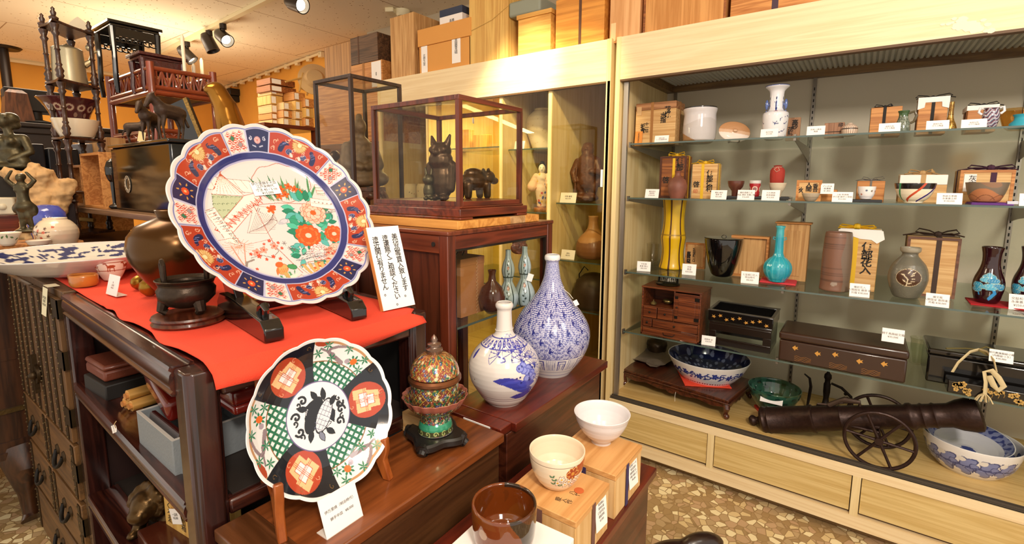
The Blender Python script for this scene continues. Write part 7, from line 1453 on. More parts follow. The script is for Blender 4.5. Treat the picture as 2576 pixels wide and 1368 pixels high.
# somebody's shoe
p = at(1708, 1388, Z=FZ+.03)
t = T('leather_shoe', 'dark brown leather shoe toe on the terrazzo floor', 'shoe', (p.x, p.y, FZ), -2.35); SH = mat('brown_shoe', '#2a1712', .3, coat=.3)
g = G(); g.ball((0, -.02, .035), (.040, .10, .032), 18); g.ball((0, .08, .045), (.036, .08, .042), 18); g.ball((0, -.075, .030), (.038, .05, .026), 16); blob(obj('upper', g, SH, t), .006, 4)
g = G(); g.prism([(.05*math.sin(q)*(1 if math.cos(q) < 0 else .85), -.13*math.cos(q)*-1*(1) if False else .15*math.cos(q)+.03) for q in np.linspace(0, 2*PI, 32, endpoint=False)], 0, .018); obj('sole', g, mat('dark_sole', '#15100d', .7), t)

# ================================================================ glass cabinets behind the table
MAH = wood('mahogany', '#6b2e19', '#431a0d', 'Z', 12., .35, coat=.3); MAHX = wood('mahogany_x', '#74301a', '#4a1c0e', 'X', 12., .35, coat=.3); MAHY = wood('mahogany_y', '#7a3a20', '#552412', 'Y', 12., .35, coat=.3); GL2 = glass('case_glass', '#faf9f4', .8)
t = T('glass_cabinet', 'brown wooden cabinet with a big front pane showing gourd-shaped vases', 'cabinet', (.868, .82, FZ)); w, d, h = .50, .40, 1.082-FZ; e = .030
for x in (0, w-e):
    for y in (0, d-e): obj('post', G().box(x, x+e, y, y+e, 0, h-.001), MAH, t, bev=.002)
obj('top_board', G().box(-.002, w+.002, -.003, d, h-.012, h), MAHY, t, bev=.003); obj('front_rail', G().box(e, w-e, .002, e, h-.048, h-.012), MAHX, t, bev=.002); obj('front_rail', G().box(e, w-e, .002, e, .30, .36), MAHX, t, bev=.002); obj('side_rail', G().box(.002, e, e, d-e, h-.058, h-.012), MAHY, t, bev=.002)
obj('side_panel', G().box(.010, .016, e, d-e, 0, h-.058), wood('mahogany_panel', '#5b2b18', '#3f1c0e', 'Z', 16., .4), t); obj('peg', G().tube([(-.0005, .05, h-.035), (.003, .05, h-.035)], .006, 12), BLKB, t)
g = G(); a, b2, z0, z1 = e+.006, w-e-.006, .36, h-.048; obj('moulding', g.box(e, a, .004, .014, z0, z1).box(b2, w-e, .004, .014, z0, z1).box(a, b2, .004, .014, z1-.006, z1).box(a, b2, .004, .014, z0, z0+.006), BRL, t)
obj('glass_pane', G().box(e, w-e, .015, .018, .36, h-.048), GL2, t); obj('glass_pane', G().box(e, w-e, d-.012, d-.010, .36, h-.03), GL2, t); zsh = at(1159, 825, Y=.84).z
sh = obj('glass_shelf', G().box(.02, w-.02, .03, d-.02, zsh-.006-FZ, zsh-FZ), SHG, t); obj('polished_edge', G().box(.03, w-.03, .0285, .0302, zsh-.006-FZ, zsh-FZ), SHE, sh); obj('bottom_board', G().box(.02, w-.02, .02, d-.02, .33, .35), MAHY, t)
p0, p1 = at(1160, 822, Y=.90), at(1218, 800, Y=.90); zt_ = at(1160, 655, Y=.90).z
t = T('cardboard_box', 'brown cardboard box with zigzag stitched tape inside the glass cabinet', 'box', ((p0.x+p1.x)/2, .95, zsh+.0006)); w2 = (p1.x-p0.x)/2; hh = zt_-zsh; obj('body', G().box(-w2, w2, -.05, .05, 0, hh), mat('brown_cardboard', '#a9713f', .8), t, bev=.001); obj('lid', G().box(-w2-.001, w2+.001, -.051, .051, hh-.02, hh+.002), MATS['brown_cardboard'], t, bev=.001)
g = G(); x = w2*.35; [g.tube([(x-.004, -.0515, hh*k/16), (x+.004, -.0515, hh*(k+.5)/16), (x-.004, -.0515, hh*(k+1)/16)], .0007, 4) for k in range(16)]; obj('stitching', g, MATS['straw_tie'], t); obj('wire_handle', G().tube([(-.02, 0, hh+.002), (-.015, -.01, hh+.02), (.01, -.01, hh+.018), (.012, 0, hh+.002)], .0016, 6), IRON, t)
pot('brown_flask', 'dark glossy brown round flask behind the glass, beside the gourd vases', 'vase', 1238, 790, zsh+.0006, [(14, 790), (30, 770), (34, 745), (26, 722), (10, 706), (8, 690), (11, 679)], mat('treacle_glaze', '#4a2616', .12, coat=.5), None, .002)
def p_gourd(b):
    H = b.W.max(); g_ = '#35443e'; b.put(np.nonzero(np.abs(np.sin(b.th*3)) > .985)[0], g_); b.put(np.nonzero(np.abs(b.W-H*.535) < .0022)[0], g_)
    for m in (-2, 0, 2):
        x = m*b.rm*PI/3*1.0; b.stroke([(x+.003*math.sin(k), H*(.06+.75*k/14)) for k in range(15)], .0012, g_)
        for k in range(14): s_ = 1 if k % 2 else -1; b.leaf(x, H*(.08+.05*k+(.06 if k > 7 else 0)), .009, .006, PI/2-s_*.9, g_)
        b.flower(x, H*.36, .008, 5, '#b8765a', '#e6d9c6', line='#5a3a30', lw=.001); b.flower(x, H*.70, .006, 5, '#b8765a', '#e6d9c6')
for k, (cx, by, dy) in enumerate(((1278, 778, 0), (1319, 770, -5))):
    pot('gourd_vase', ('pale blue double-gourd vase inside the glass cabinet, beside the brown flask', 'pale blue double-gourd vase with paper tag inside the glass cabinet')[k], 'vase', cx, by, zsh+.0006, [(18, by), (22, by-8), (27, by-28), (26, by-40), (15, by-62), (11, by-70), (11, by-74), (15, by-88), (17, by-100), (13, by-118), (7, by-130), (6.5, by-150), (7.5, by-150)], GLZ, None, .002, painter=p_gourd, base='#a9bcc2', nu=260, nv=200, group='pair of gourd vases')
o = bpy.data.objects['gourd_vase.001']; obj('tag', G().box(0, .018, -.002, -.0014, -.024, 0), PAPER, o, M=MX.Translation(V((.012, -.016, .105))) @ MX.Rotation(.3, 4, 'Y'))
p = at(1306, 622, Y=1.17); q = figure('carved_mask', 'small brown carved mask hung high at the back of the glass cabinet', 'mask', (p.x, 1.17, p.z-.02), -.2, [((0, 0, .02), (.05, .014, .03)), ((-.02, -.012, .03), (.012, .006, .006)), ((.02, -.012, .03), (.012, .006, .006)), ((0, -.018, .018), (.008, .012, .010)), ((0, -.012, -.002), (.024, .008, .006)), ((0, 0, .048), (.046, .012, .010))], TEA, .003, 1); obj('string', G().tube([(0, 0, .05), (0, 0, 1.076-p.z+.02)], .0016, 6), MATS['white_thread'], q); obj('tag', G().box(-.008, .008, -.022, -.0214, -.05, -.028).tube([(0, -.0217, -.028), (0, -.014, 0)], .0006, 4), mat('cream_slip', '#e9dcb4', .8), q)
zp = at(1158, 573, Y=.825).z; pl = wood('plank_pine', '#e0a050', '#c07c34', 'Y', 10., .55); pe = wood('plank_end_grain', '#a97c58', '#8d6444', 'X', 30., .7, stretch=.6)
x0 = .914; x1 = at(1356, 545, Y=.828).x; g = G(); z0, z1 = 1.0826, 1.104; n = 5
t = T('pine_board', 'thick jointed pine board between the brown cabinet and the glass case', 'board', (x0, .828, z0))
for k in range(n): obj('stave', G().box((x1-x0)*k/n+.0003, (x1-x0)*(k+1)/n-.0003, 0, .385, 0, z1-z0), pl if k != 3 else wood('plank_pale', '#c9a070', '#a87c4c', 'Y', 10., .55), t, bev=.001)
def vitrine(label, x0, x1, y0, y1, z0, zb, z1, m, e=.012, mx=None):
    t = T('glass_case', label, 'display case', (x0, y0, z0)); w, d, h = x1-x0, y1-y0, z1-z0; b_ = zb-z0; mx = mx or m; q = .006
    g = G(); g.prism([(-q*2, b_*.0), (-q*2, b_*.75), (-q, b_*.85), (w+q, b_*.85), (w+q*2, b_*.75), (w+q*2, 0), (w*.82, 0), (w*.78, b_*.18), (w*.22, b_*.18), (w*.18, 0)], -q*2, .02, MX.Translation(V((0, .0, 0))) @ MX.Rotation(PI/2, 4, 'X') @ MX.Scale(-1, 4, V((0, 0, 1))))
    obj('plinth', G().box(-q*2, w+q*2, -q*2, d+q*2, b_*.2, b_*.85).box(-q*2, w*.14, -q*2, d+q*2, 0, b_*.2).box(w*.86, w+q*2, -q*2, d+q*2, 0, b_*.2).box(w*.14, w*.86, d-.02, d+q*2, 0, b_*.2).box(-.0, w, -q, .01, b_*.85, b_), mx, t, bev=.003)
    obj('floor_board', G().box(0, w, 0, d, b_*.85, b_), mx, t); obj('platform', G().box(w*.05, w*.95, d*.05, d*.95, b_, b_+.012), mx, t, bev=.006)
    for x in (0, w-e):
        for y in (0, d-e): obj('post', G().box(x, x+e, y, y+e, b_, h-e), m, t)
    for z in (b_, h-e):
        for y in (0, d-e): obj('rail', G().box(0 if z > b_ else e, w if z > b_ else w-e, y, y+e, z, z+e), mx, t, bev=.001)
        for x in (0, w-e): obj('rail', G().box(x, x+e, e, d-e, z, z+e), m, t, bev=.001)
    for gg in (G().box(e, w-e, .004, .006, b_+e, h-e), G().box(e, w-e, d-.006, d-.004, b_+e, h-e), G().box(.004, .006, e, d-e, b_+e, h-e), G().box(w-.006, w-.004, e, d-e, b_+e, h-e), G().box(e, w-e, e, d-e, h-.006, h-.004)): obj('glass_pane', gg, GL2, t)
    return t
zc0, zcb, zc1 = z1+.0006, at(1157, 520, Y=.85).z, 1.425
t = vitrine('mahogany framed glass case on the pine board, holding dark animal figures', .950, 1.236, .852, 1.200, zc0, zcb, zc1, MAH, .013, MAHX); zf = zcb+.0126
g = G().box(-.011, .011, -.0005, .0005, -.016, 0); S('hanging_tag', 'square white tag hanging inside the mahogany glass case', 'price tag', g, PAPER, (1.145, .97, 1.395), rz=.5)
# animal figures inside the case
p = at(1112, 495, Y=.98); owl = [((0, 0, .055), (.034, .030, .058)), ((0, -.004, .105), (.034, .030, .03)), ((0, -.004, .130), (.030, .028, .024)), ((-.020, -.004, .148), (-.026, -.004, .168), .010, .004), ((.020, -.004, .148), (.028, -.004, .170), .010, .004), ((0, -.032, .125), (.010, .010, .009)), ((-.016, -.022, .132), (.010, .008, .010)), ((.016, -.022, .132), (.010, .008, .010)), ((-.032, 0, .09), (-.030, -.006, .03), .014, .012), ((.032, 0, .09), (.030, -.006, .03), .014, .012), ((-.014, -.014, .006), (.012, .020, .008)), ((.014, -.014, .006), (.012, .020, .008))]
figure('bronze_owl', 'tall dark bronze horned owl standing inside the mahogany glass case', 'figurine', (p.x, p.y, zf+.001), face_cam(p)-.5, owl, BRZ, .003, 2, scale=1.06)
p = at(1192, 490, Y=1.04); bea = [((0, 0, .045), (.028, .042, .026)), ((0, -.046, .055), (.020, .022, .020)), ((0, -.068, .046), (.010, .014, .010)), ((-.018, -.03, .035), (-.018, -.032, .006), .012, .010), ((.018, -.03, .035), (.018, -.032, .006), .012, .010), ((-.018, .03, .035), (-.018, .03, .006), .013, .010), ((.018, .03, .035), (.018, .03, .006), .013, .010), ((-.012, -.04, .074), (.006, .005, .007)), ((.012, -.04, .074), (.006, .005, .007)), ((0, .0, .066), (.02, .03, .014))]
figure('bronze_bear', 'dark bronze bear on all fours behind the owl in the glass case', 'figurine', (p.x, p.y, zf+.001), 1.3, bea, BRZ, .003, 2, scale=1.22)
p = at(1078, 488, Y=1.0); tin = [((0, 0, .02), (.012, .010, .02)), ((0, -.002, .045), (.013, .012, .012)), ((-.004, 0, .055), (-.006, 0, .072), .004, .002), ((.006, 0, .055), (.008, 0, .070), .004, .002), ((-.006, -.008, .004), (.006, .010, .005)), ((.006, -.008, .004), (.006, .010, .005))]
figure('bronze_rabbit', 'tiny bronze rabbit with pale belly beside the owl in the glass case', 'figurine', (p.x, p.y, zf+.001), face_cam(p), tin, BRZG, .0022, 1, scale=1.25)
p = at(965, 470, Z=zf+.02)
# tall dark case with a seated figure
Yt = 1.42; ptc = at(880, 184, Y=Yt); ptr = at(1010, 213, Y=Yt); ptl = at(787, 207, X=ptc.x); z0t = 1.02
STD = T('cabinet', 'dark low cabinet behind the painted plate, carrying the tall glass case', 'cabinet', ((ptc.x+ptr.x)/2, (Yt+ptl.y)/2, FZ)); hx, hy = (ptr.x-ptc.x)/2+.03, (ptl.y-Yt)/2+.03
obj('carcass', G().box(-hx, hx, -hy, hy, 0, z0t-FZ-.02), CHF, STD, bev=.003); obj('top_board', G().box(-hx-.01, hx+.01, -hy-.01, hy+.01, z0t-FZ-.0196, z0t-FZ-.0006), RCH, STD, bev=.003)
EBN = wood('ebony_frame', '#3a2620', '#1f1310', 'Z', 14., .35, coat=.2)
vitrine('tall dark framed glass case holding a seated deity', ptc.x, ptr.x, Yt, ptl.y, z0t, z0t+.06, ptc.z, EBN, .012)
zf2 = z0t+.0726; cx, cy = (ptc.x+ptr.x)/2, (Yt+ptl.y)/2
t = T('carved_stand', 'carved dark red stand under the seated deity in the tall case', 'stand', (cx, cy, zf2), face_cam((cx, cy, 0))); obj('stand_top', G().box(-.085, .085, -.055, .055, .075, .092), ROSE, t, bev=.003)
for sx in (-1, 1):
    for sy in (-1, 1): obj('leg', G().tube([(sx*.072, sy*.045, .075), (sx*.085, sy*.052, .05), (sx*.066, sy*.042, .02), (sx*.078, sy*.05, .006)], [.014, .014, .009, .010], 10), ROSE, t)
obj('apron', G().box(-.075, .075, -.052, -.044, .055, .075).ball((-.03, -.05, .058), (.014, .004, .014), 10).ball((.03, -.05, .058), (.014, .004, .014), 10), ROSE, t)
bud = [((0, 0, .035), (.085, .058, .036)), ((-.06, -.02, .03), (.036, .04, .028)), ((.06, -.02, .03), (.036, .04, .028)), ((0, .008, .10), (.056, .044, .07)), ((0, .006, .155), (.040, .034, .03)), ((-.045, .0, .14), (-.058, -.02, .08), .022, .022), ((.045, .0, .14), (.058, -.02, .08), .022, .022), ((-.058, -.02, .08), (-.01, -.045, .07), .02, .014), ((.058, -.02, .08), (.01, -.045, .07), .02, .014), ((0, 0, .17), (0, -.002, .195), .018, .018), ((0, -.004, .215), (.024, .027, .030)), ((0, -.030, .21), (.004, .005, .007)), ((0, .002, .247), (.014, .014, .016)), ((0, -.045, .02), (.05, .02, .018))]
figure('seated_deity', 'dark carved seated deity in robes inside the tall glass case', 'figurine', (cx, cy, zf2+.0926), face_cam((cx, cy, 0))+.25, bud, mat('aged_wood_figure', '#75604c', .55, .1, bump=.35, bscale=70., var=.4), .0045, 3, scale=1.02)
for k, dx in enumerate((-.10, -.055)):
    figure('small_bronze', ('small bronze attendant at the edge of the tall glass case', 'small bronze attendant closer to the seated deity')[k], 'figurine', (cx+dx*.6-.02, cy+.13-.05*k, zf2), 0, [((0, 0, .05), (.014, .012, .05)), ((0, 0, .105), (.010, .010, .012)), ((0, 0, .01), (.018, .016, .01)), ((-.01, 0, .08), (-.026, -.01, .06), .005, .005), ((.01, 0, .08), (.024, -.012, .09), .005, .005), ((0, .0, .13), (.014, .006, .012))], BRZ, .0035, 1, scale=1.6)

# ================================================================ iron-bound chest and what stands beyond it
TW = wood('tansu_wood', '#6b4a28', '#46301a', 'Z', 12., .5, cont=.8); TWY = wood('tansu_wood_y', '#75522c', '#4c341c', 'Y', 12., .5, cont=.8); IB = mat('iron_band', '#46351f', .45, .7, bump=.2, bscale=60., var=.3); STU = mat('iron_stud', '#7a6a4e', .35, .8)
X_, y0, y1 = .306, 1.672, 2.30; hT = ZT-FZ
t = T('iron_bound_chest', 'old brown chest of drawers bound with studded iron straps', 'chest', (X_, y0, FZ)); L_ = y1-y0
obj('carcass', G().box(.012, .44, 0, L_, 0, hT), TW, t, bev=.003)
zd = [.0, .17, .36, .52]
fronts = []
for k in range(2):
    a, b2 = L_*(.02+.49*k), L_*(.49+.49*k); fr = obj('door', G().box(0, .012, a, b2, .53, hT-.02), TW, t, bev=.002); fronts.append((fr, a, b2, .53, hT-.02))
for a, b2, z0, z1 in ((.02, .50, .36, .52), (.51, .98, .36, .52), (.02, .50, .19, .345), (.51, .98, .19, .345), (.02, .98, .02, .175)):
    fr = obj('drawer', G().box(.0, .012, L_*a, L_*b2, z0, z1), TWY, t, bev=.002); c, z = L_*(a+b2)/2, (z0+z1)/2
    obj('handle', G().tube([(-.004-.012*math.sin(q), c+.034*math.cos(q), z+.012-.036*math.sin(q)) for q in np.linspace(0, PI, 11)], .0055, 10), IRON, fr); obj('handle_plate', G().lathe([(.016, 0), (.013, .004), (0, .005)], 12, 0, frame((-.0008, c+.034, z+.012), (0, -1, 0), (0, 0, 1))).lathe([(.016, 0), (.013, .004), (0, .005)], 12, 0, frame((-.0008, c-.034, z+.012), (0, -1, 0), (0, 0, 1))), IB, fr); fronts.append((fr, L_*a, L_*b2, z0, z1))
for fr, a, b2, z0, z1 in fronts:
    g, s_ = G(), G(); w_ = .022; nv = 4 if z1-z0 > .3 else 3
    for i in range(nv):
        y = a+(b2-a)*(i+.5)/nv if nv > 3 else (a+.02, (a+b2)/2, b2-.02)[i]
        if nv > 3 or i != 1: g.box(-.0022, -.0004, y-w_/2, y+w_/2, z0+.004, z1-.004)
        for j in range(int((z1-z0)/.030)):
            for q in (-1, 1):
                if nv > 3 or i != 1: s_.ball((-.0028, y+q*w_*.36, z0+.012+j*.030+.012*(q > 0)), .0032, 6)
    obj('iron_strap', g, IB, fr); obj('studs', s_, STU, fr)
obj('lock', G().tube([(-.004, L_*.49, .66), (-.012, L_*.49, .66)], .03, 20).ball((-.018, L_*.47, .66), .012, 10).box(-.016, -.004, L_*.485, L_*.50, .60, .72), IB, t)
for z in (.10, .26, .42, .58, .74, .88): obj('corner_band', G().box(-.003, -.0002, -.004, .05, z, z+.05).box(-.003, .10, -.004, -.0005, z, z+.05), IB, t)
p = at(128, 745, X=X_-.004)
tg = T('price_tag', 'cream paper price tag hanging over the top edge of the iron-bound chest', 'price tag', (X_-.004, p.y+.05, ZT+.003)); obj('tag', G().prism([(-.024, 0), (.024, 0), (.022, -.075), (-.026, -.075)], 0, .0006, frame((0, 0, 0), (0, -1, 0), (.12, 0, 1))), mat('cream_tag', '#efe6c4', .8), tg); write('時代箪笥\n船箪笥\n¥180,000', .009, tg, frame((-.0055, 0, -.036), (0, -1, 0), (.12, 0, 1)), INK); obj('fold', G().box(0, .025, -.024, .024, .004, .0046), MATS['cream_tag'], tg)
# bow-fronted commode with cabriole legs, further along the aisle
t = T('bow_front_commode', 'dark bow-fronted cabinet on carved cabriole legs beyond the iron-bound chest', 'cabinet', (.30, 2.72, FZ)); zb = .33
bowp = lambda r: [(r*.62*math.cos(q), r*.36*math.sin(q)) for q in np.linspace(PI, 2*PI, 24)]+[(r*.62, .62), (-r*.62, .62)]
obj('cabinet_body', G().prism(bowp(1.0), zb, .93-FZ-.03), wood('commode_wood', '#4a2a16', '#2c170c', 'Z', 10., .35, coat=.3), t, ang=50); obj('base_moulding', G().prism(bowp(1.03), zb-.06, zb-.035).prism(bowp(1.015), zb-.035, zb), MATS['commode_wood'], t, ang=50); obj('commode_top', G().prism(bowp(1.03), .93-FZ-.03, .93-FZ), MATS['commode_wood'], t, ang=50); obj('waist_band', G().prism(bowp(1.012), .62, .66), MATS['commode_wood'], t, ang=50)
obj('brass_mount', G().ball((.05, -.366, .44), (.03, .006, .03), 14).box(-.16, .16, -.372, -.35, .435, .45), mat('dull_brass', '#5e4a28', .4, .7, bump=.5, bscale=80.), t)
for x, y in ((-.0, -.32), (-.54, .1), (.53, .1)): obj('leg', G().tube([(x, y, zb-.05), (x, y-.03, zb-.10), (x, y, .10), (x, y-.01, .03), (x, y-.03, .012)], [.07, .06, .028, .024, .034], 12), MATS['commode_wood'], t)
TT = .9306
# white vase, blue bowl, dishes
def p_plum(b):
    H = b.W.max(); b.stroke([(-.11, H*.75), (-.08, H*.66), (-.05, H*.62), (-.02, H*.64)], .0035, '#5a4030'); b.stroke([(-.08, H*.66), (-.07, H*.5), (-.085, H*.4)], .003, '#5a4030')
    for k in range(12): b.flower(-.11+.008*k+.006*(k % 3), H*(.48+.05*(k*5 % 7)), .006, 5, '#c9604a' if k % 2 else '#6a4a3c')
pot('white_vase', 'round cream porcelain vase with a painted plum branch beyond the chest', 'vase', 149, 640, TT, [(30, 640), (46, 622), (60, 592), (58, 572), (40, 555), (31, 552), (32, 548)], GLZ, open_=.004, painter=p_plum, base='#e0cdb2', nu=300, nv=140, X=.47)
t = pot('blue_glass_bowl', 'cobalt blue glass bowl standing behind the round cream vase', 'bowl', 128, 630, TT, [(20, 630), (40, 600), (53, 560), (50, 535), (34, 518), (10, 514)], mat('cobalt_glass', '#5a68d8', .06, coat=.8, var=.5, bscale=16.), X=.50, n=56)
for k, (cx, yt, hw, c, lb) in enumerate(((20, 585, 40, '#e9e0cf', 'cream scalloped dish with green sprigs at the far end of the commode'), (30, 610, 36, '#ddd3c4', 'pale dish with a green garland in front of the scalloped one'), (100, 604, 34, '#d9cdbd', 'small white saucer-shaped cup in front of the cream vase'))):
    p_, n_ = at(cx, yt+26, X=.33+.06*k), k; pot('porcelain_dish', lb, 'dish', cx, yt+26, TT+.0456, [(hw*.5, yt+26), (hw*.8, yt+12), (hw, yt)], GLZ, open_=.003, painter=lambda b: [b.leaf((q-8)*.02, b.W.max()*.6, .014, .006, q, '#5a7a4a') for q in range(17)] if n_ < 2 else None, base=c, X=.335+.035*k, nu=200, nv=60, group='dishes on the commode')
S('wooden_riser', 'low wooden riser under the pale dishes beside the wide blue dish', 'riser', G().box(-.18, .16, -.08, .12, 0, .045), PAULO, (.38, 2.5, TT), bev=.002)
def statue(name, label, cx, by, X, H_, pts, m, vox, rz=0, z=None, sm=2):
    p = at(cx, by, Y=X); return figure(name, label, 'statue', (p.x, p.y, p.z if z is None else z), face_cam(p)+rz, pts, m, vox, sm, scale=H_*mpp(p))
# dancer (unit height 1)
dan = [((0, 0, .03), (.16, .13, .04)), ((-.05, 0, .05), (-.04, -.01, .25), .032, .045), ((-.04, -.01, .25), (-.03, 0, .44), .05, .075), ((.06, .02, .06), (.05, -.02, .26), .030, .042), ((.05, -.02, .26), (.03, 0, .44), .05, .075), ((0, 0, .42), (.13, .11, .10)), ((0, 0, .46), (0, -.01, .60), .085, .075), ((0, -.01, .60), (0, 0, .72), .075, .085), ((-.05, -.05, .68), (.04, .04, .04)), ((.05, -.05, .68), (.04, .04, .04)), ((0, 0, .74), (0, -.01, .81), .032, .030), ((0, -.02, .86), (.058, .065, .072)), ((0, .03, .88), (.055, .05, .06)), ((-.09, 0, .73), (-.17, -.03, .84), .036, .030), ((-.17, -.03, .84), (-.08, -.05, .97), .028, .022), ((.09, 0, .73), (.18, -.02, .82), .036, .030), ((.18, -.02, .82), (.10, -.05, .95), .028, .022), ((-.06, -.03, .03), (.04, .07, .03)), ((.07, -.02, .03), (.04, .07, .03)), ((.10, .02, .36), (.06, .06, .10)), ((-.12, .02, .38), (.05, .05, .08))]
statue('dancer_statue', 'green bronze dancer with raised arms standing before a pale driftwood root', 70, 585, 2.50, 158, dan, BRZG, .0042, -.5)
bst = [((0, 0, .06), (.34, .26, .07)), ((0, 0, .22), (.20, .16, .20)), ((0, .0, .42), (.19, .14, .14)), ((-.09, -.10, .47), (.08, .07, .075)), ((.09, -.10, .47), (.08, .07, .075)), ((-.20, 0, .52), (.20, 0, .52), .075, .075), ((-.22, 0, .52), (-.34, -.06, .30), .07, .055), ((-.34, -.06, .30), (-.20, -.20, .20), .055, .045), ((.22, 0, .52), (.32, -.02, .30), .07, .055), ((.32, -.02, .30), (.14, -.20, .16), .055, .045), ((0, 0, .56), (-.02, -.02, .70), .065, .060), ((-.04, -.04, .80), (.095, .11, .125)), ((-.06, -.15, .78), (.02, .03, .03)), ((.02, .03, .84), (.12, .12, .11)), ((.06, .06, .74), (.07, .07, .07)), ((-.16, -.10, .14), (.14, .12, .12)), ((.16, -.06, .14), (.16, .12, .12))]+[((-.04+.12*math.cos(q), -.02+.11*math.sin(q), .89+.02*math.sin(q*3)), .032) for q in np.arange(0, 6.2, .7)]
statue('bust_statue', 'dark bronze bust of a woman with wreathed hair on a tall plinth', 36, 428, 3.15, 150, bst, BRZG, .006, -.75, sm=2)
p = at(36, 428, Y=3.15); S('plinth', 'dark plinth block under the bronze bust', 'plinth', G().box(-.07, .07, -.07, .07, 0, p.z-TT), BLKB, (p.x, p.y, TT), bev=.004)
drw_ = [((0, 0, .0), (.05, .05, .22), .10, .07), ((.05, .05, .22), (-.06, .03, .34), .06, .05), ((.05, .05, .22), (.06, .04, .36), .055, .06), ((.1, .03, .14), (.16, .02, .30), .05, .055), ((-.06, .03, .34), (-.10, .02, .38), .05, .035), ((.0, .03, .36), (.02, .02, .42), .05, .03), ((.02, 0, .1), (.09, .08, .05))]
statue('driftwood_root', 'gnarled pale driftwood root standing behind the green bronze dancer', 95, 588, 2.90, 400, drw_, mat('pale_driftwood', '#d9ae78', .7, bump=.5, bscale=30., var=.25), .006, 0, sm=1)
tx = bpy.data.textures.new('gnarl', 'CLOUDS'); tx.noise_scale = .035; q = bpy.data.objects['driftwood_root'].children[0].modifiers.new('gnarl', 'DISPLACE'); q.texture = tx; q.strength = .03
sea = [((0, 0, .12), (.2, .2, .12)), ((0, 0, .3), (.14, .12, .2)), ((0, -.03, .56), (.085, .09, .10)), ((-.14, -.05, .42), (-.20, -.18, .2), .06, .05), ((.14, -.05, .42), (.2, -.18, .2), .06, .05), ((-.1, -.2, .1), (.09, .16, .08)), ((.1, -.2, .1), (.09, .16, .08))]
statue('seated_statue', 'small dark seated bronze figure behind the blue glass bowl', 145, 512, 3.0, 80, sea, BRZ, .0055, .3)
p = at(145, 512, Y=3.0); S('plinth', 'dark plinth block under the small seated bronze', 'plinth', G().box(-.09, .05, -.05, .05, 0, p.z-TT), MATS['dark_end_panel'], (p.x, p.y, TT), bev=.003)
t = T('desk_phone', 'cream plastic housing with a round knob behind the bronze dancer', 'phone', at(14, 540, X=.42)); obj('housing', G().box(-.04, .04, -.03, .03, 0, .075), mat('cream_plastic', '#d9d0b8', .4), t, bev=.008, M=rotz(-.4)); obj('knob', G().ball((-.01, -.03, .035), (.014, .010, .014), 12), MATS['cream_plastic'], t)
S('plinth', 'brown block under the cream plastic housing', 'plinth', G().box(-.06, .05, -.05, .05, 0, t.location.z-TT), MAHX, (t.location.x, t.location.y, TT), bev=.003)
# wooden bench on the chest with boxes and a mantel clock
ZB1 = 1.078; a, b2 = at(236, 524, Z=ZB1), at(415, 549, Z=ZB1); xb = (a.x+b2.x)/2; yb0, yb1 = b2.y-.25, at(190, 512, Z=ZB1).y
t = T('wooden_bench', 'low orange wooden bench on the chest under the boxes and clock', 'bench', (xb, (yb0+yb1)/2, ZC)); hl = (yb1-yb0)/2; hb = ZB1-ZC
obj('bench_top', G().box(0, .34, -hl, hl, hb-.022, hb), wood('bench_plank', '#8d6a4c', '#6a4c34', 'Y', 10., .45, coat=.2), t, bev=.002); obj('end_panel', G().box(.0, .34, hl-.10, hl-.08, 0, hb-.0224), PAULO, t); obj('end_panel', G().box(.0, .34, -hl+.02, -hl+.04, 0, hb-.0224), PAULO, t); obj('end_post', G().box(-.004, .02, hl-.10, hl, 0, hb-.0224), PAULO, t); obj('paper_note', G().box(-.006, -.0045, hl-.06, hl-.03, hb*.55, hb*.98), PAPER, t)
g = G(); g.tube([(.05, hl-.16-.02*k, .01+.012*k) for k in range(4)]+[(.06, hl-.30, .075), (.10, hl-.36, .07)], .010, 8); S('rope_coil', 'thick straw rope lying in the shade under the bench', 'rope', g, mat('straw_rope', '#b98a3c', .8, bump=.5, bscale=120.), (xb, (yb0+yb1)/2, ZC+.012))
def shelfbox(label, x0, x1, yt, yb, X, d, th=.012, back=True):
    p0, p1 = at(x0, yb, X=X), at(x1, yb, X=X); h = at(x0, yt, X=X).z-ZB1; w = p0.y-p1.y; t = T('open_wooden_box', label, 'box', (X, (p0.y+p1.y)/2, ZB1+.0006), 0, 'open wooden boxes on the bench')
    obj('frame', G().box(0, d, -w/2, -w/2+th, 0, h).box(0, d, w/2-th, w/2, 0, h).box(0, d, -w/2+th, w/2-th, 0, th).box(0, d, -w/2+th, w/2-th, h-th, h), PAULO, t, bev=.001)
    obj('back_board', G().box(d-.006, d, -w/2+th, w/2-th, th, h-th), PAULZ, t); return t
shelfbox('open pale wooden box standing on end on the bench before the clock', 213, 262, 386, 514, xb+.03, .15); shelfbox('lower open wooden box beside the standing one on the bench', 183, 211, 416, 511, xb+.05, .12); crate('plain_board_box', 'plain brown wooden box rising behind the open wooden boxes', 'box', 198, 285, 356, 500, xb+.21, .08, PAULZ, ZB1+.0006)
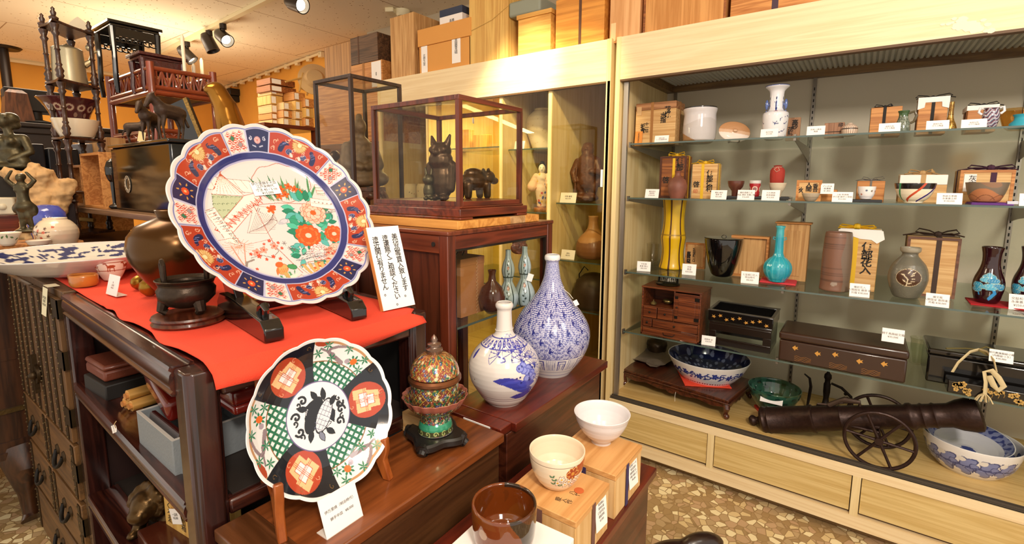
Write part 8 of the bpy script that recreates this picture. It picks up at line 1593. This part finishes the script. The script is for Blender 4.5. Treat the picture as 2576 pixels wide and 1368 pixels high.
# black mantel clock case
pc0, pc1 = at(292, 522, Z=ZB1), at(432, 545, Z=ZB1); X = xb+.06; c0, c1 = at(290, 500, X=X), at(440, 520, X=X); h = at(300, 372, X=X).z-ZB1; w = c0.y-c1.y
t = T('mantel_clock', 'glossy black mantel clock case with a dim ring of numerals', 'clock', (X, (c0.y+c1.y)/2, ZB1+.0006)); obj('case', G().box(0, .16, -w/2, w/2, 0, h), mat('gloss_black_case', '#0c0a09', .12, coat=.15), t, bev=.008, seg=3); obj('cornice', G().box(-.008, .168, -w/2-.008, w/2+.008, h, h+.014), BLACKL, t, bev=.004)
obj('dial', G().lathe([(.034, 0), (.036, .002), (.024, .002), (.022, 0)], 40, 0, frame((-.001, w*.22, h*.42), (0, -1, 0), (0, 0, 1)), cap=False), mat('dial_ring', '#a89a86', .4), t)
g = G(); [g.box(-.0012, .0012, .0255, .0345, .0022, .0028, 0, frame((-.001, w*.22, h*.42), (0, -1, 0), (0, 0, 1)) @ rotz(k*PI/6)) for k in range(12)]; obj('numeral_marking', g, BLACKL, t)
zk = ZB1+h+.0152
p = at(280, 420, X=X-.02); msk = [((0, 0, .06), (.030, .036, .058)), ((0, -.034, .062), (.008, .012, .012)), ((0, -.030, .036), (.013, .009, .006)), ((0, -.028, .018), (.014, .012, .012)), ((-.012, -.028, .078), (.008, .006, .005)), ((.012, -.028, .078), (.008, .006, .005)), ((0, -.02, .098), (.026, .018, .018)), ((0, .005, -.08), (0, .005, .03), .018, .020), ((0, .005, -.078), (.035, .03, .012))]
p = at(290, 440, X=X+.02); figure('mask_head', 'black lacquered head in profile beside the mantel clock', 'figurine', (p.x, p.y+.02, ZB1+.1), PI*.62, msk, BLACKL, .003, 2, scale=1.15)
# horses on the clock
hor = [((0, .12, .54), (0, -.20, .58), .15, .14), ((0, -.20, .62), (0, -.36, .78), .11, .075), ((0, -.38, .82), (0, -.50, .62), .07, .04), ((-.03, -.34, .88), (-.035, -.34, .94), .02, .008), ((.03, -.34, .88), (.035, -.34, .94), .02, .008)]+[z for s_ in (-1, 1) for z in (((s_*.06, -.20, .46), (s_*.06, -.24, .24), .05, .030), ((s_*.06, -.24, .24), (s_*.06, -.22, .02), .028, .022), ((s_*.06, .12, .46), (s_*.06, .16, .26), .065, .034), ((s_*.06, .16, .26), (s_*.06, .12, .02), .030, .024))]+[((0, .20, .54), (0, .30, .30), .03, .035), ((0, -.26, .72), (.02, .07, .12)), ((0, 0, .0), (.12, .3, .02))]
DKW = mat('driftwood_bronze', '#4a372a', .5, .4, bump=.5, bscale=60., var=.4)
for k, (cx, rz, hs, lb) in enumerate(((340, 1.4, .135, 'dark carved horse with lowered head at the edge of the clock'), (385, -.5, .175, 'tall dark carved horse in the middle of the clock top'), (440, -1.0, .185, 'tall dark carved horse with its back turned, nearest the painted plate'))):
    p = at(cx, 362, X=X+.05); figure('horse_figurine', lb, 'figurine', (p.x, p.y, zk), face_cam(p)+rz, hor, DKW, .0042, 1, scale=hs, group='horses on the mantel clock')
p = at(352, 378, X=X-.0); S('paper_slip', 'yellowish paper slip propped before the carved horses', 'paper slip', G().box(-.014, .014, -.001, 0, 0, .04, 0, MX.Rotation(.25, 4, 'Y')), mat('yellow_slip', '#e6d09a', .8), (X+.006, p.y, zk), rz=-.9)
# corner whatnot with turned posts
WN = wood('whatnot_wood', '#4e2f20', '#2b1811', 'Z', 14., .35, coat=.3); yw = 3.0
posts = [at(164, 300, Y=yw), at(248, 300, Y=yw+.12), at(135, 300, Y=yw+.16), at(200, 300, Y=yw+.30)]; tiers = [zat(posts[0], 345), zat(posts[0], 200), zat(posts[0], 52)]; zl = TT+.02
ctr = sum(posts, V())/4; t = T('whatnot_stand', 'tall corner whatnot stand with turned spiral posts and three open tiers', 'stand', (ctr.x, ctr.y, TT)); o_ = V((ctr.x, ctr.y, TT))
zt3 = [zl, zat(posts[0], 485)]+tiers
def turned(L):
    return [(.010, 0), (.016, .012), (.012, .022), (.017, .034), (.010, .05), (.009, L*.22), (.013, L*.25), (.009, L*.28), (.0085, L*.5), (.012, L*.52), (.0085, L*.55), (.009, L*.76), (.016, L*.82), (.010, L*.86), (.016, L*.93), (.018, L-.006), (.010, L)]
for i, p in enumerate(posts):
    for a, b2 in zip(zt3[:-1], zt3[1:]): obj('post', G().lathe(turned(b2-a-.012), 16, 0, MX.Translation(V((p.x, p.y, a+.006))-o_)), WN, t, ang=60)
    obj('finial', G().lathe([(.016, 0), (.018, .008), (.008, .016), (.012, .03), (.006, .04), (.008, .046), (0, .056)], 14, 0, MX.Translation(V((p.x, p.y, zt3[-1]+.006))-o_)), WN, t, ang=60)
for z in zt3:
    pts = [(p-ctr)*1.22 for p in posts]; pts = sorted(pts, key=lambda v: math.atan2(v.y, v.x)); pl_ = []
    for i in range(4):
        a, b2 = pts[i], pts[(i+1) % 4]; m_ = (a+b2)/2
        for q in (0, .25, .5, .75): v = a.lerp(b2, q); pl_.append((v.x*(1-.12*math.sin(q*PI)), v.y*(1-.12*math.sin(q*PI))))
    obj('tier', G().prism(pl_, z-TT-.006, z-TT+.006), WN, t, bev=.002)
p_ = posts[1].lerp(posts[3], .5); obj('crest', G().prism([(-.05, 0), (-.05, .03), (-.03, .06), (0, .085), (.03, .06), (.05, .03), (.05, 0), (.02, 0), (.012, .03), (-.012, .03), (-.02, 0)], -.005, .005, frame(V((p_.x, p_.y, zt3[-1]+.006))-o_, (.8, -.6, 0), (0, 0, 1))), mat('pale_fretwork', '#cbbfa9', .6), t)
PEW = mat('pewter', '#b5a98c', .35, .65, bump=.1); k_ = mpp(ctr)
zz = tiers[1]+.0066; t = T('pewter_kettle', 'pewter kettle with swan spout on the middle tier of the whatnot', 'kettle', (ctr.x, ctr.y, zz), face_cam(ctr)+.2); hK = zat(ctr, 118)-zz
obj('body', G().lathe([(.062, 0), (.066, .004), (.058, hK*.9), (.060, hK*.93), (.050, hK*.97), (.02, hK*1.02), (.006, hK*1.06), (0, hK*1.1)], 40), PEW, t); obj('spout', G().tube([(.056, -.01, hK*.55), (.085, -.01, hK*.7), (.095, -.01, hK*.95), (.11, -.01, hK*1.0)], [.016, .012, .008, .007], 10).ball((.082, -.01, hK*1.06), .016, 10), PEW, t); obj('handle', G().tube([(.06, 0, hK*.1), (.10, 0, hK*.16), (.10, 0, hK*.36)], .006, 8), PEW, t)
def p_lamp(b):
    for k in range(-6, 7): x = k*b.rm*.5; b.ell(x, b.W.max()*.62, .026, .018, '#b8a08a', 0, line='#6a3a34', lw=.003); b.ell(x, b.W.max()*.62, .012, .008, '#5a2a2a'); b.ell(x+b.rm*.25, b.W.max()*.35, .014, .014, '#8a6a5a', 0, line='#3a1a1c', lw=.003)
t = pot('glass_shade_bowl', 'flared dark red glass bowl with pale flowers, resting in the milk glass bowl', 'bowl', 178, 300, tiers[0]+.075, [(46, 300), (52, 290), (66, 268), (84, 250)], paint('cameo_glass', .12, .6), open_=.003, painter=p_lamp, base='#4a1f22', X=ctr.x, nu=260, nv=100, dz=-.0)
pot('milk_glass_bowl', 'large milk-white glass bowl on the lower tier of the whatnot', 'bowl', 195, 352, tiers[0]+.0066, [(30, 352), (44, 345), (56, 325), (63, 302)], mat('milk_white_glass', '#e6d8bf', .2, coat=.4), open_=.004, X=ctr.x, n=56)
# red bamboo rack with lacquer stands, carved stool and candles
BAM = mat('red_bamboo', '#8c3a1c', .3, coat=.5, var=.4, bscale=10.); yc = 2.95
pc = at(377, 165, Y=yc); pr_ = at(535, 186, Y=yc); pl0 = at(269, 225, X=pc.x); t = T('bamboo_rack', 'red bamboo rack with lattice rails and two shelves', 'rack', (pc.x, pc.y, FZ)); o_ = V((pc.x, pc.y, FZ)); wx, wy = pr_.x-pc.x, min(pl0.y-pc.y, .62)
ztop, zd1, zd2 = pc.z, zat(pc, 225), zat(pc, 352); zr2 = zat(pc, 322)
for x in (0, wx):
    for y in (0, wy): obj('post', G().tube([(x, y, 0), (x, y, ztop-FZ+.02)], .0175, 12), BAM, t)
for zlo, zhi in ((zd1, ztop), (zd2, zr2)):
    for a, b2 in (((0, 0), (wx, 0)), ((wx, 0), (wx, wy)), ((wx, wy), (0, wy)), ((0, wy), (0, 0))):
        g = G(); A_, B_ = V((a[0], a[1], 0)), V((b2[0], b2[1], 0))
        for z in (zhi-FZ-.01, zlo-FZ+.014): g.tube([A_+V((0, 0, z)), B_+V((0, 0, z))], .012, 10)
        z = zlo-FZ-.012; g.tube([A_+V((0, 0, z)), B_+V((0, 0, z))], .014, 10); n = 12; q = G()
        for k in range(n): u, v = A_.lerp(B_, k/n), A_.lerp(B_, (k+1)/n); up0, up1 = V((0, 0, zlo-FZ+.02)), V((0, 0, zhi-FZ-.02)); q.tube([u+(up0 if k % 2 else up1), v+(up1 if k % 2 else up0)], .006, 6); q.tube([u+up0, u+up1], .005, 6)
        obj('rail', g, BAM, t); obj('lattice', q, BAM, t)
    obj('rack_shelf', G().box(0, wx, 0, wy, zlo-FZ-.012, zlo-FZ-.002), mat('dark_mat_board', '#3a241a', .5), t)
ZR = zd1-.0014
def tablet(name, label, cx0, cx1, ytop, Y, dep_, m, legs=True):
    a, b2 = at(cx0, ytop, Y=Y), at(cx1, ytop, Y=Y); w = b2.x-a.x; z1 = a.z; t = T(name, label, 'stand', ((a.x+b2.x)/2, Y+dep_/2, ZR)); h = z1-ZR
    obj('stand_top', G().box(-w/2-.012, w/2+.012, -dep_/2-.012, dep_/2+.012, h-.016, h).box(-w/2, w/2, -dep_/2, dep_/2, h-.030, h-.0164), m, t, bev=.003)
    if legs:
        for sx in (-1, 1):
            for sy in (-1, 1): obj('leg', G().tube([(sx*w*.46, sy*dep_*.46, h-.03), (sx*w*.45, sy*dep_*.45, h*.55), (sx*w*.47, sy*dep_*.47, h*.2), (sx*w*.45, sy*dep_*.45, .002)], [.016, .012, .013, .011], 8), m, t)
        g = G()
        for y in (-dep_*.46, dep_*.46): g.box(-w*.44, w*.44, y-.004, y+.004, h-.075, h-.031); [g.tube([(w*.06*k+.02*math.cos(q), y, h-.09+.012*math.sin(q)) for q in np.linspace(0, 5.2, 10)], .004, 5) for k in range(-6, 7, 2)]
        obj('pierced_apron', g, m, t)
    return t, w, h
tablet('lacquer_stand', 'tall black lacquer stand with pierced apron on the bamboo rack', 275, 398, 47, yc+.25, .26, BLACKL)
t, w, h = tablet('carved_stool', 'small dark red carved stool on the bamboo rack', 352, 462, 128, yc+.06, .16, mat('carved_red_lacquer', '#4a1512', .35, coat=.3, bump=.8, bscale=60., var=.4), True)
WAX = mat('white_wax', '#f6ead2', .4)
for k, (cx, yt, yb, Y) in enumerate(((466, 86, 192, yc+.02), (489, 160, 196, yc+.10), (510, 146, 196, yc+.14))):
    p = at(cx, yb, Y=Y); z1 = zat(p, yt); r = .0085; t = T('candle', ('tall white candle in a low holder on the bamboo rack', 'short white candle half hidden by its neighbours on the rack', 'white candle nearest the end post of the bamboo rack')[k], 'candle', (p.x, p.y, ZR), 0, 'candles on the bamboo rack')
    zz = zat(p, yb)-ZR; obj('candle_stick', G().lathe([(.022, 0), (.024, .004), (.006, .012), (.005, zz-.006), (.012, zz), (.012, zz+.006), (0, zz+.006)], 16), IRON, t); obj('wax', G().lathe([(r, zz+.007), (r, z1-ZR-.012), (r*.4, z1-ZR), (0, z1-ZR)], 16), WAX, t)
# gold-trimmed black panel and bronze seal
p = at(478, 320, Y=2.75); z1 = zat(p, 250); t = T('lacquer_screen', 'slanted black lacquer panel with gold scroll edging beside the horses', 'screen', p, .5); Q = MX.Rotation(-.35, 4, 'X'); obj('panel', G().box(-.008, .008, -.05, .05, -.16, z1-p.z, 0, Q), BLACKL, t); obj('gold_edge', G().box(-.012, -.0085, -.05, -.03, -.16, z1-p.z, 0, Q), mat('gold_scroll', '#b58f4a', .4, .5, var=.7, bscale=120.), t); obj('screen_stand', G().box(-.06, .06, -.12, .0, FZ-p.z, -.145), BLKB, t)
p = at(575, 320, Y=2.30); sl = [((0, 0, -.05), (.01, 0, .12), .085, .072), ((.01, 0, .12), (-.015, 0, .26), .068, .050), ((-.015, 0, .26), (-.045, 0, .33), .048, .040), ((-.050, -.0, .335), (.045, .038, .030)), ((-.075, -.0, .33), (.022, .024, .018)), ((-.06, -.03, .08), (-.085, -.04, -.02), .026, .020), ((-.055, .03, .1), (-.08, .03, .0), .024, .018)]

zs_e = zat(p, 212); base_z = zs_e-.36; tS = figure('bronze_seal', 'polished golden bronze seal-like animal rearing its head behind the plate', 'statue', (p.x+.01, p.y, base_z), face_cam(p)-.1, sl, mat('golden_bronze', '#b07a30', .2, .9, var=.35, bscale=8.), .007, 4)
S('statue_pedestal', 'dark pedestal behind the painted plate under the bronze seal', 'pedestal', G().box(-.12, .12, -.12, .12, 0, base_z-.13-FZ), BLKB, (p.x+.01, p.y, FZ), bev=.004)
# organ-like dark cabinet, blackboard, obelisk, lamp pole, electronics at the back of the room
DKC = mat('dark_cabinet_paint', '#2c211b', .5, var=.2, bscale=3.); Yb = 4.3
a, b2 = at(-60, 350, Y=Yb), at(305, 350, Y=Yb); z1 = zat(a, 298); t = T('dark_cabinet', 'long dark cabinet with moulded cornice against the back of the shop', 'cabinet', ((a.x+b2.x)/2, Yb+.25, FZ)); w = b2.x-a.x
obj('carcass', G().box(-w/2, w/2, -.25, .25, 0, z1-FZ-.03), DKC, t); obj('cornice', G().box(-w/2-.03, w/2+.03, -.28, .25, z1-FZ-.03, z1-FZ).box(-w/2-.015, w/2+.015, -.265, .25, z1-FZ-.07, z1-FZ-.0304), DKC, t, bev=.008)
for k in range(9): obj('fluting', G().box(-w/2+.42+k*.012, -w/2+.426+k*.012, -.256, -.2505, z1-FZ-.26, z1-FZ-.09), MATS['dark_end_panel'], t)
zz = z1+.0006
p = at(45, 298, Y=Yb+.1); h = zat(p, 222)-zz; S('obelisk', 'tapering brown wooden obelisk on the dark cabinet', 'ornament', loft([([(x*.07, y*.07) for x, y in ((-1, -1), (1, -1), (1, 1), (-1, 1))], 0), ([(x*.05, y*.05) for x, y in ((-1, -1), (1, -1), (1, 1), (-1, 1))], h*.85), ([(x*.02, y*.02) for x, y in ((-1, -1), (1, -1), (1, 1), (-1, 1))], h)]), wood('obelisk_wood', '#7a4a2c', '#4e2c18', 'Z', 12.), (p.x, p.y, zz))
p = at(92, 298, Y=Yb+.1); h = zat(p, 228)-zz; t = T('adding_machine', 'black tilted panel on a dark pedestal foot on the cabinet', 'machine', (p.x, p.y, zz)); obj('panel_box', G().box(-.14, .14, -.05, .05, h*.35, h, 0, MX.Rotation(-.1, 4, 'X')), BLKB, t, bev=.006); obj('foot', G().lathe([(.09, 0), (.10, .01), (.03, .03), (.03, h*.36)], 20), BLKB, t)
S('lamp_pole', 'slim black floor-to-ceiling pole with a round cap', 'pole', G().tube([(0, 0, 0), (0, 0, CEIL-FZ-.02)], .036, 12).lathe([(.11, CEIL-FZ-.02), (.13, CEIL-FZ), (0, CEIL-FZ)], 20).tube([(0, 0, 1.9-FZ), (0, 0, 1.97-FZ)], .055, 12), mat('black_metal', '#2e2622', .4, .6), (at(19, 215, Y=6.4).x, 6.4, FZ))
for k, (x0, x1, yt, yb, c, lb) in enumerate(((62, 120, 360, 440, '#14141a', 'black box of electronics under the dark cabinet shelf'), (128, 205, 372, 450, '#191a20', 'second black electronic box with a pale display strip'), (208, 252, 360, 430, '#8a90a0', 'pale grey panel between the black box and the wooden boxes'), (8, 26, 420, 490, '#b8342a', 'red upright case beside the bronze bust'))):
    Y = 3.55; a, b2 = at(x0, yb, Y=Y), at(x1, yb, Y=Y); h = zat(a, yt)-a.z; S('electronic_box', lb, 'box', G().box(0, b2.x-a.x, 0, .3, 0, h), mat('box_'+c[1:], c, .25), a, bev=.006)
a = at(-40, 450, Y=3.5); b2 = at(300, 450, Y=3.5); S('low_cabinet', 'low dark sideboard carrying the electronic boxes', 'sideboard', G().box(0, b2.x-a.x, 0, .5, 0, at(135, 440, Y=3.55).z-.03-FZ), DKC, (a.x, 3.5, FZ), bev=.005)
# stacks of small labelled boxes on a rack by the far wall
rn = random.Random(21); n0 = 0
def farbox(x0, x1, yt, yb, Y, lb, m=None, d=.22):
    a, b2 = at(x0, yb, Y=Y), at(x1, yb, Y=Y); h = zat(a, yt)-a.z; w = b2.x-a.x
    t = T('stacked_box', lb, 'box', a, 0, 'labelled boxes on the far rack'); obj('body', G().box(0, w, 0, d, 0, h-.001), m or (PAULO, PAULY, PAUL)[len(lb) % 3], t, bev=.002); obj('paper_label', G().box(w*.06, w*.42, -.0015, -.0004, h*.12, h*.86), PAPER, t)
cols = [(686, 712, 318, (300, 284, 262, 238, 214), 4.05), (716, 742, 318, (296, 276, 256), 3.95), (744, 768, 318, (300, 278, 252, 230), 3.9), (770, 790, 318, (296, 270, 246), 3.85)]
nm = ('end', 'second', 'third', 'last'); lv = ('lowest', 'second lowest', 'middle', 'upper', 'top')
for c, (x0, x1, yb, ys, Y) in enumerate(cols):
    y = yb
    for k, yt in enumerate(ys): farbox(x0-(3 if k > 2 else 0)-rn.random()*3, x1, yt, y-1, Y, f'small wooden box with white label, {lv[k]} in the {nm[c]} stack of the far rack'); y = yt
farbox(680, 745, 212, 228, 4.02, 'long flat brown box with white label, lying on the stacks', PAULB); farbox(680, 742, 194, 210, 4.02, 'long flat brown box on top of the far stacks', PAULB)
a, b2 = at(660, 319, Y=3.84), at(800, 319, Y=3.84); t = T('box_rack', 'brown wooden rack carrying the stacks of labelled boxes by the far wall', 'rack', (a.x, 3.84, FZ)); w = b2.x-a.x; zr = min(at(x0, yb-1, Y=Y).z for x0, x1, yb, ys, Y in cols)-FZ-.002
obj('rack_top', G().box(0, w, -.03, .5, zr-.03, zr), MAHX, t, bev=.002); [obj('leg', G().box(x, x+.05, y, y+.05, 0, zr-.0304), MAH, t) for x in (0, w-.05) for y in (-.02, .44)]; obj('rack_panel', G().box(.05, w-.05, .46, .48, 0, zr-.0304), CHF, t)
p = at(790, 250, Y=3.4); t = T('straw_hat', 'round woven straw hat leaning above the far stacks', 'hat', at(792, 200, Y=3.9), face_cam(p)); r = mpp(t.location)*40; obj('brim', G().lathe([(0, .05), (r*.45, .05), (r*.6, .01), (r, 0), (r, .004), (r*.62, .016), (r*.46, .056), (0, .056)], 32, flute=.0), mat('woven_straw', '#c9a878', .8, bump=.5, bscale=60.), t, M=MX.Rotation(1.35, 4, 'X'))
S('toy_ladder', 'little bamboo ladder-backed seat standing on the stacks beside the straw hat', 'ladder', G().tube([(-.04, 0, 0), (0, 0, .16)], .008, 6).tube([(.03, 0, -.02), (.07, 0, .14)], .008, 6).tube([(-.03, 0, .03), (.04, 0, .01)], .006, 6).tube([(-.02, 0, .07), (.05, 0, .05)], .006, 6).tube([(-.16, 0, .06), (0, 0, .12)], .008, 6), mat('pale_bamboo', '#c9a05a', .5), at(764, 232, Y=3.95))
# track lights
TRK = mat('cream_track', '#e9dcb4', .5); LH = mat('lamp_housing', '#2f2824', .4, .4); a, b2 = at(424, 124, Z=CEIL-.012), at(670, 0, Z=CEIL-.012); dv_ = (b2-a).normalized(); a0, b0 = a-dv_*.6, b2+dv_*1.2
t = T('light_track', 'cream lighting track running across the ceiling', 'light track', a0); Mt = MX.Translation(-a0) @ frame(a0, dv_, (-dv_.y, dv_.x, 0)); obj('track', G().box(0, (b0-a0).length, -.018, .018, -.014, .011, 0, Mt), TRK, t)
for k, (cx, yb, on, tgt, lb) in enumerate(((481, 140, 1, (2.5, 4.2, 1.3), 'small lit black spotlight nearest the tall candle'), (538, 112, 0, (1.9, 2.2, 1.0), 'narrow black spotlight turned away, second on the track'), (575, 95, 1, (2.0, 2.4, 1.2), 'larger black spotlight with a glowing mouth, third on the track'), (775, 8, 1, (1.97, 1.3, 1.7), 'spotlight at the top edge of the view, end of the track'))):
    q = min(max((at(cx, yb-40, Z=CEIL).y-a0.y)/(b0.y-a0.y), 0), 1); tp = a0.lerp(b0, q); p = at(cx, yb, Y=tp.y); p = V((tp.x+.0, tp.y, max(zat(tp, yb), CEIL-.30))) if k < 3 else V((tp.x, tp.y, CEIL-.12))
    t = T('spotlight', lb, 'spotlight', p, 0, 'spotlights on the ceiling track'); dr = (V(tgt)-p).normalized() if on else V((.3, -.3, -1)).normalized(); Q = dr.to_track_quat('Z', 'Y').to_matrix().to_4x4()
    obj('lamp_body', G().lathe([(.0, -.09), (.030, -.085), (.045, -.05), (.048, .03), (.050, .055), (.044, .055), (.040, .03), (.020, -.02), (0, -.025)], 28, 0, Q), LH, t, ang=60); obj('stem', G().tube([(0, 0, -.02), (0, 0, tp.z-p.z-.012)], .014, 10).tube([(0, 0, tp.z-p.z-.05), (0, 0, tp.z-p.z-.014)], .024, 12), LH, t)
    if on: obj('bulb', G().ball((0, 0, .028), (.034, .034, .018), 16, 0, Q), mat('lamp_glow', '#fff0cf', .5, emit=14.), t)
